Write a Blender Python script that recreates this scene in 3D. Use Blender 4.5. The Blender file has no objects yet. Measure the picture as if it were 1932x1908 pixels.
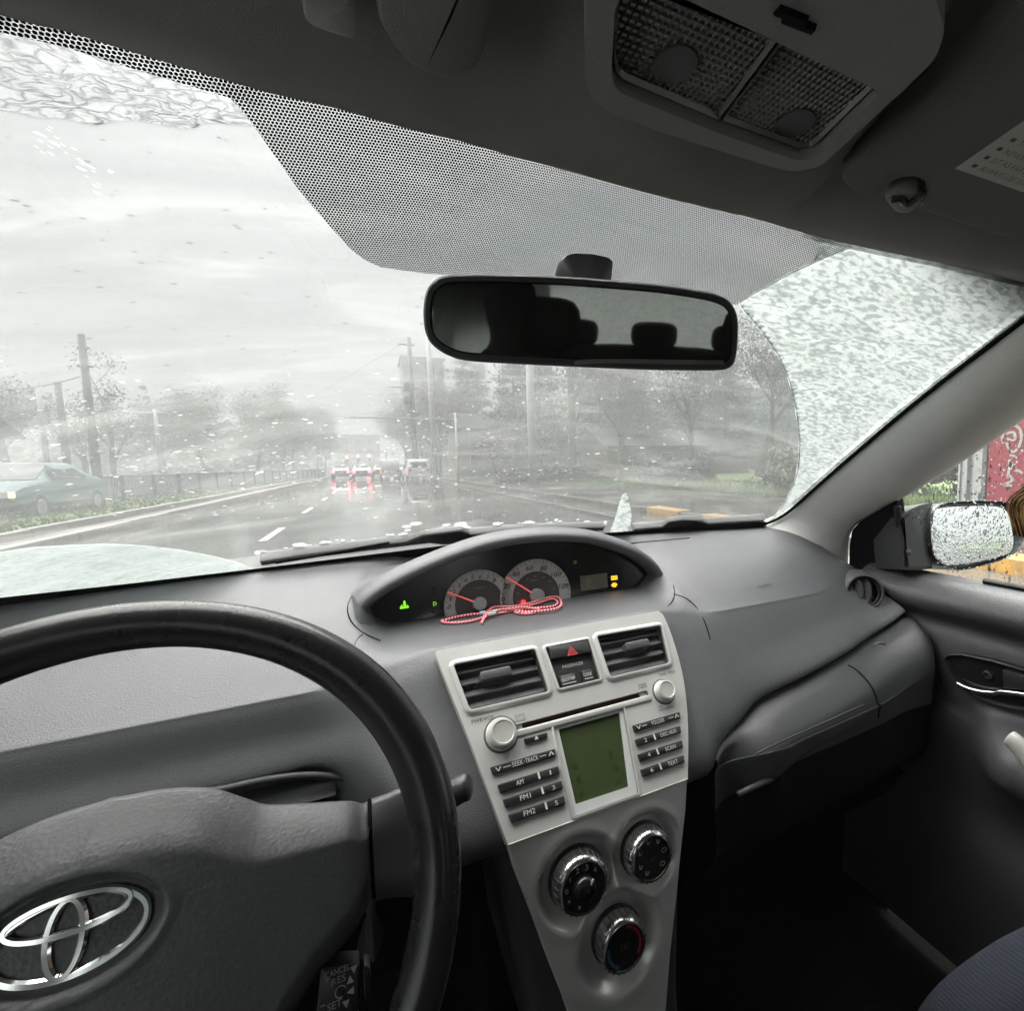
import bpy, bmesh, math, random
import numpy as np
from mathutils import Vector, Matrix, noise
from mathutils.geometry import tessellate_polygon

# ------------------------------------------------------------------ camera, sky, light, exposure
# car frame: x right, y forward, z up, origin at the phone's height; x = 0 is the car's middle; ground at GZ
GZ = -1.13
FPX, PPX, PPY = 900.0, 1132.0, 954.0          # focal length and principal point on a 1932-px-wide picture
CAMX = -0.215
def _rot():
    fw = np.array([(700-PPX)/FPX, (882-PPY)/FPX, 1.0]); fw /= np.linalg.norm(fw)
    rt = np.array([(3047-PPX)/FPX, (834-PPY)/FPX, 1.0]); rt -= fw*(rt@fw); rt /= np.linalg.norm(rt)
    return np.array([rt, fw, -np.cross(fw, rt)])
RC = _rot()
CAM = np.array([CAMX, 0.0, 0.0])
scene = bpy.context.scene
cd = bpy.data.cameras.new('camera'); cam = bpy.data.objects.new('camera', cd); scene.collection.objects.link(cam)
cd.sensor_width = 36; cd.lens = 36*FPX/1932; cd.shift_x = -(PPX-966)/1932
cd.clip_start = 0.01; cd.clip_end = 2000
cam.matrix_world = Matrix(((RC[0, 0], -RC[0, 1], -RC[0, 2], CAMX), (RC[1, 0], -RC[1, 1], -RC[1, 2], 0), (RC[2, 0], -RC[2, 1], -RC[2, 2], 0), (0, 0, 0, 1)))
scene.camera = cam

SUN_EL, SUN_ROT = math.radians(68), math.radians(-25)
world = bpy.data.worlds.new('World'); scene.world = world; world.use_nodes = True
wt = world.node_tree; wt.nodes.clear()
sky = wt.nodes.new('ShaderNodeTexSky'); sky.sky_type = 'NISHITA'; sky.sun_disc = False
sky.sun_elevation = SUN_EL; sky.sun_rotation = SUN_ROT; sky.air_density = 1.0; sky.dust_density = 4.0
hs = wt.nodes.new('ShaderNodeHueSaturation'); hs.inputs['Saturation'].default_value = 0.10; hs.inputs['Value'].default_value = 0.12
wt.links.new(sky.outputs[0], hs.inputs['Color'])
# overcast cloud deck: even grey, brighter towards the zenith (CIE overcast sky)
tc = wt.nodes.new('ShaderNodeTexCoord'); sx = wt.nodes.new('ShaderNodeSeparateXYZ'); wt.links.new(tc.outputs['Generated'], sx.inputs[0])
mr = wt.nodes.new('ShaderNodeMapRange'); mr.inputs['From Min'].default_value = 0; mr.inputs['From Max'].default_value = 1
mr.inputs['To Min'].default_value = 0.44; mr.inputs['To Max'].default_value = 1.34
wt.links.new(sx.outputs['Z'], mr.inputs['Value'])
cc = wt.nodes.new('ShaderNodeCombineColor')
for k, m in (('Red', 0.985), ('Green', 1.0), ('Blue', 1.0)):
    q = wt.nodes.new('ShaderNodeMath'); q.operation = 'MULTIPLY'; q.inputs[1].default_value = m
    wt.links.new(mr.outputs[0], q.inputs[0]); wt.links.new(q.outputs[0], cc.inputs[k])
mx = wt.nodes.new('ShaderNodeMix'); mx.data_type = 'RGBA'; mx.inputs['Factor'].default_value = 0.85
wt.links.new(hs.outputs[0], mx.inputs['A']); wt.links.new(cc.outputs[0], mx.inputs['B'])
bg = wt.nodes.new('ShaderNodeBackground'); bg.inputs['Strength'].default_value = 0.10
wt.links.new(mx.outputs['Result'], bg.inputs['Color'])
wo = wt.nodes.new('ShaderNodeOutputWorld'); wt.links.new(bg.outputs[0], wo.inputs['Surface'])
sl = bpy.data.lights.new('sun', 'SUN'); sl.energy = 1.5; sl.angle = math.radians(84); sl.color = (1, 0.97, 0.93)
so = bpy.data.objects.new('sun', sl); scene.collection.objects.link(so)
so.rotation_euler = (math.pi/2-SUN_EL, 0, math.pi-SUN_ROT)
scene.view_settings.view_transform = 'Standard'; scene.view_settings.look = 'None'
scene.view_settings.exposure = 4.47; scene.view_settings.gamma = 1.0; scene.view_settings.use_curve_mapping = False
scene.render.engine = 'CYCLES'
cy = scene.cycles
cy.max_bounces = 10; cy.diffuse_bounces = 6; cy.glossy_bounces = 4; cy.transmission_bounces = 6; cy.transparent_max_bounces = 24; cy.volume_bounces = 1
cy.use_denoising = True; cy.sample_clamp_indirect = 6.0; cy.caustics_reflective = False; cy.caustics_refractive = False
cy.use_adaptive_sampling = True; cy.adaptive_threshold = 0.01
COL = scene.collection
rng = random.Random(7)

# ------------------------------------------------------------------ where a line of sight meets a real surface
def ray(u, v):
    return RC @ np.array([(u-PPX)/FPX, (v-PPY)/FPX, 1.0])
def project(p):
    c = RC.T @ (np.asarray(p, float)-CAM)
    return np.array([PPX+FPX*c[0]/c[2], PPY+FPX*c[1]/c[2]])
def on_x(u, v, X): r = ray(u, v); return CAM+r*((X-CAMX)/r[0])
def on_y(u, v, Y): r = ray(u, v); return CAM+r*(Y/r[1])
def on_z(u, v, Z): r = ray(u, v); return CAM+r*(Z/r[2])
class Frame:
    def __init__(s, o, ex, ey, n=None):
        s.o = np.array(o, float); s.ex = np.array(ex, float)/np.linalg.norm(ex); ey = np.array(ey, float)
        ey = ey-s.ex*(ey@s.ex); s.ey = ey/np.linalg.norm(ey); s.n = np.cross(s.ex, s.ey)
    def p(s, a, b, h=0.0): return s.o+s.ex*a+s.ey*b+s.n*h
    def hit(s, u, v, h=0.0):
        r = ray(u, v); o = s.o+s.n*h-CAM; q = r*((o@s.n)/(r@s.n))+CAM-s.o
        return float(q@s.ex), float(q@s.ey)
    def sub(s, a, b, h=0.0, ang=0.0):
        c, d = math.cos(ang), math.sin(ang)
        return Frame(s.p(a, b, h), s.ex*c+s.ey*d, s.ey*c-s.ex*d)

# ------------------------------------------------------------------ objects
ORG = {}
def tag(o, label=None, cat=None, group=None, kind=None):
    for k, v in (('label', label), ('category', cat), ('group', group), ('kind', kind)):
        if v: o[k] = v
    return o
def thing(name, label, cat, loc=(0, 0, 0), group=None):
    o = bpy.data.objects.new(name, None); COL.objects.link(o); o.location = loc; o.empty_display_size = 0.05
    ORG[o.name] = np.array(loc, float)
    return tag(o, label, cat, group)
def mk(name, V, F, mat, parent=None, smooth=35, label=None):
    org = ORG[parent.name] if parent is not None else np.zeros(3)
    me = bpy.data.meshes.new(name)
    A = np.asarray(V, float).reshape(-1, 3)-org
    me.from_pydata(A.tolist(), [], [tuple(f) for f in F]); me.update()
    if smooth:
        me.shade_smooth()
        if smooth < 180: me.set_sharp_from_angle(angle=math.radians(smooth))
    if mat: me.materials.append(mat)
    o = bpy.data.objects.new(name, me); COL.objects.link(o)
    if parent is not None: o.parent = parent
    ORG[o.name] = org
    if label: o['label'] = label
    return o
def bevel(o, w=0.0008, seg=2, ang=40):
    m = o.modifiers.new('bevel', 'BEVEL'); m.width = w; m.segments = seg; m.limit_method = 'ANGLE'; m.angle_limit = math.radians(ang); m.harden_normals = False
    return o
def kids(o): return [c for c in bpy.data.objects if c.parent == o]
def copy_tree(o, parent=None, loc=None, rot=None, scale=None, label=None, cmap=None):
    c = o.copy(); COL.objects.link(c)
    if parent is not None: c.parent = parent
    if loc is not None: c.location = loc
    if rot is not None: c.rotation_euler = rot
    if scale is not None: c.scale = scale
    if label: c['label'] = label
    for ch in (cmap or CH)(o): copy_tree(ch, c)
    return c
def CH(o): return list(o.children)

class MB:                                            # collects shapes for ONE mesh
    def __init__(s): s.V = []; s.F = []
    def add(s, V, F):
        k = len(s.V); s.V += [tuple(map(float, v)) for v in V]; s.F += [tuple(i+k for i in f) for f in F]; return s
    def mk(s, name, mat, parent=None, smooth=35, label=None): return mk(name, s.V, s.F, mat, parent, smooth, label)
def loft(rows, close_u=False, close_v=False, cap=False):
    n, m = len(rows), len(rows[0]); V = [tuple(p) for r in rows for p in r]; F = []
    for i in range(n if close_v else n-1):
        for j in range(m if close_u else m-1):
            a, b = i*m+j, i*m+(j+1) % m; c, d = ((i+1) % n)*m+(j+1) % m, ((i+1) % n)*m+j
            F.append((a, b, c, d))
    if cap and close_u: F.append(tuple(range(m))[::-1]); F.append(tuple((n-1)*m+j for j in range(m)))
    return V, F
def cr(pts, n, closed=False):                        # Catmull-Rom through points
    P = np.array(pts, float); N = len(P); out = []
    S = N if closed else N-1
    for i in range(S):
        if closed: p0, p1, p2, p3 = P[(i-1) % N], P[i], P[(i+1) % N], P[(i+2) % N]
        else:
            p1, p2 = P[i], P[i+1]; p0 = P[i-1] if i else 2*p1-p2; p3 = P[i+2] if i+2 < N else 2*p2-p1
        for k in range(n):
            t = k/n
            out.append(0.5*((2*p1)+(-p0+p2)*t+(2*p0-5*p1+4*p2-p3)*t*t+(-p0+3*p1-3*p2+p3)*t**3))
    if not closed: out.append(P[-1])
    return np.array(out)
def tube(path, r, seg=8, closed=False, cap=True):
    P = np.array(path, float); n = len(P); R = np.broadcast_to(np.asarray(r, float), (n,))
    T = (np.roll(P, -1, 0)-np.roll(P, 1, 0)) if closed else np.gradient(P, axis=0)
    T /= np.linalg.norm(T, axis=1)[:, None]+1e-12
    up = np.array([0, 0, 1.0]) if abs(T[0][2]) < 0.9 else np.array([1.0, 0, 0])
    N0 = np.cross(T[0], up); N0 /= np.linalg.norm(N0); rows = []
    for i in range(n):
        N0 = N0-T[i]*(N0@T[i]); N0 /= np.linalg.norm(N0)+1e-12; B = np.cross(T[i], N0)
        rows.append([P[i]+R[i]*(math.cos(2*math.pi*k/seg)*N0+math.sin(2*math.pi*k/seg)*B) for k in range(seg)])
    return loft(rows, close_u=True, close_v=closed, cap=cap and not closed)
def box(c, s, fr=None, rot=None):                    # centre and full sizes along a frame's axes
    ex, ey, ez = (np.eye(3) if fr is None else (fr.ex, fr.ey, fr.n))
    if rot is not None:
        ca, sa = math.cos(rot), math.sin(rot); ey, ez = ey*ca+ez*sa, ez*ca-ey*sa
    c = np.array(c, float); V = []
    for k in (-1, 1):
        for j in (-1, 1):
            for i in (-1, 1): V.append(c+ex*i*s[0]/2+ey*j*s[1]/2+ez*k*s[2]/2)
    return V, [(0, 2, 3, 1), (4, 5, 7, 6), (0, 1, 5, 4), (2, 6, 7, 3), (0, 4, 6, 2), (1, 3, 7, 5)]
def ccw(p):
    p = [tuple(q) for q in p]; a = sum(p[i][0]*p[(i+1) % len(p)][1]-p[(i+1) % len(p)][0]*p[i][1] for i in range(len(p)))
    return p if a > 0 else p[::-1]
def rpoly(pts, r, n=5):                              # polygon with rounded corners
    pts = [np.array(p, float) for p in ccw(pts)]; out = []; N = len(pts); rr = r if hasattr(r, '__len__') else [r]*N
    for i in range(N):
        a, b, c = pts[i-1], pts[i], pts[(i+1) % N]; d1, d2 = a-b, c-b
        q = min(rr[i], 0.49*np.linalg.norm(d1), 0.49*np.linalg.norm(d2))
        s, e = b+d1/np.linalg.norm(d1)*q, b+d2/np.linalg.norm(d2)*q
        for k in range(n+1):
            t = k/n; out.append((1-t)**2*s+2*t*(1-t)*b+t*t*e)
    return [tuple(p) for p in out]
def inset(poly, d):
    P = np.array(poly, float); N = len(P); out = []
    for i in range(N):
        e1 = P[i]-P[i-1]; e2 = P[(i+1) % N]-P[i]
        n1 = np.array([-e1[1], e1[0]])/(np.linalg.norm(e1)+1e-12); n2 = np.array([-e2[1], e2[0]])/(np.linalg.norm(e2)+1e-12)
        m = n1+n2; m /= max(np.linalg.norm(m), 1e-9); out.append(P[i]+m*d/max(0.5, m@n1))
    return [tuple(p) for p in out]
def prism(fr, poly, h0, h1, bev=0.0):
    poly = ccw(poly); n = len(poly); rows = [[fr.p(a, b, h0) for a, b in poly]]
    if bev > 0:
        rows.append([fr.p(a, b, h1-bev) for a, b in poly])
        rows.append([fr.p(a, b, h1-bev*0.3) for a, b in inset(poly, bev*0.3)])
        rows.append([fr.p(a, b, h1) for a, b in inset(poly, bev)])
    else: rows.append([fr.p(a, b, h1) for a, b in poly])
    return loft(rows, close_u=True, cap=True)
def plate(fr, outer, holes, h, hb, hole_b=None):     # a sheet with real openings
    outer = ccw(outer); holes = [ccw(q)[::-1] for q in holes]; loops = [outer]+holes
    flat = [p for l in loops for p in l]
    tri = tessellate_polygon([[Vector((a, b, 0)) for a, b in l] for l in loops])
    V = [fr.p(a, b, h) for a, b in flat]; F = []
    for t in tri:
        a, b, c = (np.array(flat[i]) for i in t)
        F.append(tuple(t) if np.cross(b-a, c-a) > 0 else tuple(t[::-1]))
    k = 0
    for li, l in enumerate(loops):
        n = len(l); o = len(V); d = hb if li == 0 or hole_b is None else hole_b
        V += [fr.p(a, b, d) for a, b in l]
        for i in range(n): F.append((k+i, o+i, o+(i+1) % n, k+(i+1) % n))
        k += n
    return V, F
def lathe(fr, prof, seg=32, a0=0, a1=2*math.pi, cap=True):
    full = abs(a1-a0-2*math.pi) < 1e-6; m = seg if full else seg+1; rows = []
    for r, h in prof: rows.append([fr.p(r*math.cos(a0+(a1-a0)*k/seg), r*math.sin(a0+(a1-a0)*k/seg), h) for k in range(m)])
    V, F = loft(rows, close_u=full)
    if cap and full: F.append(tuple((len(rows)-1)*m+k for k in range(m)))
    return V, F
def ring2(cx, cy, r, n=24, ry=None, a0=0.0): return [(cx+r*math.cos(a0+2*math.pi*k/n), cy+(ry or r)*math.sin(a0+2*math.pi*k/n)) for k in range(n)]
_tc = {}
def text(s, fr, cx, cy, w, h, mat, parent, off=0.0004, shear=0.0, name='lettering', depth=0.0):   # lettering fitted to w x h, centred
    if s not in _tc:
        c = bpy.data.curves.new('txt', 'FONT'); c.body = s; c.resolution_u = 3; t = bpy.data.objects.new('txt', c)
        m = bpy.data.meshes.new_from_object(t); _tc[s] = (np.array([v.co[:2] for v in m.vertices]), [tuple(p.vertices) for p in m.polygons])
        bpy.data.objects.remove(t); bpy.data.meshes.remove(m); bpy.data.curves.remove(c)
    A, F = _tc[s]
    if len(A) == 0: return None
    lo, hi = A.min(0), A.max(0); B = (A-(lo+hi)/2)/np.maximum(hi-lo, 1e-6)
    V = [fr.p(cx+(b[0]*w+shear*b[1]*h), cy+b[1]*h, off) for b in B]
    return mk(name, V, F, mat, parent, smooth=0)

# ------------------------------------------------------------------ materials
def newmat(name):
    m = bpy.data.materials.new(name); m.use_nodes = True; nt = m.node_tree; b = nt.nodes['Principled BSDF']
    return m, nt, b
def N(nt, typ, **kw):
    n = nt.nodes.new(typ)
    for k, v in kw.items():
        if k in n.inputs: n.inputs[k].default_value = v
        else: setattr(n, k, v)
    return n
def math_n(nt, op, a, b=None, c=None, clamp=False):
    n = nt.nodes.new('ShaderNodeMath'); n.operation = op; n.use_clamp = clamp
    for i, x in enumerate((a, b, c)):
        if x is None: continue
        if hasattr(x, 'links') or hasattr(x, 'is_linked'): nt.links.new(x, n.inputs[i])
        else: n.inputs[i].default_value = x
    return n.outputs[0]
def ramp(nt, src, stops):
    r = nt.nodes.new('ShaderNodeValToRGB'); e = r.color_ramp.elements
    while len(e) < len(stops): e.new(0.5)
    for q, (p, c) in zip(e, stops): q.position = p; q.color = (c, c, c, 1) if not hasattr(c, '__len__') else (*c, 1)
    nt.links.new(src, r.inputs[0]); return r.outputs[0]
def plastic(name, col, rough=0.5, grain=0.0, scale=900.0, spec=0.5, var=0.06, metal=0.0, coat=0.0):
    m, nt, b = newmat(name)
    b.inputs['Roughness'].default_value = rough; b.inputs['Specular IOR Level'].default_value = spec; b.inputs['Metallic'].default_value = metal
    b.inputs['Coat Weight'].default_value = coat
    co = N(nt, 'ShaderNodeTexCoord')
    n1 = N(nt, 'ShaderNodeTexNoise', Scale=14.0, Detail=6.0, Roughness=0.65); nt.links.new(co.outputs['Object'], n1.inputs['Vector'])
    c1 = tuple(c*(1-var) for c in col); c2 = tuple(c*(1+var) for c in col); base = ramp(nt, n1.outputs[0], [(0.3, c1), (0.7, c2)])
    if grain > 0:                                    # fine moulded grain: tiny light and dark flecks of the plastic itself
        nf = N(nt, 'ShaderNodeTexNoise', Scale=scale*1.7, Detail=2.0); nt.links.new(co.outputs['Object'], nf.inputs['Vector'])
        mm = N(nt, 'ShaderNodeMix', data_type='RGBA', blend_type='MULTIPLY'); mm.inputs['Factor'].default_value = 1.0; nt.links.new(base, mm.inputs['A']); nt.links.new(ramp(nt, nf.outputs[0], [(0.30, 0.84), (0.70, 1.14)]), mm.inputs['B']); base = mm.outputs['Result']
    nt.links.new(base, b.inputs['Base Color'])
    r2 = ramp(nt, n1.outputs[0], [(0.3, max(0, rough-0.05)), (0.75, min(1, rough+0.07))]); nt.links.new(r2, b.inputs['Roughness'])
    if grain > 0:
        v = N(nt, 'ShaderNodeTexVoronoi', Scale=scale); nt.links.new(co.outputs['Object'], v.inputs['Vector'])
        bp = N(nt, 'ShaderNodeBump', Strength=grain, Distance=0.0008); nt.links.new(v.outputs['Distance'], bp.inputs['Height']); nt.links.new(bp.outputs[0], b.inputs['Normal'])
    return m
def emit(name, col, s):
    m, nt, b = newmat(name); b.inputs['Base Color'].default_value = (*[c*0.3 for c in col], 1)
    b.inputs['Emission Color'].default_value = (*col, 1); b.inputs['Emission Strength'].default_value = s; return m
def flat(name, col, rough=0.6, spec=0.3): 
    m, nt, b = newmat(name); b.inputs['Base Color'].default_value = (*col, 1); b.inputs['Roughness'].default_value = rough; b.inputs['Specular IOR Level'].default_value = spec; return m

M = {}
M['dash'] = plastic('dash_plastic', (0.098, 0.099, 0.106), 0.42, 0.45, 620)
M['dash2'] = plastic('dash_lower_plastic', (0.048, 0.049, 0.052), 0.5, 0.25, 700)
M['black'] = plastic('black_plastic', (0.018, 0.018, 0.019), 0.45)
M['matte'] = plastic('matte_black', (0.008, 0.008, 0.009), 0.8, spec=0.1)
M['gloss'] = plastic('gloss_black', (0.012, 0.012, 0.013), 0.18)
M['wheel'] = plastic('wheel_polyurethane', (0.022, 0.022, 0.023), 0.28)
M['hub'] = plastic('hub_leathergrain', (0.085, 0.085, 0.092), 0.42, 0.22, 420)
M['silver'] = plastic('silver_paint', (0.57, 0.565, 0.553), 0.38, 0.02, 2600, spec=0.5, var=0.03, metal=0.25)
M['silver2'] = plastic('silver_knob', (0.66, 0.65, 0.62), 0.36, 0, var=0.03, metal=0.5)
M['chrome'] = flat('chrome', (0.85, 0.85, 0.86), 0.08); M['chrome'].node_tree.nodes['Principled BSDF'].inputs['Metallic'].default_value = 1
M['grip'] = flat('knob_grip_satin_chrome', (0.62, 0.62, 0.62), 0.22); M['grip'].node_tree.nodes['Principled BSDF'].inputs['Metallic'].default_value = 1
M['white'] = flat('white_print', (0.62, 0.62, 0.60), 0.6)
M['print'] = flat('dark_print', (0.10, 0.10, 0.10), 0.6)
M['btn'] = plastic('button_black', (0.022, 0.022, 0.023), 0.4)
M['vent'] = plastic('vent_grey', (0.075, 0.077, 0.08), 0.5)
M['liner'] = plastic('headliner_cloth', (0.22, 0.215, 0.203), 0.95, 0.5, 1400, spec=0.1)
M['visor'] = plastic('visor_vinyl', (0.17, 0.167, 0.158), 0.85, 0.4, 1100, spec=0.15)
M['pillar'] = plastic('pillar_plastic', (0.78, 0.77, 0.745), 0.52, 0.2, 900)
M['console'] = plastic('console_plastic', (0.23, 0.226, 0.215), 0.6, 0.2, 900)
M['door'] = plastic('door_vinyl', (0.058, 0.059, 0.062), 0.48, 0.3, 500)
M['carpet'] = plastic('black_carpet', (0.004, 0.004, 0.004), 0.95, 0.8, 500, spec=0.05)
M['seat'] = plastic('seat_cloth', (0.18, 0.18, 0.183), 0.9, 0.5, 700, spec=0.1)
M['rubber'] = plastic('black_rubber', (0.014, 0.014, 0.015), 0.6)
M['spoke'] = plastic('spoke_plastic', (0.060, 0.060, 0.063), 0.36)
M['red'] = flat('red_print', (0.55, 0.03, 0.04), 0.5)
# ------------------------------------------------------------------ windscreen
def WS(u, w, off=0.0):
    def s(u, w):
        B = np.array([0.63*u, 0.93-0.098*u*u, -0.157]); T = np.array([0.505*u, 0.42-0.13*u*u, 0.258-0.066*u*u])
        p = B+(T-B)*w; b = 0.016*4*w*(1-w); return p+np.array([0, 0.6*b, 0.8*b])
    p = s(u, w)
    if off:
        a = s(u+1e-3, w)-p; b = s(u, w+1e-3)-p; n = np.cross(a, b); n /= np.linalg.norm(n); p = p+n*off*(-1 if n[1] < 0 else 1)
    return p
def ws_uv(px, py):
    q = np.array([0.0, 0.5]); t = np.array([px, py], float)
    for _ in range(40):
        f = project(WS(*q))-t
        if abs(f).max() < 0.01: break
        J = np.stack([(project(WS(q[0]+1e-4, q[1]))-t-f)/1e-4, (project(WS(q[0], q[1]+1e-4))-t-f)/1e-4], 1)
        d = np.linalg.solve(J, f); q = q-np.clip(d, -0.4, 0.4)
    return q
def ws(px, py, off=0.0): return WS(*ws_uv(px, py), off)
def ws_sheet(u0, u1, w0, w1, nu, nw, off=0.0):
    return loft([[WS(u0+(u1-u0)*i/nu, w0+(w1-w0)*j/nw, off) for i in range(nu+1)] for j in range(nw+1)])
def uvlayer(o, f):                                   # flat coordinates in metres, for prints that lie in the sheet
    me = o.data; l = me.uv_layers.new(name='sheet')
    for lp in me.loops: l.data[lp.index].uv = f(lp.vertex_index)

def glass_mat(name, tint=(0.93, 0.96, 0.95)):
    m, nt, b = newmat(name); nt.nodes.remove(b); out = nt.nodes['Material Output']
    t = N(nt, 'ShaderNodeBsdfTransparent', Color=(*tint, 1)); g = N(nt, 'ShaderNodeBsdfGlossy', Roughness=0.03)
    lw = N(nt, 'ShaderNodeFresnel', IOR=1.42); mxs = N(nt, 'ShaderNodeMixShader')
    nt.links.new(math_n(nt, 'MULTIPLY', lw.outputs[0], 0.8), mxs.inputs[0]); nt.links.new(t.outputs[0], mxs.inputs[1]); nt.links.new(g.outputs[0], mxs.inputs[2]); nt.links.new(mxs.outputs[0], out.inputs[0])
    return m
M['glass'] = glass_mat('window_glass'); M['wglass'] = glass_mat('dimming_windscreen_glass', (0.45, 0.461, 0.458))  # deep windscreen tint added to dim the street against the cabin light

def film_mat():                                      # smeared water film on the wiped glass: thin, milky, streaked along the wiper's sweep
    m, nt, b = newmat('water_film'); nt.nodes.remove(b); out = nt.nodes['Material Output']
    uv = N(nt, 'ShaderNodeUVMap'); mp = N(nt, 'ShaderNodeMapping'); mp.inputs['Scale'].default_value = (3.0, 26.0, 1); mp.inputs['Rotation'].default_value = (0, 0, 0.12)
    nt.links.new(uv.outputs[0], mp.inputs[0])
    n1 = N(nt, 'ShaderNodeTexNoise', Scale=1.6, Detail=7.0, Roughness=0.62, Distortion=0.8); nt.links.new(mp.outputs[0], n1.inputs['Vector'])
    n2 = N(nt, 'ShaderNodeTexNoise', Scale=4.2, Detail=3.0); nt.links.new(uv.outputs[0], n2.inputs['Vector'])
    n3 = N(nt, 'ShaderNodeTexNoise', Scale=260.0, Detail=2.0); nt.links.new(uv.outputs[0], n3.inputs['Vector'])
    sep = N(nt, 'ShaderNodeSeparateXYZ'); nt.links.new(uv.outputs[0], sep.inputs[0])
    side = N(nt, 'ShaderNodeMapRange'); side.inputs['From Min'].default_value = -0.05; side.inputs['From Max'].default_value = 0.30
    side.inputs['To Min'].default_value = 0.0; side.inputs['To Max'].default_value = 0.06; nt.links.new(sep.outputs[0], side.inputs[0])
    a = math_n(nt, 'MULTIPLY', ramp(nt, n1.outputs[0], [(0.42, 0.0), (0.66, 1.0)]), 0.11)
    c = math_n(nt, 'MULTIPLY', ramp(nt, n2.outputs[0], [(0.35, 0.0), (0.7, 1.0)]), 0.08)
    d = math_n(nt, 'MULTIPLY', ramp(nt, n3.outputs[0], [(0.5, 0.0), (0.8, 1.0)]), 0.05)
    sid2 = N(nt, 'ShaderNodeMapRange'); sid2.inputs['From Min'].default_value = -0.25; sid2.inputs['From Max'].default_value = -0.50; sid2.inputs['To Min'].default_value = 0.0; sid2.inputs['To Max'].default_value = 0.16; nt.links.new(sep.outputs[0], sid2.inputs[0]); a = math_n(nt, 'ADD', a, sid2.outputs[0])
    f = math_n(nt, 'ADD', math_n(nt, 'ADD', math_n(nt, 'ADD', a, c), math_n(nt, 'ADD', d, side.outputs[0])), 0.125, clamp=True)
    t = N(nt, 'ShaderNodeBsdfTransparent'); tr = N(nt, 'ShaderNodeBsdfTranslucent'); n5 = N(nt, 'ShaderNodeTexNoise', Scale=2.3, Detail=5.0, Roughness=0.6, Distortion=1.2); mp2 = N(nt, 'ShaderNodeMapping'); mp2.inputs['Scale'].default_value = (1.6, 7.0, 1); mp2.inputs['Rotation'].default_value = (0, 0, -0.10); nt.links.new(uv.outputs[0], mp2.inputs[0]); nt.links.new(mp2.outputs[0], n5.inputs['Vector'])
    nt.links.new(ramp(nt, n5.outputs[0], [(0.36, (0.15, 0.157, 0.156)), (0.52, (0.20, 0.208, 0.206)), (0.60, (0.29, 0.294, 0.29))]), tr.inputs['Color'])
    mxs = N(nt, 'ShaderNodeMixShader'); nt.links.new(f, mxs.inputs[0]); nt.links.new(t.outputs[0], mxs.inputs[1]); nt.links.new(tr.outputs[0], mxs.inputs[2]); nt.links.new(mxs.outputs[0], out.inputs[0])
    return m
M['film'] = film_mat()
def frit_mat():                                      # black ceramic dots printed in a staggered lattice
    m, nt, b = newmat('frit_dots'); nt.nodes.remove(b); out = nt.nodes['Material Output']
    uv = N(nt, 'ShaderNodeUVMap'); sep = N(nt, 'ShaderNodeSeparateXYZ'); nt.links.new(uv.outputs[0], sep.inputs[0])
    P = 0.00228; H = P*math.sqrt(3)
    def lat(ox, oy):
        x = math_n(nt, 'SUBTRACT', math_n(nt, 'FRACT', math_n(nt, 'ADD', math_n(nt, 'DIVIDE', sep.outputs[0], P), ox+100)), 0.5)
        y = math_n(nt, 'SUBTRACT', math_n(nt, 'FRACT', math_n(nt, 'ADD', math_n(nt, 'DIVIDE', sep.outputs[1], H), oy+100)), 0.5)
        x = math_n(nt, 'MULTIPLY', x, P); y = math_n(nt, 'MULTIPLY', y, H)
        return math_n(nt, 'SQRT', math_n(nt, 'ADD', math_n(nt, 'MULTIPLY', x, x), math_n(nt, 'MULTIPLY', y, y)))
    d = math_n(nt, 'MINIMUM', lat(0, 0), lat(0.5, 0.5)); on = math_n(nt, 'LESS_THAN', d, 0.00092)
    t = N(nt, 'ShaderNodeBsdfTransparent'); k = N(nt, 'ShaderNodeBsdfDiffuse', Color=(0.012, 0.012, 0.013, 1))
    mxs = N(nt, 'ShaderNodeMixShader'); nt.links.new(on, mxs.inputs[0]); nt.links.new(t.outputs[0], mxs.inputs[1]); nt.links.new(k.outputs[0], mxs.inputs[2]); nt.links.new(mxs.outputs[0], out.inputs[0])
    return m
M['frit'] = frit_mat()
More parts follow.
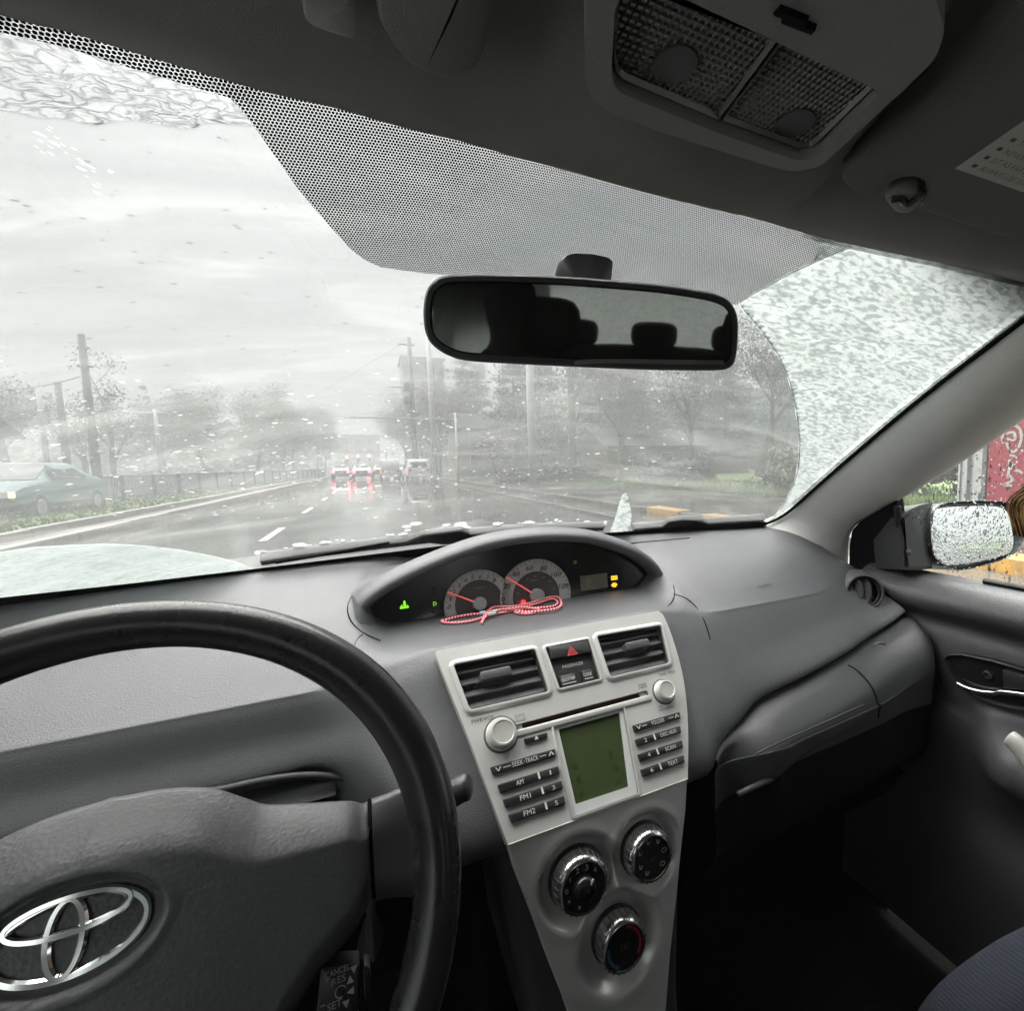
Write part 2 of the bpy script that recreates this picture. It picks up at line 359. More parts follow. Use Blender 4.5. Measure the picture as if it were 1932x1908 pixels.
def ice_mat(name, lo=0.62, hi=1.0, tint=(0.93, 0.97, 0.965), sc=1.0, streak=2.4, ridges=False):
    m, nt, b = newmat(name); nt.nodes.remove(b); out = nt.nodes['Material Output']
    uv = N(nt, 'ShaderNodeUVMap'); mp = N(nt, 'ShaderNodeMapping'); mp.inputs['Scale'].default_value = (1.0, streak, 1); mp.inputs['Rotation'].default_value = (0, 0, -0.35)
    nt.links.new(uv.outputs[0], mp.inputs[0])
    n1 = N(nt, 'ShaderNodeTexNoise', Scale=84.0*sc, Detail=3.5, Roughness=0.52, Distortion=0.35); nt.links.new(mp.outputs[0], n1.inputs['Vector'])
    n2 = N(nt, 'ShaderNodeTexNoise', Scale=16.0*sc, Detail=3.0); nt.links.new(mp.outputs[0], n2.inputs['Vector'])
    hgt = math_n(nt, 'ADD', math_n(nt, 'MULTIPLY', n1.outputs[0], 0.75), math_n(nt, 'MULTIPLY', n2.outputs[0], 0.25))
    thick = ramp(nt, hgt, [(0.43, lo), (0.475, lo+(hi-lo)*0.35), (0.52, hi)])
    if ridges:                                       # wet slush: white cushions parted by thin grey channels
        mp.inputs['Rotation'].default_value = (0, 0, -0.55); n1.inputs['Distortion'].default_value = 0.9; n1.inputs['Detail'].default_value = 2.0; n1.inputs['Scale'].default_value = 46.0
        vo = N(nt, 'ShaderNodeTexVoronoi', Scale=84.0); vo.feature = 'DISTANCE_TO_EDGE'; va = N(nt, 'ShaderNodeVectorMath', operation='MULTIPLY_ADD'); va.inputs[1].default_value = (0.030, 0.045, 0); nt.links.new(n1.outputs['Color'], va.inputs[0]); nt.links.new(mp.outputs[0], va.inputs[2]); nt.links.new(va.outputs[0], vo.inputs['Vector'])
        n4 = N(nt, 'ShaderNodeTexNoise', Scale=150.0, Detail=3.0); nt.links.new(mp.outputs[0], n4.inputs['Vector'])
        rd = math_n(nt, 'ADD', vo.outputs['Distance'], math_n(nt, 'MULTIPLY', math_n(nt, 'SUBTRACT', n4.outputs[0], 0.42), 0.22)); thick = ramp(nt, rd, [(0.0, lo), (0.06, lo+(hi-lo)*.55), (0.13, hi)]); hgt = rd     # thin slush lets dull light through, thick slush scatters it white
    tr = N(nt, 'ShaderNodeBsdfTranslucent'); df = N(nt, 'ShaderNodeBsdfDiffuse', Color=(0.8, 0.84, 0.84, 1))
    mixc = N(nt, 'ShaderNodeMix', data_type='RGBA'); mixc.inputs['A'].default_value = (0.15*tint[0], 0.166*tint[1], 0.162*tint[2], 1); mixc.inputs['B'].default_value = (*[0.36*q for q in tint], 1)
    nt.links.new(thick, mixc.inputs['Factor']); nt.links.new(mixc.outputs['Result'], tr.inputs['Color'])
    bp = N(nt, 'ShaderNodeBump', Strength=0.8, Distance=0.004); nt.links.new(hgt, bp.inputs['Height']); nt.links.new(bp.outputs[0], tr.inputs['Normal']); nt.links.new(bp.outputs[0], df.inputs['Normal'])
    ms = N(nt, 'ShaderNodeMixShader'); ms.inputs[0].default_value = 0.12; nt.links.new(tr.outputs[0], ms.inputs[1]); nt.links.new(df.outputs[0], ms.inputs[2])
    nt.links.new(ms.outputs[0], out.inputs[0]); return m
M['ice'] = ice_mat('crusted_slush', 0.22, 0.96, (0.925, 0.985, 0.965))
M['ice_low'] = ice_mat('packed_slush', 0.72, 1.08, (0.905, 0.985, 0.965), 1.4, 3.2)
M['ice_top'] = ice_mat('wet_running_slush', 0.14, 1.0, (0.92, 0.93, 0.955), 0.42, 2.2, True)

wsd = thing('windscreen', 'raked car windscreen, wet and half cleared of slush, above the dashboard', 'windscreen', WS(0, 0.5))
mk('glass', *ws_sheet(-1.14, 1.03, -0.03, 1.05, 34, 20), M['wglass'], wsd, 180)
def suv(o, off=0.0):
    org = ORG[o.name]; 
    def f(i):
        c = np.array(o.data.vertices[i].co)+org
        return (c[0], math.hypot(c[1]-0.93, c[2]+0.157)*(1 if c[2] > -0.3 else -1))
    uvlayer(o, f); return o
def px_fan(poly, off, name, mat, parent, step=24, thick=0.0, rough=0.0, seed=0):
    """a patch lying on the glass whose outline is known; a fine grid of points clipped to it, given thickness"""
    UV = np.array([ws_uv(*p) for p in poly]); S = np.array([1.0/0.57, 1.0/0.62])
    lo, hi = UV.min(0), UV.max(0); nu = max(4, int((hi[0]-lo[0])*0.57/0.0055)); nv = max(4, int((hi[1]-lo[1])*0.62/0.0055))
    nu, nv = min(nu, 190), min(nv, 120)
    bm = bmesh.new(); vs = {}
    from mathutils.geometry import intersect_point_line
    P2 = UV/S
    def inside(q):
        c = False; j = len(P2)-1
        for i in range(len(P2)):
            a, b = P2[i], P2[j]
            if (a[1] > q[1]) != (b[1] > q[1]) and q[0] < (b[0]-a[0])*(q[1]-a[1])/(b[1]-a[1])+a[0]: c = not c
            j = i
        return c
    A = P2; B = np.roll(P2, -1, 0)
    def dist(q):
        d = B-A; t = np.clip(((q-A)*d).sum(1)/((d*d).sum(1)+1e-12), 0, 1); w = A+d*t[:, None]; e = np.linalg.norm(w-q, axis=1); k = e.argmin(); return e[k], w[k]
    rr = random.Random(seed); g = np.full((nv+3, nu+3), -1, int); V = []
    hgx, hgy = (hi[0]-lo[0])/S[0]/nu, (hi[1]-lo[1])/S[1]/nv; hc = max(hgx, hgy)
    for j in range(nv+3):
        for i in range(nu+3):
            q = np.array([lo[0]/S[0]+(i-1)*hgx, lo[1]/S[1]+(j-1)*hgy]); ins = inside(q); e, w = dist(q)
            if not ins and e > hc*0.95: continue
            if not ins or e < hc*0.5: q = w; e = 0.0
            h = 0.0
            if thick: h = thick*min(1, e/0.012)*(0.55+rough*noise.fractal(Vector((q[0]*70, q[1]*110, seed)), 1.0, 2.0, 3))
            g[j, i] = len(V); V.append(WS(q[0]*S[0], q[1]*S[1], off+max(0.0002, h)))
    F = []
    for j in range(nv+2):
        for i in range(nu+2):
            f = [g[j, i], g[j, i+1], g[j+1, i+1], g[j+1, i]]; f = [k for k in f if k >= 0]
            if len(f) == 4: F.append(tuple(f))
            elif len(f) == 3: F.append(tuple(f))
    o = mk(name, V, F, mat, parent, 180); suv(o)
    return o
# header line (edge of the roof lining) and pillar line, read along the picture
HEAD = [(-120, -14), (0, 25), (125, 54), (250, 94), (375, 132), (500, 170), (625, 198), (750, 235), (875, 265), (966, 292), (1091, 325), (1216, 357), (1341, 387), (1441, 415), (1516, 437), (1591, 456), (1666, 472), (1766, 492), (1841, 510), (1932, 530), (2060, 556)]
PIL = [(1438, 991), (1470, 978), (1500, 957), (1550, 912), (1600, 868), (1700, 783), (1800, 703), (1932, 602), (2020, 545), (2060, 556)]
film = mk('water_film', *ws_sheet(-1.1, 1.0, 0.0, 1.02, 42, 30, 0.002), M['film'], wsd, 180); suv(film)
fr_poly = [(390, 136), (440, 188), (480, 237), (520, 295), (560, 352), (600, 400), (640, 445), (665, 472), (690, 490), (720, 503), (800, 514), (1000, 528), (1200, 552), (1390, 574), (1425, 552), (1500, 512), (1560, 484), (1612, 464), (1591, 452)]+[(x, y-6) for x, y in HEAD[14:4:-1]]
o = px_fan(fr_poly, -0.0015, 'frit_dots', M['frit'], wsd)
def band(path, w, name, mat, off=-0.0016, inner=1):
    rows = []
    for (x, y), (dx, dy) in zip(path, w): rows.append([ws(x, y, off), ws(x+dx, y+dy, off)])
    o = mk(name, *loft(rows), mat, wsd, 180); suv(o); return o
hp = [(x, y-4) for x, y in HEAD[0:6]]; band(hp, [(-6, 34)]*len(hp), 'frit_dots', M['frit'])
hp = [(x, y-4) for x, y in HEAD[14:]]; band(hp, [(-3, 13)]*len(hp), 'frit_dots', M['frit'])
pp_ = [(x+4, y+4) for x, y in PIL[2:9]]; band(pp_, [(-11, -12)]*len(pp_), 'frit_dots', M['frit'])
LOW = [(-160, 1143), (0, 1132), (240, 1106), (480, 1078), (660, 1056), (830, 1035), (1000, 1021), (1150, 1010), (1300, 999), (1445, 989)]
band([(x, y+30) for x, y in LOW], [(0, -36)]*6+[(0, -36)]*4, 'frit_band', M['matte'])

band([(x+3, y+3) for x, y in PIL[2:9]], [(-6, -7)]*7, 'frit_band', M['matte'])
# slush and ice left outside the wipers' sweep
def patch(name, label, poly, mat, thick, rough, seed, off=0.003):
    o = px_fan(poly, off, name, mat, None, thick=thick, rough=rough, seed=seed); tag(o, label, 'ice patch', 'slush and ice left on the windscreen'); return o
arcR = [(1396, 576), (1406, 592), (1438, 628), (1468, 672), (1490, 722), (1503, 780), (1509, 840), (1505, 890), (1490, 935), (1468, 970), (1446, 992)]
crust = patch('ice_patch', 'large crust of white slush between the wiper arc and the right windscreen pillar', arcR+[(x+60, y+55) for x, y in PIL[1:]]+[(2060, 540)]+[(x, y-6) for x, y in HEAD[-2:13:-1]]+[(1560, 484), (1500, 512), (1425, 552)], M['ice'], 0.005, 0.5, 3)
patch('ice_patch', 'pale green-white mound of slush behind the steering wheel at the glass foot', [(-160, 1062), (0, 1046), (60, 1037), (130, 1033), (200, 1030), (270, 1033), (340, 1041), (400, 1052), (445, 1063), (482, 1078), (480, 1096), (240, 1124), (0, 1152), (-160, 1165)], M['ice_low'], 0.009, 0.4, 5)
patch('ice_patch', 'wet rippled slush sliding down below the roof lining, left of the dot screen', [(-140, 192), (-60, 208), (0, 214), (30, 212), (55, 226), (90, 230), (120, 226), (160, 240), (185, 243), (215, 236), (250, 232), (300, 240), (350, 250), (372, 247), (390, 234), (430, 240), (480, 243), (482, 238), (442, 188), (392, 134)]+[(x, y-4) for x, y in HEAD[4::-1]], M['ice_top'], 0.006, 0.8, 8)
patch('ice_patch', 'small upright sliver of snow at the glass foot right of the instrument hood', [(1150, 1014), (1153, 1000), (1160, 985), (1165, 966), (1170, 950), (1175, 936), (1182, 932), (1187, 945), (1192, 968), (1192, 985), (1188, 1000), (1186, 1013)], M['ice'], 0.006, 0.4, 9)
M['ridge'] = bpy.data.materials.new('ice_ridge'); M['ridge'].use_nodes = True; nt = M['ridge'].node_tree; nt.nodes.remove(nt.nodes['Principled BSDF']); tr = N(nt, 'ShaderNodeBsdfTranslucent', Color=(0.38, 0.393, 0.393, 1)); nt.links.new(tr.outputs[0], nt.nodes['Material Output'].inputs[0])
rr9 = random.Random(6); rp9 = [ws(*p, 0.004) for p in cr(arcR, 6)]; mk('edge_ridge', *loft([[p-np.array([0.0012+0.0012*rr9.random(), 0, 0]), p+np.array([0.0, -0.0008, 0.0018]), p+np.array([0.0014+0.0016*rr9.random(), 0, 0])] for p in rp9]), M['ridge'], crust, 180)
# drops and specks of slush on the outside of the glass: far too many to count
def drops():
    mb = MB(); r = random.Random(4)
    def blob(q, rx, ry, ang, h):
        n = 7; ctr = WS(q[0], q[1], 0.002+h); c, s = math.cos(ang), math.sin(ang); ring = []
        for k in range(n):
            a = 2*math.pi*k/n; j = 0.75+0.5*r.random(); x, y = rx*j*math.cos(a), ry*j*math.sin(a)
            ring.append(WS(q[0]+(x*c-y*s)/0.57, q[1]+(x*s+y*c)/0.62, 0.0022))
        mb.add([ctr]+ring, [(0, k+1, (k+1) % n+1) for k in range(n)])
    def px(u, v, rx, ry, ang, h): blob(ws_uv(u, v), rx, ry, ang, h)
    for cx, cy, sxx, sy, n, s in ((420, 900, 190, 60, 210, 1.0), (150, 850, 170, 80, 110, 1.0), (760, 860, 110, 110, 230, 0.9), (1000, 830, 190, 90, 330, 0.8), (1300, 800, 120, 120, 260, 0.7), (1280, 890, 90, 30, 90, 1.1), (820, 950, 160, 50, 170, 0.9), (700, 900, 260, 60, 420, .55), (1150, 860, 220, 70, 380, .5), (330, 880, 200, 70, 300, .6), (540, 960, 110, 40, 45, 0.8), (1200, 740, 160, 40, 80, .7)):
        for k in range(n):
            u, v = r.gauss(cx, sxx), r.gauss(cy, sy)
            if v > 985 or v < 640 or u < -60 or u > 1480 or (800 < u < 1392 and v < 700): continue
            if u > 1380 and v > 930: continue
            z = s*(0.0005+0.0024*r.random()**4); px(u, v, z*(0.7+0.9*r.random()), z*0.55, -0.5+r.random()*1.0, z*0.5)
    for k in range(26):
        f = r.random(); u = 62+150*f+r.uniform(-26, 26); v = 248+105*f+r.uniform(-18, 18); z = 0.0005+0.0011*r.random()**2; px(u, v, z*2.2, z*0.6, -0.45, z*0.6)
    return mb
o = drops().mk('slush_specks', None, None, 180); tag(o, 'white specks and splashes of slush scattered over the wiped glass', 'slush specks', None, 'stuff')
m, nt, b = newmat('slush_speck'); nt.nodes.remove(b); tr = N(nt, 'ShaderNodeBsdfTranslucent', Color=(0.50, 0.505, 0.505, 1)); tq = N(nt, 'ShaderNodeBsdfTransparent'); mq = N(nt, 'ShaderNodeMixShader'); mq.inputs[0].default_value = 0.6; nt.links.new(tq.outputs[0], mq.inputs[1]); nt.links.new(tr.outputs[0], mq.inputs[2]); nt.links.new(mq.outputs[0], nt.nodes['Material Output'].inputs[0]); M['speck'] = m
o.data.materials.append(m)
def beads():
    mb = MB(); r = random.Random(14)
    for k in range(230):
        u, v = r.uniform(-40, 800), r.uniform(250, 900)
        if u > 470 and v < 520 and v < (u-400)*1.15+130: continue
        if v > 760 and r.random() < 0.6: continue
        q = ws_uv(u, v); n = 6; z = 0.0004+0.0009*r.random()**3
        V = [WS(q[0], q[1], 0.0025+z*0.5)]+[WS(q[0]+z*1.9*math.cos(a)/0.57, q[1]+z*0.7*math.sin(a)/0.62, 0.0022) for a in [2*math.pi*i/n+0.3 for i in range(n)]]
        mb.add(V, [(0, i+1, (i+1) % n+1) for i in range(n)])
    return mb
M['bead'] = glass_mat('water_bead', (0.62, 0.63, 0.63))
o = beads().mk('water_beads', M['bead'], None, 180); tag(o, 'small dull water beads on the upper left of the windscreen', 'water beads', None, 'stuff')

M['wiper'] = plastic('wet_wiper_rubber', (0.050, 0.050, 0.053), 0.45, var=.25)
# wipers parked at the foot of the glass
def wiper(label, path, hump, wd):
    P = [ws(x, y, 0.004) for x, y in path]; t = thing('wiper', label, 'wiper', P[0], 'windscreen wipers'); pts = cr(P, 8); rows = []
    for i, p in enumerate(pts):
        n = np.array([0, 0.5, 0.86]); up = np.array([0, -0.75, 0.62])
        rows.append([p+up*(-wd*0.5), p+up*(-wd*0.5)+n*0.012, p+up*(wd*0.2)+n*0.016, p+up*(wd*0.5)+n*0.010, p+up*wd*0.5])
    mk('blade', *loft(rows, close_u=True, cap=True), M['wiper'], t, 50)
    H = [ws(x, y, 0.012) for x, y in hump]; mb = MB()
    bot = [ws(x, y, 0.004) for x, y in hump]; mb.add(*loft([bot, H, [h*0.6+np.mean(H, 0)*0.4+np.array([0, 0.004, 0.006]) for h in H]], close_u=True, cap=True))
    bevel(mb.mk('arm_joint', M['wiper'], t, 30), 0.001)
    return t
w1 = wiper('long driver side wiper speckled with snow, lying along the glass foot left of the hood', [(492, 1067), (560, 1056), (700, 1038), (830, 1022), (900, 1014), (1010, 1006), (1140, 1001)], [(768, 1024), (800, 1012), (848, 1006), (872, 1003), (886, 1008), (894, 1018), (890, 1026), (840, 1032)], 0.016)
w2 = wiper('shorter passenger side wiper lying at the glass foot beside the right pillar', [(1196, 1003), (1260, 998), (1340, 992), (1400, 988), (1444, 985)], [(1248, 997), (1262, 986), (1290, 982), (1325, 984), (1338, 990), (1336, 997), (1290, 1001)], 0.013)
mb = MB(); r = random.Random(3)
for k in range(130):
    f = r.random(); x = 490+(1150-490)*f; y = 1067-(1067-1001)*min(1, f*1.25)**0.85+r.uniform(-7, 7); c = ws(x, y, 0.02); z = 0.0014+0.0042*r.random()**2
    if k < 12: c = ws(770+r.random()*120, 1008+r.random()*15, 0.024); z *= 1.5
    nn = [c+np.array([z*2*math.cos(a)*(0.6+r.random()*0.8), -z*math.sin(a)*0.7, z*math.sin(a)*0.8]) for a in [i*1.047 for i in range(6)]]
    mb.add([c+np.array([0, 0.0, z*0.6])]+nn, [(0, i+1, (i+1) % 6+1) for i in range(6)])
M['snow'] = M['ridge']
tag(mb.mk('snow_crumbs', M['snow'], None, 180), 'crumbs of snow stuck along the driver side wiper', 'snow crumbs', None, 'stuff')
# cowl panel under the wipers
cw = [[np.array([x, yb, zb]) for x in np.linspace(-0.72, 0.72, 25) for yb, zb in [(0.945-0.098*(x/0.63)**2+dy, -0.165-dz)]] for dy, dz in ((0, 0.0), (0.04, 0.012), (0.10, 0.02), (0.16, 0.0), (0.9, -0.06+0.16))]
o = mk('cowl_panel', *loft(cw), M['black'], None, 60); tag(o, 'black cowl panel outside below the windscreen wipers', 'cowl panel')

# ------------------------------------------------------------------ dashboard
def pch(xs, ys, x):                                  # monotone cubic interpolation
    xs = np.array(xs, float); ys = np.array(ys, float); h = np.diff(xs); d = np.diff(ys)/h; n = len(xs); m = np.zeros(n)
    for k in range(1, n-1):
        if d[k-1]*d[k] > 0:
            w1_, w2_ = 2*h[k]+h[k-1], h[k]+2*h[k-1]; m[k] = (w1_+w2_)/(w1_/d[k-1]+w2_/d[k])
    m[0], m[-1] = d[0], d[-1]; x = min(max(x, xs[0]), xs[-1]); k = min(max(int(np.searchsorted(xs, x)-1), 0), n-2); t = (x-xs[k])/h[k]
    return ys[k]*(1+2*t)*(1-t)**2+m[k]*h[k]*t*(1-t)**2+ys[k+1]*t*t*(3-2*t)+m[k+1]*h[k]*t*t*(t-1)
drv = [(None, -0.158), (0.80, -0.170), (0.70, -0.196), (0.614, -0.2415), (0.600, -0.2535), (0.591, -0.288), (0.577, -0.320), (0.61, -0.330), (0.64, -0.56)]
pas = [(None, -0.158), (0.80, -0.166), (0.70, -0.192), (0.614, -0.2405), (0.600, -0.2525), (0.569, -0.302), (0.532, -0.350), (0.575, -0.362), (0.68, -0.46)]
cen = [(0.925, -0.165), (0.84, -0.215), (0.745, -0.2235), (0.628, -0.2235), (0.594, -0.233), (0.552, -0.285), (0.472, -0.385), (0.50, -0.43), (0.62, -0.50)]
ST = {-0.82: drv, -0.72: drv, -0.42: drv, -0.30: drv,
      -0.245: [(None, -0.158), (0.80, -0.176), (0.70, -0.203), (0.628, -0.235), (0.601, -0.256), (0.582, -0.287), (0.560, -0.33), (0.555, -0.40), (0.56, -0.56)],
      -0.20: [(None, -0.158), (0.82, -0.20), (0.73, -0.2235), (0.628, -0.229), (0.597, -0.245), (0.562, -0.288), (0.505, -0.36), (0.53, -0.42), (0.64, -0.5)],
      -0.155: cen, 0.155: cen,
      0.20: [(None, -0.158), (0.82, -0.20), (0.73, -0.2235), (0.628, -0.229), (0.597, -0.246), (0.555, -0.298), (0.497, -0.378), (0.53, -0.41), (0.66, -0.5)],
      0.245: [(None, -0.158), (0.80, -0.174), (0.70, -0.2), (0.628, -0.234), (0.600, -0.254), (0.562, -0.305), (0.515, -0.377), (0.55, -0.395), (0.68, -0.48)],
      0.30: [(None, -0.158), (0.80, -0.168), (0.70, -0.193), (0.614, -0.2405), (0.600, -0.2525), (0.564, -0.305), (0.528, -0.362), (0.57, -0.375), (0.68, -0.48)],
      0.40: pas,
      0.50: [(None, -0.158), (0.80, -0.166), (0.70, -0.192), (0.614, -0.240), (0.600, -0.2525), (0.575, -0.29), (0.537, -0.334), (0.57, -0.346), (0.66, -0.46)],
      0.59: [(None, -0.157), (0.79, -0.163), (0.70, -0.19), (0.632, -0.226), (0.606, -0.247), (0.582, -0.277), (0.545, -0.316), (0.575, -0.328), (0.66, -0.46)],
      0.635: [(None, -0.156), (0.77, -0.165), (0.705, -0.196), (0.640, -0.220), (0.606, -0.246), (0.582, -0.270), (0.541, -0.301), (0.57, -0.314), (0.66, -0.46)],
      0.662: [(0.80, -0.170), (0.745, -0.182), (0.69, -0.206), (0.640, -0.224), (0.600, -0.250), (0.580, -0.262), (0.536, -0.285), (0.56, -0.300), (0.66, -0.46)]}
SX = sorted(ST)
def ybase(x): return 0.925-0.098*(x/0.63)**2
def dash_ctrl(x):
    out = []
    for k in range(9):
        ys = [ST[s][k][0] if ST[s][k][0] is not None else ybase(s) for s in SX]; zs = [ST[s][k][1] for s in SX]
        y = pch(SX, ys, x); out.append((y if k or not -0.245 <= x <= 0.245 else min(y, ybase(x)), pch(SX, zs, x)))
    return out
dsh = thing('dashboard', 'broad dark grey plastic dashboard running across under the windscreen', 'dashboard', (0, 0.7, -0.3))
xs = sorted(set(np.round(np.concatenate([np.linspace(-0.82, 0.662, 160), SX]), 4)))
rows = []
for x in xs:
    c = cr([(0.0, *q) for q in dash_ctrl(x)], 8); rows.append([(x, q[1], q[2]) for q in c])
mk('dash_body', *loft(rows), M['dash'], dsh, 180)
def seam(name, P, parent, r=0.0011, mat=None, n=6):
    return mk(name, *tube(cr(P, n), r, 6), mat or M['matte'], parent, 60)
# upper lid of the glove compartment: a long bulge that ends against the door
def lid_sec(x):
    ye, ze = dash_ctrl(x)[6]; k = min(1, max(0, (x-0.176)/0.11)); k = k*k*(3-2*k); k2 = min(1, max(0, (0.668-x)/0.03))**0.5
    pr = 0.070*k*(0.55+0.45*k2)
    return [(x, ye+0.03, ze-0.010), (x, ye-0.004, ze-0.012-0.003*(1-k)), (x, ye-pr*0.45, ze-0.016-0.02*(1-k)), (x, ye-pr*0.82, ze-0.034-0.03*(1-k)), (x, ye-pr, ze-0.062-0.03*(1-k)), (x, ye-pr*1.0, -0.395-0.02*(1-k)), (x, ye-pr*0.93, -0.47), (x, ye-pr*0.75, -0.54), (x, ye+0.04, -0.60)]
full = [[q for q in cr(lid_sec(x), 6)] for x in np.linspace(0.176, 0.668, 60)]; rows = [r_[:34] for r_ in full]
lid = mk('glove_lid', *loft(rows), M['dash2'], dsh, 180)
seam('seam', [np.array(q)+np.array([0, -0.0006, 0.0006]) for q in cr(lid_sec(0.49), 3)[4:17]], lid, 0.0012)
mk('glove_door', *loft([r_[33:] for r_ in full]), M['matte'], dsh, 180)  # lower face of the lid skin, coloured black to stand for shade
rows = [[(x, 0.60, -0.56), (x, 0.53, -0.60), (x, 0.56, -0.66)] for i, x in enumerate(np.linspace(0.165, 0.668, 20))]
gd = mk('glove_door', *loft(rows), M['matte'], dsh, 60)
hb = [on_y(*p, 0.463) for p in ((1392, 1500), (1425, 1484), (1460, 1468))]
mk('glove_latch', *tube(hb, 0.004, 8), M['dash2'], dsh, 180)
bl = [on_y(*p, 0.4605) for p in ((1425, 1424), (1480, 1397), (1550, 1366), (1630, 1330))]
mk('trim_edge', *tube(cr(bl, 6), 0.0011, 6), M['dash2'], dsh, 180)
seam('lid_mark', [on_y(*p, 0.49)+np.array([0, -0.004, 0]) for p in ((1645, 1216), (1655, 1212), (1665, 1214))], dsh, 0.0022, M['dash'])
# thin joints moulded into the pad
def on_dash(u, v, lift=0.0014):                      # first meeting of a sight line with the dash body
    r = ray(u, v); best = None
    for Y in np.linspace(0.95, 0.40, 440):
        p = CAM+r*(Y/r[1])
        if not -0.82 < p[0] < 0.66: continue
        c = np.array(dash_ctrl(p[0]))[:7]; o = np.argsort(c[:, 0]); z = np.interp(p[1], c[o, 0], c[o, 1])
        if p[1] > c[o[0], 0] and p[2] <= z: best = p
        elif best is not None: break
        if p[1] <= c[o[0], 0]: break
    return (best if best is not None else CAM+r*(0.58/r[1]))+np.array([0, -lift, lift])
pA, pB, pC = on_dash(1440, 1107), on_dash(1440, 1097), on_dash(1462, 1103.5)
text('SRS AIRBAG', Frame(pA, pC-pA, pB-pA), 0, 0, 0.034, 0.0050, flat('moulded_print', (0.03, 0.03, 0.03)), dsh, 0.0012)
# ------------------------------------------------------------------ instrument cluster in the middle of the dashboard
c7 = lambda x, y: (x*.35947+631.4, y*.35947+978.6)
c8 = lambda x, y: (x*.19608+662.9, y*.19608+1010.2)
E_px = [(694, 1151), (706, 1138), (735, 1117), (772, 1097), (811, 1079), (865, 1057), (919, 1039), (975, 1028), (1027, 1023), (1075, 1023), (1117, 1027), (1155, 1037), (1189, 1049), (1212, 1063), (1228, 1077), (1237, 1090)]
YE = 0.712
E3 = cr([on_y(u, v, YE) for u, v in E_px], 5)
nE = len(E3)
clu = thing('instrument_cluster', 'dark instrument cluster under an arched hood in the middle of the dashboard', 'instrument cluster', (0, 0.72, -0.18))
tang = np.gradient(E3, axis=0); outn = np.stack([-tang[:, 2], np.zeros(nE), tang[:, 0]], 1); outn /= np.linalg.norm(outn, axis=1)[:, None]
rows = []
ctr = np.array([0.0, 0, -0.2])
for off, y, zf in ((-0.004, 0.765, 0), (-0.002, 0.735, 0), (0.0, YE, 0), (0.003, 0.706, 0), (0.008, 0.7025, 0), (0.0135, 0.705, 0), (0.018, 0.715, 0), (0.0215, 0.735, 0)):
    r_ = E3+outn*off; r_[:, 1] = y; rows.append([tuple(p) for p in r_])
l0 = E3+outn*0.0215
for f, y in ((0.25, 0.765), (0.55, 0.81), (0.85, 0.86), (1.0, 0.90)):
    q = []
    for i, p in enumerate(l0):
        s = i/(nE-1)*2-1; xx = p[0]*(1+0.06*f); yy = 0.735+(y-0.735)*(1-0.35*abs(s)**2)
        c = np.array(dash_ctrl(0.25*np.sign(xx) if abs(xx) < 0.25 else xx))[:5]; o_ = np.argsort(c[:, 0]); zd = np.interp(yy, c[o_, 0], c[o_, 1])-0.006
        g = f*f*(3-2*f); q.append((xx, yy, p[2]*(1-g)+zd*g))
    rows.append(q)
# the two tips run down to meet the shelf
mk('hood', *loft(rows), M['dash'], clu, 180)
for s, tip in ((-1, 0), (1, -1)):
    P0 = [np.array(rows[k][tip]) for k in range(len(rows))]; rr_ = []
    for f, dz in ((0, 0), (0.5, -0.016), (1, -0.034)):
        rr_.append([tuple(p+np.array([s*0.004*f*(1 if k > 3 else -0.2) - s*0.012*f*(k <= 2), -0.012*f*(k > 2 and k < 8), dz])) for k, p in enumerate(P0)])
    mk('hood_tip', *loft(rr_), M['dash'], clu, 180)
CF = Frame((0, 0.736, -0.18), (1, 0, 0), (0, 0.14, 0.99))
edge = [CF.hit(*p) for p in E_px]; edge = [(a*1.02, b*1.0+0.004) for a, b in edge]
mk('cluster_face', *prism(CF, edge+[(edge[-1][0], -0.06), (edge[0][0], -0.06)], -0.006, 0.0), M['gloss'], clu, 30)
M['dial'] = plastic('dial_grey', (0.40, 0.385, 0.385), 0.5); M['dialin'] = flat('dial_inner', (0.075, 0.068, 0.070), 0.4); M['hubcap'] = flat('needle_hub', (0.30, 0.30, 0.30), 0.5)
M['needle'] = emit('needle_red', (0.95, 0.16, 0.16), 0.03); M['num'] = flat('dial_numbers', (0.02, 0.02, 0.02), 0.5)
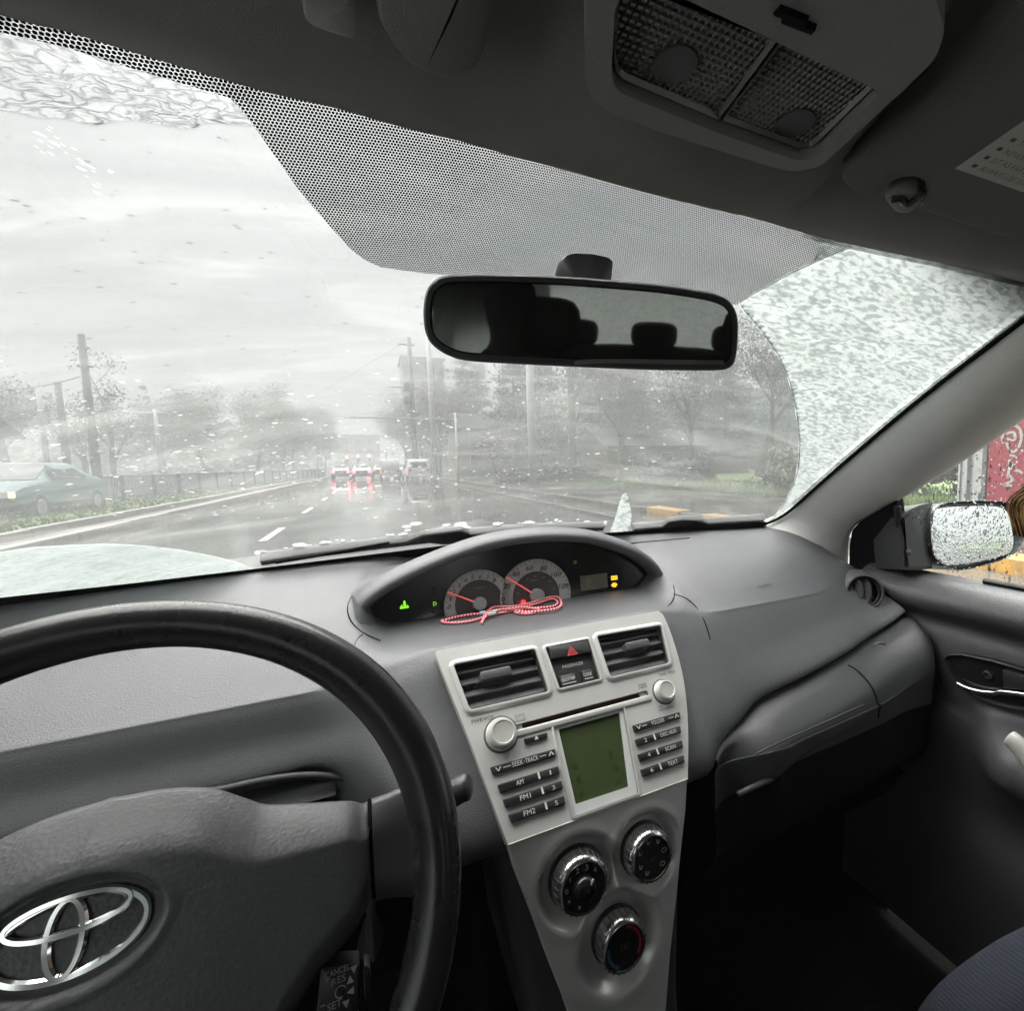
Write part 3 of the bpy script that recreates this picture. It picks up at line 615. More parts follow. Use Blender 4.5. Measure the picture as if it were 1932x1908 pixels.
def gauge(name, cpx, toppx, rin, nums, needle, a0, a1, ticks, parent):
    cx, cy = CF.hit(*cpx); r = math.hypot(*(np.array(CF.hit(*toppx))-(cx, cy)))
    g = mk(name, *lathe(CF.sub(cx, cy), [(r, 0.0), (r, 0.004), (r*0.985, 0.005), (r*rin*1.01, 0.005), (r*rin, 0.004)], 64, cap=False), M['dial'], parent, 40)
    mk('dial_centre', *lathe(CF.sub(cx, cy), [(r*rin, 0.0005), (r*rin, 0.0038)], 48), M['dialin'], g, 30)
    F2 = CF.sub(cx, cy, 0.0055)
    mb = MB()
    for k in range(ticks+1):
        a = math.radians(a0+(a1-a0)*k/ticks); L = r*(0.085 if k % 2 == 0 else 0.05)
        fr = F2.sub(0, 0, 0, a-math.pi/2); mb.add(*box(fr.p(0, r*0.965-L/2, 0), (r*0.012, L, 0.0006), fr))
    mb.mk('tick_marks', M['num'], g, 0)['kind'] = 'stuff'
    for s, px, h, wf in nums:
        a, b = CF.hit(*px); text(s, CF, a, b, h*wf, h, M['num'], g, 0.0058, 0.18, 'number')
    a, b = CF.hit(*needle); d = np.array([a-cx, b-cy]); L = np.linalg.norm(d); an = math.atan2(d[1], d[0]); fr = CF.sub(cx, cy, 0.0, an)
    mk('needle', *prism(fr, [(r*0.1, -0.0012), (L, -0.0006), (L, 0.0006), (r*0.1, 0.0012)], 0.007, 0.0082), M['needle'], g, 0)
    mk('needle_hub', *lathe(CF.sub(cx, cy), [(r*0.2, 0.003), (r*0.2, 0.010), (r*0.17, 0.0115)], 28), M['hubcap'], g, 40)
    return g, (cx, cy, r)
gT, kT = gauge('tachometer', c8(1228, 655), c8(1215, 330), 0.70, [('0', c8(937, 685), .0062, .75), ('1', c8(950, 610), .0062, .35), ('2', c8(983, 537), .0062, .7), ('3', c8(1032, 480), .0062, .7), ('4', c8(1092, 432), .0062, .75), ('5', c8(1160, 405), .0062, .7), ('6', c8(1233, 397), .0062, .7), ('7', c8(1305, 402), .0062, .7), ('8', c8(1368, 430), .0062, .7)], c8(915, 540), 200, 40, 16, clu)
gS, kS = gauge('speedometer', c8(1775, 580), c8(1775, 227), 0.66, [('0', c8(1452, 612), .0074, .75), ('20', c8(1492, 485), .0074, 1.6), ('40', c8(1575, 372), .0074, 1.7), ('60', c8(1705, 315), .0074, 1.6), ('80', c8(1840, 315), .0074, 1.6), ('100', c7(1157, 293), .0074, 2.3), ('120', c7(1197, 352), .0074, 2.2)], c8(1480, 400), 200, -20, 28, clu)
a, b = CF.hit(*c8(1755, 432)); text('MPH', CF, a, b, 0.013, 0.0032, M['hubcap'], gS, 0.0048)
for k, s_ in enumerate(('20', '40', '60', '80', '100', '120', '140', '160', '180')):
    an = math.radians(190-200*k/8); text(s_, CF, kS[0]+kS[2]*0.53*math.cos(an), kS[1]+kS[2]*0.53*math.sin(an), 0.0052, 0.003, M['hubcap'], gS, 0.0048, 0, 'number')
a, b = CF.hit(*c8(1235, 500)); text('x1000r/min', CF, a, b, 0.02, 0.003, M['hubcap'], gT, 0.0048)
# lit and unlit tell-tales
M['lampg'] = emit('lamp_green', (0.25, 0.9, 0.02), 0.055); M['lampo'] = emit('lamp_orange', (1.0, 0.42, 0.02), 0.085); M['lampr'] = emit('lamp_red', (1.0, 0.02, 0.02), 0.19)
def at8(x, y): return CF.hit(*c8(x, y))
M['ug'] = flat('unlit_gear_letter', (0.04, 0.04, 0.04)); a, b = at8(803, 658); text('D', CF, a, b, 0.0048, 0.0055, M['lampg'], clu, 0.001, 0, 'gear_letter')
for s_, yy in (('P', 513), ('R', 560), ('N', 610), ('2', 700), ('L', 735)):
    a, b = at8(795, yy); text(s_, CF, a, b, 0.0042, 0.0048, M['ug'], clu, 0.001, 0, 'gear_letter')
a, b = at8(508, 668); mb = MB()
mb.add(*prism(CF, [(a-.006, b-.0055), (a+.006, b-.0055), (a+.006, b-.003), (a-.006, b-.003)], 0, .001)); mb.add(*prism(CF, [(a-.001, b-.003), (a+.0022, b-.003), (a+.0022, b+.004), (a+.0004, b+.0065), (a-.001, b+.004)], 0, .001)); mb.add(*prism(CF, [(a-.0055, b-.003), (a-.002, b-.003), (a-.003, b+.001)], 0, .001)); mb.add(*prism(CF, [(a+.003, b-.003), (a+.0055, b-.003), (a+.004, b)], 0, .001))
mb.mk('headlight_lamp', M['lampg'], clu, 0)
a, b = CF.hit(*c7(1262, 229)); mk('gear_lamp', *lathe(CF.sub(a, b), [(0.0026, 0), (0.0026, 0.001), (0.0018, 0.001), (0.0018, 0)], 18, cap=False), emit('lamp_dim_green', (0.2, 0.5, 0.05), 0.008), clu, 0)
for k, (x, y) in enumerate(((1467, 312), (1467, 349))):
    a, b = CF.hit(*c7(x, y)); mb = MB()
    if k == 0:
        for dy in (0.0022, -0.0018): mb.add(*prism(CF, [(a-.006, b+dy-.0016), (a+.006, b+dy-.0016), (a+.006, b+dy+.0016), (a-.006, b+dy+.0016)], 0, .001))
    else:
        mb.add(*prism(CF, rpoly([(a-.0035, b-.0038), (a+.0035, b-.0038), (a+.0035, b+.0038), (a-.0035, b+.0038)], .002), 0, .001)); mb.add(*prism(CF, [(a-.0055, b-.0012), (a-.0037, b-.0012), (a-.0037, b+.0018), (a-.0055, b+.0018)], 0, .001)); mb.add(*prism(CF, [(a+.0037, b-.0012), (a+.0055, b-.0012), (a+.0055, b+.0018), (a+.0037, b+.0018)], 0, .001))
    mb.mk('warning_lamp', M['lampo'], clu, 0)
a, b = at8(1645, 645); mk('belt_lamp', *lathe(CF.sub(a, b, 0.006), [(0.0042, 0), (0.0042, 0.001)], 8), M['lampr'], clu, 0)
L4 = [CF.hit(*c7(x, y)) for x, y in ((1287, 302), (1428, 285), (1433, 362), (1292, 380))]
M['lcd'] = plastic('lcd_brown', (0.16, 0.145, 0.11), 0.25)
lc = mk('trip_display', *prism(CF, L4, 0, 0.001), M['lcd'], clu, 0)
a = sum(p[0] for p in L4)/4; b = sum(p[1] for p in L4)/4
for s_, dx, dy, w_, h_ in (('3:40', .011, .007, .016, .006), ('24283', .004, -.0065, .026, .006), ('F', -.018, .008, .003, .004), ('E', -.018, -.008, .003, .004)): text(s_, CF, a+dx, b+dy, w_, h_, M['print'], lc, 0.0014, 0.1, 'digits')
# joint line round the cluster pod
seam('pod_seam', [on_dash(*p) for p in ((663, 1128), (656, 1146), (659, 1166), (672, 1185), (690, 1198), (718, 1210))], clu, 0.0008)
seam('pod_seam', [on_dash(*p) for p in ((1270, 1106), (1272, 1122), (1266, 1138), (1254, 1150))], clu, 0.0008)
seam('pod_seam', [on_dash(*p) for p in ((1270, 1122), (1295, 1131), (1315, 1150), (1330, 1178), (1339, 1208))], clu, 0.0007)
seam('pod_seam', [on_dash(*p) for p in ((668, 1222), (674, 1208), (684, 1199))], clu, 0.0007)
seam('defroster_slit', [on_dash(*p, 0.001) for p in ((520, 1063), (600, 1050), (690, 1034), (735, 1026))], dsh, 0.0018)
seam('defroster_slit', [on_dash(*p, 0.001) for p in ((1190, 1027), (1240, 1022), (1300, 1017))], dsh, 0.0018)

# lanyard cord lying on the shelf in front of the dials
def shelf_pt(x, y, h=0.003):
    u, v = c7(x, y); p = on_z(u, v, -0.2225+h)
    if p[1] > 0.724: p = on_y(u, v, 0.724)
    return p
def cord_mat():
    m, nt, b = newmat('braided_cord'); uv = N(nt, 'ShaderNodeUVMap'); sep = N(nt, 'ShaderNodeSeparateXYZ'); nt.links.new(uv.outputs[0], sep.inputs[0])
    s = math_n(nt, 'FRACT', math_n(nt, 'ADD', math_n(nt, 'MULTIPLY', sep.outputs[0], 210.0), math_n(nt, 'MULTIPLY', sep.outputs[1], 1.0)))
    nt.links.new(ramp(nt, s, [(0.0, (0.80, 0.035, 0.085)), (0.60, (0.80, 0.035, 0.085)), (0.68, (0.85, 0.72, 0.70)), (0.95, (0.85, 0.72, 0.70))]), b.inputs['Base Color']); b.inputs['Roughness'].default_value = 0.6
    return m
M['cord'] = cord_mat()
lan = thing('lanyard', 'red and white braided cord lanyard lying looped below the dials', 'lanyard', shelf_pt(900, 500))
def cord(pts, r=0.0019, hs=None):
    P = cr([shelf_pt(x, y, 0.002+(hs[i] if hs else 0)) for i, (x, y) in enumerate(pts)], 7); o = mk('cord', *tube(P, r, 8), M['cord'], lan, 180)
    L = np.concatenate([[0], np.cumsum(np.linalg.norm(np.diff(P, axis=0), axis=1))]); uvlayer(o, lambda i: (L[min(i//8, len(L)-1)], (i % 8)/8)); return o
cord([(772, 500), (740, 502), (690, 508), (630, 520), (585, 532), (562, 538), (575, 545), (620, 548), (680, 544), (735, 534), (780, 518), (800, 500)])
cord([(785, 510), (800, 492), (830, 468), (870, 463), (920, 464), (960, 458), (1010, 448), (1060, 434), (1110, 417), (1150, 411), (1176, 416), (1188, 436), (1186, 458), (1160, 474), (1100, 484), (1030, 490), (965, 492)], hs=[.002]*17)
cord([(780, 520), (820, 506), (870, 496), (920, 486), (970, 470), (1020, 458), (1070, 444), (1120, 428), (1150, 424), (1168, 436), (1165, 452), (1130, 465), (1070, 470), (1000, 478), (950, 486), (958, 496), (1010, 500), (1060, 494)])
cord([(790, 505), (830, 486), (880, 478), (930, 474), (980, 466), (1030, 470), (1080, 476)], hs=[.004]*7)
cord([(800, 496), (792, 515), (780, 530), (770, 552)], hs=[.004, .003, .001, 0])
o = mk('bead', *lathe(Frame(shelf_pt(776, 498, 0.003), (0, 0, 1), (0, 1, 0)), [(0.0001, -0.005), (0.0036, -0.004), (0.0036, 0.004), (0.0001, 0.005)], 12), flat('cord_clip', (0.35, 0.5, 0.58), 0.4), lan, 40)
for x, y in ((835, 488), (825, 500)): mk('label_tab', *box(shelf_pt(x, y, 0.006), (0.011, 0.005, 0.003)), M['white'], lan, 0)
# ------------------------------------------------------------------ silver audio and climate panel
c2 = lambda x, y: (x*.29412+789.2, y*.29412+1136.5)
c3 = lambda x, y: (x*.26144+883.9, y*.26144+1452.2)
PF = Frame((0, 0.586, -0.22), (1, 0, 0), (0, 0.134, 0.166))
PF2 = Frame((0, 0.452, -0.386), (1, 0, 0), (0, 0.032, 0.174))
stk = thing('centre_stack', 'dark plastic console body flanking and carrying the silver audio panel', 'console', (0, 0.47, -0.5))
rows = []
for t in np.linspace(0, 1, 24):
    z = -0.235-t*0.60; yp = 0.586+(z+0.22)*0.807+0.010 if z > -0.386 else 0.452+(z+0.386)*0.184+0.024
    hw = np.interp(z, [-0.85, -0.63, -0.47, -0.386, -0.235], [0.075, 0.086, 0.112, 0.130, 0.170]); r = 0.03; L = 0.30
    if z > -0.40: yp += 0.012
    rows.append([(-hw-0.004, yp+L, z), (-hw-0.003, yp+r*1.6, z), (-hw-0.001, yp+r*0.6, z), (-hw+0.006, yp+r*0.15, z), (-hw+0.016, yp, z), (0, yp, z), (hw-0.016, yp, z), (hw-0.006, yp+r*0.15, z), (hw+0.001, yp+r*0.6, z), (hw+0.003, yp+r*1.6, z), (hw+0.004, yp+L, z)])
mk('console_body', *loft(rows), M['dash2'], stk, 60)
pan = thing('audio_panel', 'silver audio and climate panel below the instrument cluster', 'control panel', (0, 0.5, -0.3))
rp = lambda *l: [c2(*q) for q in l]
oL = [(-0.1599, -0.002), (-0.1423, -0.0723), (-0.1328, -0.1129), (-0.1113, -0.2131)]
oR = [(0.1113, -0.2131), (0.1381, -0.1553), (0.1550, -0.1030), (0.1620, -0.055), (0.1622, -0.012), (0.1560, 0.0)]
oR = [tuple(p) for p in cr(oR, 5)]
def sym(l): return [(-a, b) for a, b in l[::-1]]
outer = rpoly([(-0.1595, -0.0005)]+oL[1:]+oR, [0.006]+[0.0001]*3+[0.0001]*len(oR), 4)
def quad(*pts, r=0.003): return rpoly([PF.hit(*c2(*p)) for p in pts], r, 4)
VL = rpoly([(-0.1405, -0.0215), (-0.0395, -0.0215), (-0.0340, -0.0765), (-0.1290, -0.0765)], 0.004, 4)
VR = rpoly([(0.0480, -0.0205), (0.1500, -0.0225), (0.1420, -0.0765), (0.0500, -0.0765)], 0.004, 4)
MID = rpoly([(-0.0255, -0.0222), (0.0350, -0.0222), (0.0368, -0.0760), (-0.0198, -0.0760)], 0.002, 3)
SLOT = rpoly([(-0.084, -0.1035), (0.0965, -0.1030), (0.0975, -0.1120), (-0.083, -0.1125)], 0.002, 3)
SCR = rpoly([(-0.0380, -0.1160), (0.0560, -0.1160), (0.0435, -0.2105), (-0.0385, -0.2105)], 0.002, 3)
fp = mk('faceplate', *plate(PF, outer, [VL, VR, MID, SLOT, SCR], 0.0, -0.016, -0.02), M['silver'], pan, 30)
bevel(fp, 0.0012, 3, 50)
def rim(poly, w, h, name, mat, parent, hb=-0.004):    # raised lip round an opening
    A = poly; B = inset(ccw(poly), -w); n = len(A); A = ccw(A); rows = [[PF.p(a, b, hb) for a, b in A], [PF.p(a, b, h*0.9) for a, b in A], [PF.p(a, b, h) for a, b in inset(A, -w*0.35)], [PF.p(a, b, h*0.7) for a, b in inset(A, -w*0.75)], [PF.p(a, b, 0.0) for a, b in B]]
    return mk(name, *loft(rows, close_u=True), mat, parent, 50)
def tilt_box(mb, x0, x1, y, wd, th, tilt, h):
    f2 = PF.sub((x0+x1)/2, y, h); mb.add(*box(f2.o, (x1-x0, wd, th), f2, tilt)); return mb
def vent(poly, xl, xr, tabx, taby):
    v = mk('air_vent', *prism(PF, inset(ccw(poly), -0.0005), -0.045, -0.044), M['matte'], pan, 0)
    rows = [[PF.p(a, b, -0.001) for a, b in ccw(poly)], [PF.p(a, b, -0.045) for a, b in ccw(poly)]]
    mk('duct', *loft(rows, close_u=True), M['matte'], v, 0)
    rim(poly, 0.006, 0.004, 'vent_surround', M['silver'], v)
    for k in range(4):
        y = -0.0275-0.0142*k; f = (y+0.0215)/-0.055; mb = MB()
        x0 = xl[0]+(xl[1]-xl[0])*f+0.0015; x1 = xr[0]+(xr[1]-xr[0])*f-0.0015
        tilt_box(mb, x0, x1, y, 0.0135, 0.0030, -0.80, -0.010)
        bevel(mb.mk('slat', M['vent'], v, 30), 0.0007, 2)
    f2 = PF.sub(tabx, taby, 0.0)
    tb = mk('vent_tab', *prism(f2, rpoly([(-0.019, -0.0055), (0.019, -0.0055), (0.0185, 0.0055), (-0.0185, 0.0055)], 0.003, 4), -0.012, 0.006, 0.0018), M['vent'], v, 40)
    mb = MB()
    for k in range(5): mb.add(*box(f2.p(-0.03+k*0.015, taby*0-0.012, -0.034), (0.0012, 0.04, 0.014), f2))
    mb.mk('guide_vane', M['black'], v, 0)['kind'] = 'stuff'
    return v
ta = PF.hit(*c2(495, 463)); tb_ = PF.hit(*c2(1400, 278))
vent(VL, (-0.1405, -0.1290), (-0.0395, -0.0340), *ta)['label'] = 'wider air vent left of the hazard switch'
vent(VR, (0.0480, 0.0500), (0.1500, 0.1420), *tb_)['label'] = 'air vent right of the hazard switch'
# middle switch block
sw = mk('switch_block', *prism(PF, MID, -0.02, -0.004), M['btn'], pan, 0); rim(MID, 0.004, 0.003, 'block_surround', M['silver'], sw)
hz = [PF.hit(*c2(*p)) for p in ((828, 290), (1092, 247), (1110, 325), (852, 372))]
hzb = bevel(mk('hazard_button', *prism(PF, rpoly(hz, 0.002), -0.004, 0.003, 0.0015), M['btn'], sw, 40), 0.0005)
a, b = PF.hit(*c2(980, 318)); tri = [(a-.0075, b-.0055), (a+.0075, b-.0055), (a, b+.0065)]; mb = MB()
mb.add(*plate(PF, tri, [inset(tri, 0.0014)], 0.0034, 0.003)); mb.add(*plate(PF, inset(tri, 0.0024), [inset(tri, 0.0033)], 0.0034, 0.003)); mb.mk('hazard_symbol', flat('hazard_red', (0.6, 0.06, 0.06)), sw, 0)
def ptext(s, x, y, w, h, mat=None, parent=pan, off=0.0004, F=PF, cv=c2, **k):
    a, b = F.hit(*cv(x, y)); return text(s, F, a, b, w, h, mat or M['white'], parent, off, **k)
ptext('PASSENGER', 997, 397, 0.029, 0.0042, None, sw, -0.0036); ptext('AIR BAG', 935, 437, 0.012, 0.003, M['print'], sw, -0.0036)
for s_, x, y, w, ux in (('ODO/TRIP', 962, 494, .0185, 970), ('CLOCK', 1086, 463, .0115, 1095)):
    ptext(s_, x, y, w, 0.0042, None, sw, 0.0004); a, b = PF.hit(*c2(ux, y+25)); bevel(mk('switch_button', *prism(PF, rpoly([(a-w/2-.002, b-.003), (a+w/2+.001, b-.003), (a+w/2+.001, b+.011), (a-w/2-.002, b+.011)], .001), -0.004, 0.0002, 0.0008), M['btn'], sw, 40), 0.0004)
    mk('mark', *prism(PF, [(a-w/2, b-.0004), (a+w/2, b-.0004), (a+w/2, b+.0004), (a-w/2, b+.0004)], 0.0002, 0.0004), M['white'], sw, 0)
# disc slot
sl_ = mk('disc_slot', *prism(PF, inset(ccw(SLOT), -0.0005), -0.02, -0.019), M['matte'], pan, 0)
M['slot'] = flat('slot_felt', (0.045, 0.022, 0.02), 0.9)
mk('slot_flap', *prism(PF, [(-0.072, -0.1035), (0.084, -0.1030), (0.085, -0.1085), (-0.071, -0.1090)], -0.012, -0.006), M['slot'], sl_, 0)
mk('slot_lip', *prism(PF, rpoly([(-0.084, -0.1098), (0.098, -0.1093), (0.0985, -0.1165), (-0.0825, -0.1170)], .002), -0.003, 0.0022, 0.0015), M['silver'], sl_, 40)
for x in (-0.078, 0.0905): mk('slot_end', *prism(PF, [(x-.005, -.1095), (x+.005, -.1095), (x+.005, -.1035), (x-.005, -.1035)], -0.010, -0.003), M['silver2'], sl_, 0)
# display
scn = mk('display_frame', *prism(PF, SCR, -0.02, -0.009), M['silver2'], pan, 0)
GL = rpoly([(-0.0318, -0.1205), (0.0500, -0.1203), (0.0350, -0.2000), (-0.0320, -0.1990)], 0.001, 2)
M['lcdg'] = plastic('lcd_green', (0.046, 0.062, 0.027), 0.10, spec=0.6, var=0.12)
rim(SCR, 0.003, 0.0018, 'display_surround', M['silver2'], scn)
mk('display_bezel', *plate(PF, inset(ccw(SCR), 0.0006), [GL], -0.0015, -0.008), flat('clear_bezel', (0.55, 0.56, 0.56), 0.2, 0.6), scn, 30)
mk('display_glass', *prism(PF, inset(ccw(GL), -0.0003), -0.008, -0.0045), M['lcdg'], scn, 0)
M['seg'] = flat('lcd_segment', (0.030, 0.040, 0.016), 0.4)
for x, y, s_ in ((1035, 1135, '5'), (1055, 1235, '6'), (1290, 1150, '4'), (1275, 1060, '3'), (1245, 975, '2'), (1010, 1045, '1')): ptext(s_, x, y, 0.0055, 0.007, M['seg'], scn, -0.0042)
# round knobs
def knob(c, R, h, name, parent):
    a, b = PF.hit(*c2(*c)); fr = PF.sub(a, b); k = mk(name, *lathe(fr, [(R*1.16, -0.001), (R*1.16, 0.0022), (R*1.08, 0.0035), (R*1.02, 0.0036), (R, 0.004), (R*0.97, h*0.85), (R*0.93, h), (R*0.80, h+0.0004), (R*0.76, h-0.0004), (R*0.4, h-0.0008)], 48), M['silver2'], parent, 28)
    mk('knob_base', *lathe(fr, [(R*1.30, 0.0), (R*1.27, 0.0012), (R*1.15, 0.0016)], 40), M['print'], k, 40)
    return k
knob((532, 848), 0.0152, 0.015, 'volume_knob', pan); knob((1573, 575), 0.0126, 0.012, 'tune_knob', pan)
ptext('PWR', 378, 762, 0.0125, 0.0044, M['print']); ptext('·', 419, 750, 0.001, 0.001, M['print']); ptext('VOL', 455, 742, 0.0125, 0.0044, M['print'])
ptext('TUNE', 1565, 463, 0.0115, 0.0036, M['print']); ptext('·', 1598, 455, 0.0008, 0.0008, M['print']); ptext('FILE', 1625, 448, 0.0095, 0.0036, M['print'])
ptext('WMA', 1436, 530, 0.0120, 0.0030, M['print']); ptext('MP3', 1440, 548, 0.0115, 0.0026, M['print']); ptext('PUSH', 1552, 672, 0.006, 0.0024, M['print']); ptext('AUDIO CONTROL', 1592, 683, 0.024, 0.0028, M['print'])
a, b = PF.hit(*c2(653, 738)); mk('disc_mark', *plate(PF, rpoly([(a-.006, b-.004), (a+.006, b-.004), (a+.006, b+.004), (a-.006, b+.004)], .001), [ring2(a, b, .0022, 10)], 0.0004, 0.0), flat('faint_mark', (0.36, 0.35, 0.34)), pan, 0)
# bar buttons
def bar(x0, x1, y, h, split, left, right, lab=None):
    pl = rpoly([(x0, y-h/2), (x1, y-h/2), (x1+(0.0002 if x0 < 0 else 0.002), y+h/2), (x0-(0.0015 if x0 < 0 else 0.0), y+h/2)], 0.0012, 3)
    o = bevel(mk('button', *prism(PF, pl, -0.002, 0.0042, 0.0014), M['btn'], pan, 40), 0.0003)
    if split is not None:
        mk('button_mark', *prism(PF, rpoly([(split-.0011, y-.0030), (split+.0011, y-.0030), (split+.0007, y+.0040), (split-.0015, y+.0040)], .0005, 2), 0.0035, 0.0046), M['white'], o, 0)
    for s_, cx, w, hh in left+right: text(s_, PF, cx, y, w, hh, M['white'], o, 0.0046)
    return o
o = bar(-0.1155, -0.0430, -0.1436, 0.0080, None, [('SEEK', -0.0875, .0125, .0048), ('·', -0.0800, .001, .001), ('TRACK', -0.0713, .0150, .0048)], [])
def chev(o, cx, cy, up, dash):
    s_ = 1 if up else -1; mb = MB()
    for sg in (-1, 1): mb.add(*prism(PF, ccw([(cx+sg*.0032, cy-s_*.0018), (cx+sg*.0022, cy-s_*.0022), (cx-sg*.0003, cy+s_*.0016), (cx+sg*.0003, cy+s_*.0024)]), 0.0044, 0.0047))
    mb.add(*prism(PF, [(dash[0], cy-.0004), (dash[1], cy-.0004), (dash[1], cy+.0004), (dash[0], cy+.0004)], 0.0044, 0.0047)); mb.mk('arrow_symbol', M['white'], o, 0)
chev(o, -0.1090, -0.1436, False, (-0.1035, -0.0955)); chev(o, -0.0485, -0.1436, True, (-0.0620, -0.0545))
bar(-0.1110, -0.0434, -0.1620, 0.0084, -0.0670, [('AM', -0.0890, .0080, .0048)], [('1', -0.0540, .0016, .0044)])
bar(-0.1080, -0.0436, -0.1770, 0.0084, -0.0665, [('FM1', -0.0860, .0115, .0048)], [('3', -0.0540, .0032, .0044)])
bar(-0.1048, -0.0442, -0.1918, 0.0084, -0.0660, [('FM2', -0.0848, .0125, .0048)], [('5', -0.0545, .0032, .0044)])
ej = [PF.hit(*c2(*p)) for p in ((675, 880), (822, 840), (827, 872), (685, 915))]; ex_, ey_ = np.mean(ej, 0)
eo = bevel(mk('button', *prism(PF, rpoly(ej, 0.001), -0.002, 0.004, 0.0012), M['btn'], pan, 40), 0.0003)
mk('eject_symbol', *MB().add(*prism(PF, [(ex_-.0022, ey_-.0004), (ex_+.0022, ey_-.0004), (ex_, ey_+.0022)], .004, .0044)).add(*prism(PF, [(ex_-.0022, ey_-.0018), (ex_+.0022, ey_-.0018), (ex_+.0022, ey_-.001), (ex_-.0022, ey_-.001)], .004, .0044)).__dict__.values(), M['white'], eo, 0)
o = bar(0.0603, 0.1285, -0.1432, 0.0078, None, [('FOLDER', 0.0950, .0185, .0046)], []); chev(o, 0.0668, -0.1432, False, (0.0715, 0.0785)); chev(o, 0.1235, -0.1432, True, (0.1110, 0.1185))
bar(0.0580, 0.1222, -0.1592, 0.0082, 0.0838, [('2', 0.0705, .0036, .0044)], [('DISC', 0.0975, .0110, .0044), ('·', 0.1040, .0008, .0008), ('AUX', 0.1105, .0105, .0044)])
bar(0.0556, 0.1178, -0.1755, 0.0082, 0.0815, [('4', 0.0690, .0036, .0044)], [('SCAN', 0.1000, .0150, .0044)])
bar(0.0532, 0.1130, -0.1917, 0.0082, 0.0790, [('6', 0.0665, .0036, .0044)], [('TEXT', 0.0965, .0145, .0044)])
# lower climate plate: one skin sculpted with hollows round the three dials
KN = [(-0.0386, -0.0615, 0.0305), (0.0455, -0.0620, 0.0285), (0.0015, -0.1380, 0.0285)]
def lowedge(t):
    f = np.interp(-t, [0, 0.0355, 0.0899, 0.1298, 0.1802, 0.236, 0.30], [0.1113, 0.1040, 0.0885, 0.0780, 0.0633, 0.0500, 0.038]); return f
def hollow(x, t):
    h = 0.0
    d1 = math.hypot(x-KN[0][0], t-KN[0][1]); d2 = math.hypot(x-KN[1][0], t-KN[1][1]); d3 = math.hypot((x-KN[2][0])*0.95, (t-KN[2][1])*0.92)
    def cup(d, R, w, dp): q = min(1, max(0, (R+w-d)/w)); return -dp*q*q*(3-2*q)
    h = min(cup(d1, 0.0375, 0.012, 0.010), cup(d2, 0.0350, 0.012, 0.009), cup(d3, 0.0365, 0.015, 0.011))
    def sm(d, R, w, dp): q = (d-R)/w; return dp*math.exp(-q*q)
    return h+sm(d1, 0.052, 0.006, 0.0010)+sm(d3, 0.055, 0.007, 0.0012)+sm(d2, 0.049, 0.006, 0.0010)
rows = []
for t in np.concatenate([[0.0], np.linspace(-0.0008, -0.30, 150)]):
    w = lowedge(t); r_ = [PF2.p(-w, t, -0.028), PF2.p(-w, t, -0.002)]
    for s_ in np.linspace(-1, 1, 110):
        x = s_*(w-0.0015); e = (1-abs(s_)**14); r_.append(PF2.p(x, t-0.0006, (hollow(x, t) if t < 0 else 0)*e-0.0012*(1-e)))
    r_ += [PF2.p(w, t, -0.002), PF2.p(w, t, -0.028)]; rows.append(r_)
M['silver_low'] = plastic('silver_paint_brightened', (0.78, 0.775, 0.76), 0.32, 0.02, 2600, spec=0.5, var=0.03, metal=0.35)  # panel silver made paler, standing in for light the lower plate lacks
clp = mk('climate_plate', *loft(rows), M['silver_low'], pan, 180)
mk('plate_edge', *tube([PF2.p(x, 0.0004, 0.0004) for x in np.linspace(-0.111, 0.111, 8)], 0.0005, 6), M['silver2'], pan, 60)
def dial(i, face):
    x, t, R = KN[i]; fr = PF2.sub(x, t, -0.009); d = mk('climate_dial', *lathe(fr, [(R*1.06, 0), (R*1.06, 0.003), (R*1.0, 0.004)], 48, cap=False), M['black'], pan, 40)
    d['label'] = ['fan speed dial with pointed knob', 'airflow dial with vent pictograms', 'temperature dial with blue and red arc'][i]
    prof = [(R*1.0, 0.003), (R*0.985, 0.014), (R*0.95, 0.0185), (R*0.88, 0.0215), (R*0.80, 0.0222)]
    mk('dial_grip', *lathe(fr, prof, 60, cap=False), M['grip'], d, 60)
    n = 26; mb = MB()
    for k in range(n):
        a = 2*math.pi*k/n; q = fr.sub(0, 0, 0, a); mb.add(*tube([q.p(R*1.003, 0, 0.004), q.p(R*0.99, 0, 0.014), q.p(R*0.955, 0, 0.0186), q.p(R*0.90, 0, 0.0210)], 0.0005, 5))
    mb.mk('grip_rib', M['print'], d, 60)['kind'] = 'stuff'
    mk('dial_face', *lathe(fr, [(R*0.81, 0.0215), (R*0.79, 0.0205), (0.001, 0.0200)], 48), M['gloss'], d, 50)
    return d, fr.sub(0, 0, 0.0206), R
M['dim'] = flat('dim_print', (0.35, 0.35, 0.34), 0.5)
d, fr, R = dial(0, 0)
for k, s_ in enumerate(('0', '1', '2', '3', '4')): an = math.radians(172-33*k); text(s_, fr, R*0.62*math.cos(an), R*0.62*math.sin(an), 0.0034 if s_ != '1' else .0012, 0.0050, M['dim'], d, 0.0002, 0, 'number')
for an in (205, 250): mk('fan_symbol', *prism(fr.sub(R*0.62*math.cos(math.radians(an)), R*0.62*math.sin(math.radians(an))), [(0.0024*(1 if k % 2 else .35)*math.cos(k*.785), 0.0024*(1 if k % 2 else .35)*math.sin(k*.785)) for k in range(8)], 0, 0.0002), M['dim'], d, 0)
kn_ = mk('pointer_knob', *lathe(fr, [(R*0.42, 0), (R*0.40, 0.006), (R*0.34, 0.0085), (R*0.2, 0.0095), (R*0.02, 0.0098)], 36), M['gloss'], d, 60)
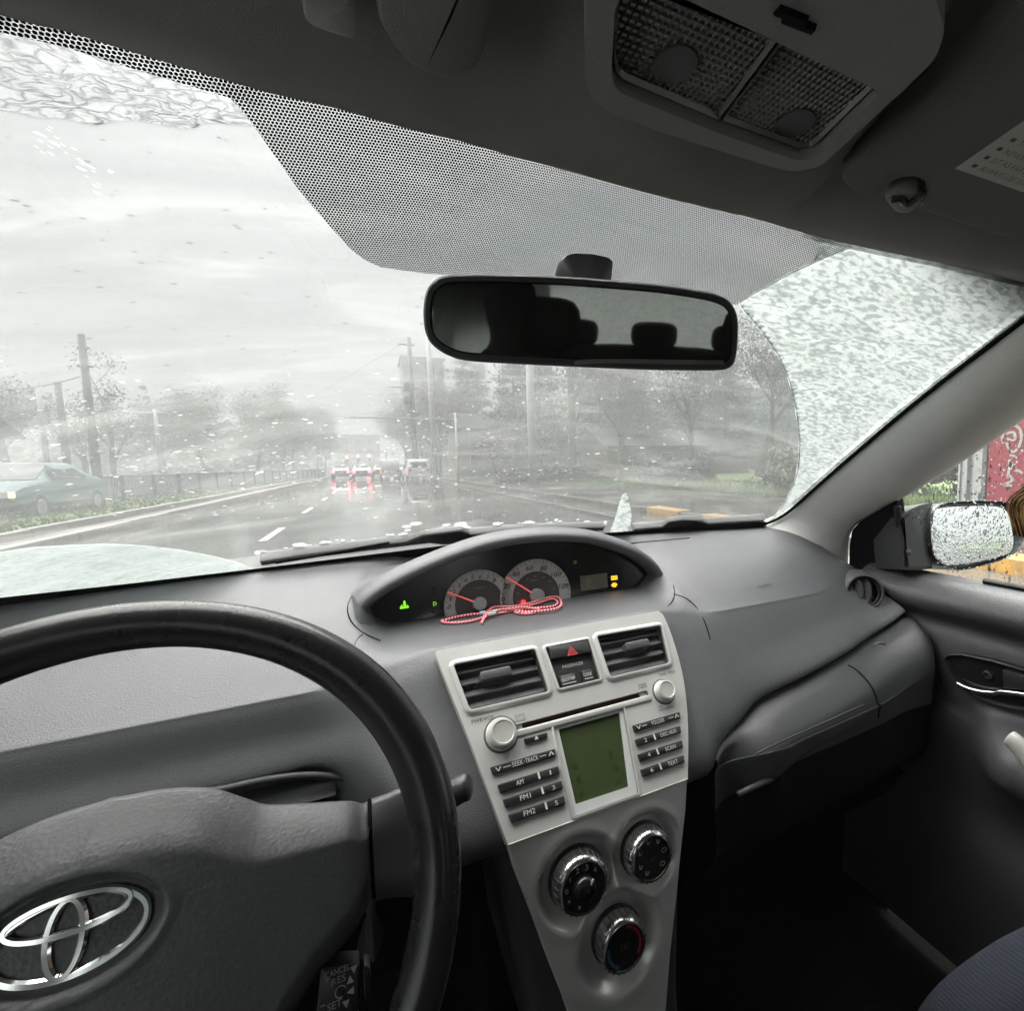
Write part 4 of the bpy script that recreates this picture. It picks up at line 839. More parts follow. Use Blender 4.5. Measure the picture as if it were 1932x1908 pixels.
mk('pointer_mark', *prism(fr.sub(R*0.20, R*0.22, 0, math.radians(50)), [(-.003, -.0009), (.004, -.0009), (.004, .0009), (-.003, .0009)], 0.0080, 0.0092), M['white'], kn_, 0)
d, fr, R = dial(1, 0)
for k, an in enumerate((200, 150, 100, 55, 10, -40, 240)):
    mb = MB(); q = fr.sub(R*0.58*math.cos(math.radians(an)), R*0.58*math.sin(math.radians(an)))
    if k < 4 or k == 6:                                # little seated figure with an arrow
        mb.add(*prism(q, ring2(-0.001, 0.0026, 0.0008, 8), 0, .0002)).add(*prism(q, [(-.0016, -.001), (-.0004, -.0014), (-.0002, .0014), (-.0014, .0016)], 0, .0002)).add(*prism(q, [(-.0006, -.0014), (.0022, -.0010), (.0022, -.0002), (-.0004, -.0004)], 0, .0002)).add(*prism(q, [(.0008, .0012), (.003, .0004), (.003, .0020)], 0, .0002))
    else: mb.add(*plate(q, ring2(0, 0, .0034, 16, .0026), [ring2(0, 0, .0026, 16, .0018)], .0002, 0))
    mb.mk('airflow_symbol', M['dim'], d, 0)
text('A/C', fr, 0, -0.002, 0.006, 0.0036, flat('unlit_print', (0.1, 0.1, 0.1)), d, 0.0002)
d, fr, R = dial(2, 0)
for nm, col, a0, a1 in (('cold_arc', (0.03, 0.10, 0.17), 165, 245), ('hot_arc', (0.30, 0.02, 0.03), -40, 78)):
    mk(nm, *lathe(fr, [(R*0.62, 0.0002), (R*0.74, 0.0002)], 20, math.radians(a0), math.radians(a1)), flat(nm, col, 0.4), d, 0)
mb = MB()
for k in range(-2, 3): mb.add(*prism(fr, [(k*.0024-.0004, -.003), (k*.0024+.0004, -.003), (k*.0024+.0004, .003), (k*.0024-.0004, .003)], 0, .0002))
mb.mk('defogger_symbol', flat('faint_print', (0.06, 0.06, 0.06)), d, 0)
text('PUSH OFF', fr, 0.003, -R*0.58, 0.012, 0.003, M['ug'] if 'ug' in M else flat('faint_print2', (0.09, 0.09, 0.09)), d, 0.0002)
# ------------------------------------------------------------------ steering wheel
WA = math.radians(26)
WF = Frame((-0.36, 0.318, -0.25), (1, 0, 0), (0, math.sin(WA), math.cos(WA)))
c1 = lambda x, y: (x*.4575, y*.45752+1073.3)
c6 = lambda x, y: (x*.19608, y*.19608+1578.4)
whl = thing('steering_wheel', 'black steering wheel with chrome emblem on its padded hub', 'steering wheel', WF.o)
rows = []
for k in range(128):
    a = 2*math.pi*k/128; c, s = math.cos(a), math.sin(a); R = 0.171; sec = []
    fat = 1+0.10*max(0, math.cos(2*(a-math.radians(35))))*(1 if 0 < a < math.pi else 0.3)
    for j in range(20):
        t = 2*math.pi*j/20; rr = 0.0155*fat; q = R+rr*0.94*math.cos(t)*(1-0.05*math.cos(3*t)); sec.append(WF.p(q*c, q*s, rr*1.10*math.sin(t)))
    rows.append(sec)
mk('rim', *loft(rows, close_u=True, close_v=True), M['wheel'], whl, 180)
# padded hub: one moulded skin, its brow folds back along the top
top_px = [(200, 1040), (500, 940), (640, 915), (760, 905), (880, 910), (1000, 950), (1100, 980), (1260, 976), (1430, 970), (1488, 986)]
tp = [WF.hit(*c1(*p), -0.004) for p in top_px]; ta_, tb2 = [p[0] for p in tp], [p[1] for p in tp]
ta_ = [-0.012]+ta_[1:]; tb2 = [tb2[1]+0.0008]+tb2[1:]
_tc2 = cr(list(zip([-ta_[1]*0.9, 0.0]+ta_[1:], [tb2[1], tb2[0]]+tb2[1:])), 8)
def hub_top(a): return float(np.interp(abs(a), _tc2[:, 0], _tc2[:, 1]))
def hub_bot(a): return float(np.interp(abs(a), [0, 0.045, 0.06, 0.075, 0.10, 0.120, 0.127, 0.1305], [-0.125, -0.122, -0.105, -0.075, -0.048, -0.034, -0.026, -0.020]))
def hub_h(a, b):
    T, B = hub_top(a), hub_bot(a); f = (b-B)/max(T-B, 1e-3); cr_ = T-0.031+0.013*min(1, abs(a)/0.12)**2
    h = 0.022-0.0000*b
    if b > cr_: q = (b-cr_)/max(T-cr_, 1e-3); h -= 0.028*q**1.35
    e = min(1, (b-B)/0.02); h -= 0.02*(1-e)**2
    ea = max(0, (abs(a)-0.115)/0.0165); h -= 0.006*ea*ea
    h -= 0.012*(abs(a)/0.13)**2
    dd = math.hypot((a+0.002)/0.0335, (b-0.0164)/0.0218)   # shallow dish that takes the emblem
    h -= 0.0055*(1/(1+math.exp((dd-1.06)/0.030))); h += 0.0012*math.exp(-((dd-1.16)/0.07)**2)
    return h
rows = []
for a in np.linspace(-0.1305, 0.1305, 150):
    T, B = hub_top(a), hub_bot(a); col = [WF.p(a, B, hub_h(a, B)-0.03)]
    for f in np.linspace(0, 1, 90): b = B+(T-B)*f; col.append(WF.p(a, b, hub_h(a, b)))
    col.append(WF.p(a, T-0.002, hub_h(a, T)-0.006)); col.append(WF.p(a, T-0.02, -0.045)); rows.append(col)
rows = [[WF.p(-0.129, p_b, -0.03) for p_b in np.linspace(-0.02, 0.03, len(rows[0]))]]+rows+[[WF.p(0.129, p_b, -0.03) for p_b in np.linspace(-0.02, 0.03, len(rows[0]))]]
mk('airbag_cover', *loft(rows), M['hub'], whl, 180)
for s in (-1, 1):                                     # side spokes, dished towards the rim
    rows = []
    for f in np.linspace(0, 1, 14):
        a = 0.1325+(0.176-0.1325)*f; tb_ = 0.0345+0.010*f**2; bb = -0.0225-0.006*f-0.02*f**3; r_ = []
        for g in np.linspace(0, 1, 16):
            b = bb+(tb_-bb)*g; h = 0.003+0.004*f-0.0045*math.sin(math.pi*f)*math.sin(math.pi*g)-0.016*(max(0, g-0.62)/0.38)**1.5-0.010*max(0, 0.2-g)/0.2; r_.append(WF.p(s*a, b, h))
        r_ = [WF.p(s*a, bb+0.004, -0.025)]+r_+[WF.p(s*a, tb_-0.004, -0.025)]; rows.append(r_)
    mk('spoke', *loft(rows), M['spoke'], whl, 180)
    seam('spoke_joint', [WF.p(s*0.1312, b, h) for b, h in ((0.0345, -0.012), (0.02, -0.002), (0.0, 0.001), (-0.02, -0.004))], whl, 0.0012)
rows = [[WF.p(x*w, b, h-0.006*abs(x)**2) for x in np.linspace(-1, 1, 9)] for b, w, h in ((-0.115, 0.05, 0.004), (-0.135, 0.045, -0.004), (-0.155, 0.05, -0.006), (-0.168, 0.056, -0.002))]
mk('lower_spoke', *loft(rows), M['wheel'], whl, 180)
mk('column_shroud', *lathe(Frame(WF.p(0, -0.045, -0.03), WF.ex, WF.ey), [(0.045, 0.0), (0.05, -0.05), (0.055, -0.10), (0.055, -0.26)], 32), M['black'], whl, 60)
emb = None
def ering(cx, cy, rx, ry, w, h0, name, parent, hh=0.0022, tw=1.0):
    rows = []
    for k in range(72):
        t = 2*math.pi*k/72; c, s = math.cos(t), math.sin(t); sec = []
        nx, ny = c/rx, s/ry; q = math.hypot(nx, ny); nx, ny = nx/q, ny/q
        ww = w*(1+0.35*abs(s))*tw if rx > ry else w*(1+0.2*abs(c))
        for dx, dh in ((0.5, -0.002), (0.5, hh*0.45), (0.25, hh*0.95), (-0.25, hh*0.95), (-0.5, hh*0.45), (-0.5, -0.002)): sec.append(WF.p(cx+rx*c+nx*ww*dx, cy+ry*s+ny*ww*dx, h0+dh))
        rows.append(sec)
    return mk(name, *loft(rows, close_u=True, close_v=True), M['chrome'], parent, 25)
h_e = hub_h(-0.002, 0.0164)
emb = ering(-0.0020, 0.0164, 0.0290, 0.0168, 0.0034, h_e, 'emblem', whl)
emb['label'] = 'chrome emblem of three interlaced ovals'
ering(-0.0030, 0.0255, 0.0232, 0.0078, 0.0031, h_e+0.0004, 'emblem_oval', emb)
ering(-0.0040, 0.0162, 0.0066, 0.0160, 0.0033, h_e+0.0002, 'emblem_oval', emb)
# cruise stalk fixed to the wheel
SF = Frame(WF.o+WF.n*0.004, WF.ex, WF.ey)
q4 = [SF.hit(*c1(*p), 0.0) for p in ((1322, 1645), (1478, 1632), (1478, 1850), (1300, 1850))]
cs = bevel(mk('cruise_stalk', *prism(SF, rpoly(q4, 0.002), -0.02, 0.0, 0.0015), M['btn'], whl, 40), 0.0006)
q5 = [SF.hit(*c1(*p), 0.0) for p in ((1492, 1648), (1528, 1655), (1528, 1790), (1495, 1800))]; bevel(mk('stalk_cap', *prism(SF, rpoly(q5, 0.002), -0.02, -0.002, 0.0012), M['gloss'], cs, 40), 0.0004)
def stext(s_, x, y, w, h): a, b = SF.hit(*c1(x, y)); return text(s_, SF, a, b, w, h, M['dim'], cs, 0.0004)
def arrow(x, y, kind):
    a, b = SF.hit(*c1(x, y)); z = 0.0018; P_ = {'d': [(-z, z), (z, z), (0, -z)], 'u': [(-z, -z), (z, -z), (0, z)], 'l': [(z, z), (z, -z), (-z, 0)]}[kind]
    mk('arrow_symbol', *prism(SF, ccw([(a+p, b+q) for p, q in P_]), 0, 0.0004), M['dim'], cs, 0)
stext('CANCEL', 1393, 1660, .0125, .0030); arrow(1460, 1655, 'd'); stext('+', 1352, 1696, .0024, .0024); stext('RES', 1397, 1696, .0072, .0034); arrow(1444, 1694, 'u')
a, b = SF.hit(*c1(1405, 1745)); mk('cruise_symbol', *lathe(SF.sub(a, b), [(0.0030, 0.0004), (0.0024, 0.0004)], 16, 0.3, 5.2), M['dim'], cs, 0); arrow(1445, 1745, 'l')
stext('-', 1332, 1803, .0024, .0006); stext('SET', 1380, 1800, .0072, .0034); arrow(1428, 1798, 'd')
# wiper stalk right of the column
P_ = [np.array(on_y(u, v, Y)) for u, v, Y in ((800, 1530, 0.47), (850, 1500, 0.46), (872, 1488, 0.455), (888, 1484, 0.452))]
t = thing('wiper_stalk', 'black wiper stalk end poking out right of the steering wheel rim', 'control stalk', P_[2])
mk('stalk_arm', *tube(cr([WF.p(0.045, -0.03, -0.09)]+P_[:3], 5), 0.0075, 12), M['black'], t, 180); mk('stalk_knob', *tube(cr(P_[1:], 5), [0.0125]*9+[0.0115, 0.009] if len(cr(P_[1:], 5)) == 11 else 0.0125, 16), M['btn'], t, 180)
# driver's storage tray under the dash edge
ty = lambda l, Y: [on_y(u, v, Y) for u, v in l]
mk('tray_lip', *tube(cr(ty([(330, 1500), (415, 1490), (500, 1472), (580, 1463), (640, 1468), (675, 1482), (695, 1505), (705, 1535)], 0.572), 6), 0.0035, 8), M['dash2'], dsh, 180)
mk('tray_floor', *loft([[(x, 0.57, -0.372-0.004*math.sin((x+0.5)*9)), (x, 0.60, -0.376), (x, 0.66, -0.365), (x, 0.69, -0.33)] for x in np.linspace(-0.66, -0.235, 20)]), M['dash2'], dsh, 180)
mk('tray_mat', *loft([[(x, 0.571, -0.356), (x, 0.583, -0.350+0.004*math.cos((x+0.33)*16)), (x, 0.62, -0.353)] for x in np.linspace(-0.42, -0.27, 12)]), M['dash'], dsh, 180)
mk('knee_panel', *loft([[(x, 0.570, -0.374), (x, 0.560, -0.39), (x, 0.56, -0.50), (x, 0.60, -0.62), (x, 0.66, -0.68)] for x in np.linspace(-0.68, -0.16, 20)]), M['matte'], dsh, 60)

# ------------------------------------------------------------------ round side vent at the dash end
vc = on_dash(1626, 1117); vf = Frame(vc, (0.80, -0.60, 0.0), (0.10, 0.12, 0.98)); vf.o = vf.o+vf.n*0.011
sv = mk('side_vent', *lathe(vf, [(0.0400, -0.045), (0.0365, -0.018), (0.0345, -0.001), (0.0330, 0.003), (0.0305, 0.0040), (0.0292, 0.002), (0.0282, -0.004), (0.0282, -0.03), (0.001, -0.03)], 48, cap=False), M['vent'], dsh, 40)
mk('vent_ring', *lathe(vf, [(0.0262, 0.000), (0.0255, 0.002), (0.0242, 0.001), (0.0242, -0.01)], 40, cap=False), M['black'], sv, 40)
for k, x0 in enumerate((-0.0105, 0.0045)):
    P1 = [(x0+0.0085*math.cos(t)*(1 if k else 1.1), 0.0228*math.sin(t)) for t in np.linspace(-1.35, 1.35, 12)]; P2 = [(x0-0.006+0.002*math.cos(t), 0.0228*math.sin(t)) for t in np.linspace(1.2, -1.2, 12)]
    mk('vent_blade', *loft([[vf.p(a, b, -0.018) for a, b in P1], [vf.p(a, b, -0.001) for a, b in P1], [vf.p(a*0.6+c_*0.4, b, 0.0005) for (a, b), (c_, d_) in zip(P1, P2[::-1])], [vf.p(a, b, -0.006) for a, b in P2[::-1]]]), M['dash'], sv, 60)

# ------------------------------------------------------------------ roof lining
hu = [ws_uv(*p) for p in HEAD]; hU, hW = [q[0] for q in hu], [q[1] for q in hu]
def edge_at(u):
    w = float(np.interp(u, hU, hW)) if u <= hU[-1] else hW[-1]
    if u < hU[0]: w = hW[0]
    return WS(u, w, -0.004)
def ridge_x(y): return float(np.interp(y, [-0.2, 0.0, 0.123, 0.2097, 0.2493, 0.2988], [-0.005, 0.02, 0.0533, 0.0888, 0.0995, 0.107]))
def ceil_pt(u, d):
    e = edge_at(u); f = float(np.interp(d, [0, 0.008, 0.025, 0.045, 0.07, 0.10, 0.14, 0.20, 0.28, 0.5, 1.2, 1.8], [0.001, -0.0025, -0.0115, -0.0215, -0.0285, -0.0305, -0.027, -0.014, 0.004, 0.034, 0.038, 0.02]))
    x = e[0]*(1+min(d, 0.5)*0.25); y = e[1]-d; z = e[2]+f+0.02*min(1, d/0.5)*min(1, abs(u))**2
    if y < 0.45:
        a = min(1, max(0, (x+0.16)/0.16)); a = a*a*(3-2*a); q = ridge_x(y)-x; c_ = min(1, max(0, q/0.012+0.5)); c_ = c_*c_*(3-2*c_)
        g = min(1, d/0.13)**1.3*min(1, max(0, (y+0.15)/0.15)); z -= 0.030*a*c_*g
    return (x, y, z)
us = np.concatenate([np.linspace(-1.06, 0.0, 40), np.linspace(0.005, 0.42, 120), np.linspace(0.43, 1.06, 36)])
ds = [0, 0.002, 0.004, 0.008, 0.012, 0.018, 0.025, 0.035, 0.05]+list(np.linspace(0.065, 0.4, 26))+[0.5, 0.7, 1.0, 1.3, 1.6, 1.85]
hl = mk('headliner', *loft([[ceil_pt(u, d) for u in us] for d in ds]), M['liner'], None, 180); tag(hl, 'grey cloth roof lining above the windscreen', 'headliner')
OF = Frame((0.02, 0.25, 0.194), (1, 0, 0), (0, -1, 0))
ocn = thing('overhead_console', 'overhead console with two ribbed map lights in the roof lining', 'map light', OF.o)
op = rpoly([OF.hit(*p) for p in ((1106, -60), (1103, 60), (1104, 130), (1118, 162), (1151, 190), (1241, 226), (1466, 300), (1505, 305), (1548, 295), (1660, 190), (1766, 86), (1784, 30), (1760, -60))], 0.004, 4)
LL = [OF.hit(*p) for p in ((1163, -22), (1158, 110), (1163, 134), (1176, 147), (1356, 224), (1475, 62), (1207, -72))]
LR = [OF.hit(*p) for p in ((1364, 225), (1506, 277), (1528, 275), (1540, 268), (1650, 160), (1650, 150), (1482, 70))]
lens_out = [OF.hit(*p) for p in ((1160, -20), (1153, 112), (1158, 138), (1172, 152), (1356, 230), (1505, 284), (1532, 281), (1546, 272), (1657, 160), (1656, 146), (1478, 58), (1205, -75))]
bevel(mk('console_bezel', *plate(OF, op, [rpoly(lens_out, 0.004, 3)], 0.006, -0.02, -0.012), M['console'], ocn, 30), 0.003, 3, 50)
m, nt, b = newmat('ribbed_lens'); b.inputs['Base Color'].default_value = (0.16, 0.16, 0.152, 1); b.inputs['Roughness'].default_value = 0.22; b.inputs['Specular IOR Level'].default_value = 0.7; M['lens'] = m; M['padm'] = flat('lens_pad', (0.05, 0.05, 0.047), 0.35)
mk('lens_seat', *prism(OF, inset(ccw(lens_out), -0.001), -0.013, -0.005), M['padm'], ocn, 0)
def lens(poly, tint):
    P2 = np.array(inset(ccw(poly), -0.0012)); lo, hi = P2.min(0), P2.max(0); c = 0.0036; mb = MB(); base = -0.003
    def ins(x, y):
        s = False; j = len(P2)-1
        for i in range(len(P2)):
            if (P2[i][1] > y) != (P2[j][1] > y) and x < (P2[j][0]-P2[i][0])*(y-P2[i][1])/(P2[j][1]-P2[i][1])+P2[i][0]: s = not s
            j = i
        return s
    for i in range(int((hi[0]-lo[0])/c)+1):
        for j in range(int((hi[1]-lo[1])/c)+1):
            x, y = lo[0]+(i+.5)*c, lo[1]+(j+.5)*c
            if not ins(x, y): continue
            q = [OF.p(x+i_*c/2, y+j_*c/2, base+0.0011) for i_, j_ in ((-1, -1), (1, -1), (1, 1), (-1, 1))]+[OF.p(x+i_*c*.34, y+j_*c*.34, base) for i_, j_ in ((-1, -1), (1, -1), (1, 1), (-1, 1))]
            mb.add(q, [(0, 1, 5, 4), (1, 2, 6, 5), (2, 3, 7, 6), (3, 0, 4, 7), (4, 5, 6, 7)])
    l = mb.mk('map_lens', M['lens'], ocn, 0); l['label'] = tint
    mk('lens_rim', *loft([[OF.p(a, b, -0.004) for a, b in ccw(poly)], [OF.p(a, b, 0.0005) for a, b in ccw(poly)], [OF.p(a, b, -0.002) for a, b in inset(ccw(poly), 0.0014)]], close_u=True), M['lens'], l, 30)
    return l
l1 = lens(LL, 'larger ribbed lens on the driver side'); l2 = lens(LR, 'ribbed lens on the passenger side')
for l, p in ((l1, (1274, 128)), (l2, (1500, 238))):
    a, b = OF.hit(*p); mk('press_pad', *lathe(OF.sub(a, b, -0.0012), [(0.0115, -0.002), (0.0110, 0.0), (0.001, 0.0001)], 24), M['padm'], l, 60)
for p, q in (((1480, 2), (1535, 24)), ((1466, -14), (1520, 8))): 
    a, b = OF.hit(*p), OF.hit(*q); mk('slot_mark', *tube([OF.p(*a, 0.0062), OF.p(*b, 0.0062)], 0.0022, 6), M['matte'], ocn, 60)
# passenger sun visor, folded up
VF = Frame((0.3, 0.2, 0.176), (1, 0, -0.13), (0, -1, 0.06))
vz = thing('sun_visor', 'folded-up passenger sun visor carrying a printed warning label', 'sun visor', VF.o)
vp = [VF.hit(*p) for p in ((1588, 332), (1589, 346), (1600, 358), (1630, 371), (1655, 374), (1668, 366), (1680, 350), (1700, 340), (1722, 338), (1740, 345), (1748, 362), (1736, 382), (1736, 394), (1748, 405), (1850, 436), (1932, 461), (2150, 530))]
far = [VF.hit(*p) for p in ((1975, -40), (1830, 105), (1700, 225))]
vp = vp+[(0.34, 0.16), (0.30, 0.19)]+[(far[0][0]+0.0, far[0][1]+0.02)]+far
bevel(mk('visor_board', *prism(VF, vp, -0.016, 0.0, 0.004), M['visor'], vz, 40), 0.001)
M['paper'] = plastic('label_paper', (0.52, 0.52, 0.48), 0.6, var=0.03)
LBf = [VF.hit(*p) for p in ((1800, 314), (1932, 207))]; ang = math.atan2(LBf[1][1]-LBf[0][1], LBf[1][0]-LBf[0][0])
lb0 = VF.hit(1802, 316); lb1 = VF.hit(1932, 204); lb2 = VF.hit(1932, 361)
LF = Frame(VF.p(*lb0, 0.0003), VF.p(*lb2)-VF.p(*lb0), -(VF.p(*lb1)-VF.p(*lb0))) if np.cross(VF.p(*lb2)-VF.p(*lb0), VF.p(*lb1)-VF.p(*lb0))@VF.n < 0 else Frame(VF.p(*lb0, 0.0003), VF.p(*lb2)-VF.p(*lb0), VF.p(*lb1)-VF.p(*lb0))
sgn = 1 if (VF.p(*lb1)-VF.p(*lb0))@LF.ey > 0 else -1
lab = mk('warning_label', *prism(LF, ccw([(0, 0), (0.13, 0), (0.13, sgn*0.075), (0, sgn*0.075)]), 0, 0.0004), M['paper'], vz, 0)
LW = ['CHILDREN CAN BE KILLED OR INJURED', 'THE BACK SEAT IS THE SAFEST PLACE', 'NEVER PUT A REAR FACING CHILD SEAT', 'SIT AS FAR BACK AS POSSIBLE FROM THE', 'ALWAYS USE SEAT BELTS AND RESTRAINTS']
for k in range(5):
    y = sgn*(0.0065+0.0078*k); mk('bullet', *prism(LF, ccw([(0.0075, y-.0012), (0.0105, y-.0012), (0.0105, y+.0012), (0.0075, y+.0012)]), 0.0004, 0.0007), M['print'], lab, 0)
    text(LW[4-k], LF if sgn > 0 else LF, 0.068, y, 0.108, 0.0040, flat('label_ink', (0.2, 0.2, 0.18)) if 'ink' not in M else M['ink'], lab, 0.0007)
text('NEVER HURT', LF, 0.062, sgn*0.047, 0.05, 0.005, M['slot'], lab, 0.0007)
mk('label_header', *prism(LF, ccw([(0.03, sgn*0.056), (0.13, sgn*0.056), (0.13, sgn*0.075), (0.02, sgn*0.075)]), 0.0004, 0.0006), M['black'], lab, 0)
CFm = Frame(VF.p(*VF.hit(1706, 372), -0.004), VF.ex, VF.ey)
ck = mk('visor_clip', *prism(CFm, rpoly([CFm.hit(*p) for p in ((1668, 368), (1690, 352), (1735, 352), (1736, 378), (1715, 396), (1690, 394))], 0.004, 3), -0.016, 0.004, 0.003), M['console'], vz, 40)
mk('clip_hook', *tube(cr([CFm.p(*CFm.hit(*p), 0.005) for p in ((1682, 364), (1700, 362), (1712, 372), (1730, 362), (1742, 350))], 5), 0.0028, 8), M['black'], ck, 180)
# driver side visor corner and clip at the top edge
DF = Frame((-0.2, 0.2, 0.214), (1, 0, 0.06), (0, -1, 0.05))
dv = thing('sun_visor', 'rounded corner of the driver sun visor beside the map lights', 'sun visor', DF.p(0.1, 0))
dp = [DF.hit(*p) for p in ((680, -260), (712, 10), (738, 52), (772, 88), (810, 106), (862, 112), (905, 90), (965, -260))]
bevel(mk('visor_board', *prism(DF, rpoly(dp, 0.006, 4), -0.012, 0.012, 0.006), M['visor'], dv, 60), 0.002)
dc = thing('visor_clip', 'small grey visor clip at the front of the roof lining', 'visor clip', DF.p(-0.05, 0))
bevel(mk('clip_body', *prism(DF, rpoly([DF.hit(*p) for p in ((566, -40), (571, 8), (590, 22), (662, 46), (670, 38), (668, -40))], 0.003, 3), -0.012, 0.008, 0.003), M['console'], dc, 40), 0.001)

# ------------------------------------------------------------------ rear view mirror
M0 = np.array([-0.025, 0.422, 0.126]); tgt = np.array([-0.24, -0.95, 0.035])
d1 = CAM-M0; d1 /= np.linalg.norm(d1); d2 = tgt-M0; d2 /= np.linalg.norm(d2); nn = d1+d2; nn /= np.linalg.norm(nn)
exm = np.cross(np.array([0, 0, 1.0]), nn); MF = Frame(M0, exm, np.cross(nn, exm))
mir = thing('rear_view_mirror', 'black framed rear view mirror hanging from the windscreen', 'rear view mirror', M0)
c9 = lambda x, y: (x*.32679+789.2, y*.32679+505.1)
mp = [(150, 42), (250, 34), (430, 34), (770, 44), (1080, 66), (1400, 95), (1640, 132), (1740, 158), (1800, 192), (1838, 250), (1852, 320), (1850, 420), (1842, 500), (1825, 555), (1790, 582), (1720, 592), (1400, 590), (1000, 575), (600, 556), (300, 538), (180, 510), (90, 455), (45, 390), (28, 300), (30, 200), (50, 120), (95, 68)]
mo = ccw([tuple(p) for p in cr([MF.hit(*c9(*p)) for p in mp], 4, True)])
rows = [[MF.p(a*0.5, b*0.5-0.0, -0.034) for a, b in mo], [MF.p(a*0.86, b*0.86, -0.028) for a, b in mo], [MF.p(a, b, -0.012) for a, b in mo], [MF.p(a, b, -0.002) for a, b in mo], [MF.p(a, b, 0.0) for a, b in inset(mo, 0.002)], [MF.p(a, b, -0.0005) for a, b in inset(mo, 0.006)], [MF.p(a, b, -0.003) for a, b in inset(mo, 0.0066)]]
V, F = loft(rows, close_u=True); F.append(tuple(range(len(mo)))[::-1]); mk('mirror_housing', V, F, M['black'], mir, 50)
M['mirror'] = flat('dipped_mirror', (0.125, 0.128, 0.122), 0.03); M['mirror'].node_tree.nodes['Principled BSDF'].inputs['Metallic'].default_value = 0.93
mk('mirror_glass', *prism(MF, inset(mo, 0.0064), -0.004, -0.0015, 0.0012), M['mirror'], mir, 20)
q9 = [MF.hit(*c9(*p)) for p in ((900, 545), (1050, 541), (1250, 541), (1450, 544), (1650, 546), (1765, 548))]
mk('glass_bevel', *loft([[MF.p(x, y+0.0022, -0.0012) for x, y in q9], [MF.p(x, y-0.0022, 0.0016) for x, y in q9], [MF.p(x, y-0.0030, -0.002) for x, y in q9]]), M['chrome'], mir, 0)
sp = [(1044, 520), (1051, 492), (1060, 482), (1075, 478), (1110, 480), (1136, 486), (1145, 494), (1143, 524)]
A_ = [ws(*p, -0.004) for p in sp]; cM = MF.p(0.012, 0.02, -0.03); 
mk('mirror_foot', *loft([[p for p in A_], [p+np.array([0, -0.012, -0.002]) for p in A_], [p*0.55+cM*0.45 for p in A_], [p*0.25+cM*0.75 for p in A_]], close_u=True, cap=True), M['black'], mir, 40)

# ------------------------------------------------------------------ windscreen pillars
GP = lambda u, v, dx=0.0: (lambda r: CAM+r*((0.72+dx-0.3*(0+0.22)-CAMX)/(r[0]+0.3*r[2])))(ray(u, v))   # side glass plane x = 0.72 - 0.3 (z + 0.22)
PA = [(1432, 1000), (1440, 991), (1470, 978), (1500, 957), (1550, 912), (1600, 868), (1700, 783), (1800, 703), (1932, 602), (2090, 480)]
PB = [(1601, 1120), (1600, 1066), (1601, 1025), (1607, 1002), (1622, 986), (1646, 972), (1710, 936), (1800, 882), (1932, 792), (2090, 680)]
pa3 = cr([ws(*p, -0.005) for p in PA], 6); pb3 = cr([GP(*p) for p in PB], 6); rows = []
for A0, B0 in zip(pa3, pb3):
    d = B0-A0; nrm = np.array([-0.62, -0.70, -0.25]); W = np.linalg.norm(d); r_ = [A0+np.array([0.01, 0.02, 0.01])]
    for f in np.linspace(0, 1, 15): r_.append(A0+d*f+nrm*W*0.17*(math.sin(math.pi*f)**0.8)*(1 if f < .5 else 1.0))
    r_.append(B0+np.array([0.015, 0.03, 0.0])); rows.append(r_)
pil = mk('windscreen_pillar', *loft(rows), M['pillar'], None, 180); tag(pil, 'pale grey windscreen pillar trim on the passenger side', 'pillar')
seal = mk('pillar_seal', *tube(cr([ws(x-3, y-2, -0.004) for x, y in PIL[:-2]], 6), 0.0032, 8), M['matte'], pil, 180)
pl2 = copy_tree(pil, loc=(-0.08, 0, 0), scale=(-1, 1, 1), label='grey windscreen pillar trim on the driver side')

# ------------------------------------------------------------------ doors
dor = thing('passenger_door', 'dark passenger door with sloping window sill and inside handle', 'car door', (0.66, 0.2, -0.5))
def door_sec(y):
    k = min(1, max(0, (0.44-y)/0.10)); k = k*k*(3-2*k); e = min(1, max(0, (0.62-y)/0.05))
    return [(0.738, y, -0.30), (0.722, y, -0.222), (0.712, y, -0.219), (0.690, y, -0.226), (0.672, y, -0.242), (0.664, y, -0.258), (0.667, y, -0.272), (0.681, y, -0.288), (0.684, y, -0.300), (0.676, y, -0.322), (0.671, y, -0.36), (0.674, y, -0.405), (0.676-0.058*k, y, -0.432), (0.668-0.072*k, y, -0.455), (0.668-0.070*k, y, -0.49), (0.676-0.03*k, y, -0.54), (0.678, y, -0.60), (0.655, y, -0.68), (0.652, y, -0.80), (0.648, y, -0.88)]
rows = [[q for q in cr(door_sec(y), 4)] for y in list(np.linspace(0.64, 0.30, 40))+list(np.linspace(0.28, -0.75, 12))]
mk('door_panel', *loft(rows), M['door'], dor, 180)
sp_ = [GP(*p, -0.006) for p in ((1608, 1000), (1603, 1030), (1602, 1072), (1660, 1080), (1706, 1082), (1698, 1010), (1691, 943), (1660, 962), (1625, 983))]
mk('mirror_sail', *loft([sp_, [p+np.array([0.02, 0, 0.005]) for p in sp_]], close_u=True, cap=True), M['matte'], dor, 30)
sl3 = cr([GP(*p, -0.012) for p in ((1693, 956), (1697, 995), (1703, 1040), (1709, 1086))], 5); mk('glass_channel', *tube(sl3, 0.0065, 8), M['rubber'], dor, 60)
gq = [[np.array([0.72-0.3*(z+0.22), y, z]) for y in np.linspace(0.60, -0.70, 14)] for z in np.linspace(-0.24, 0.24, 8)]
mk('window', *loft(gq), M['glass'], dor, 180)
mk('belt_seal', *tube([(0.717, y, -0.214) for y in np.linspace(0.44, -0.70, 10)], 0.005, 6), M['rubber'], dor, 60)
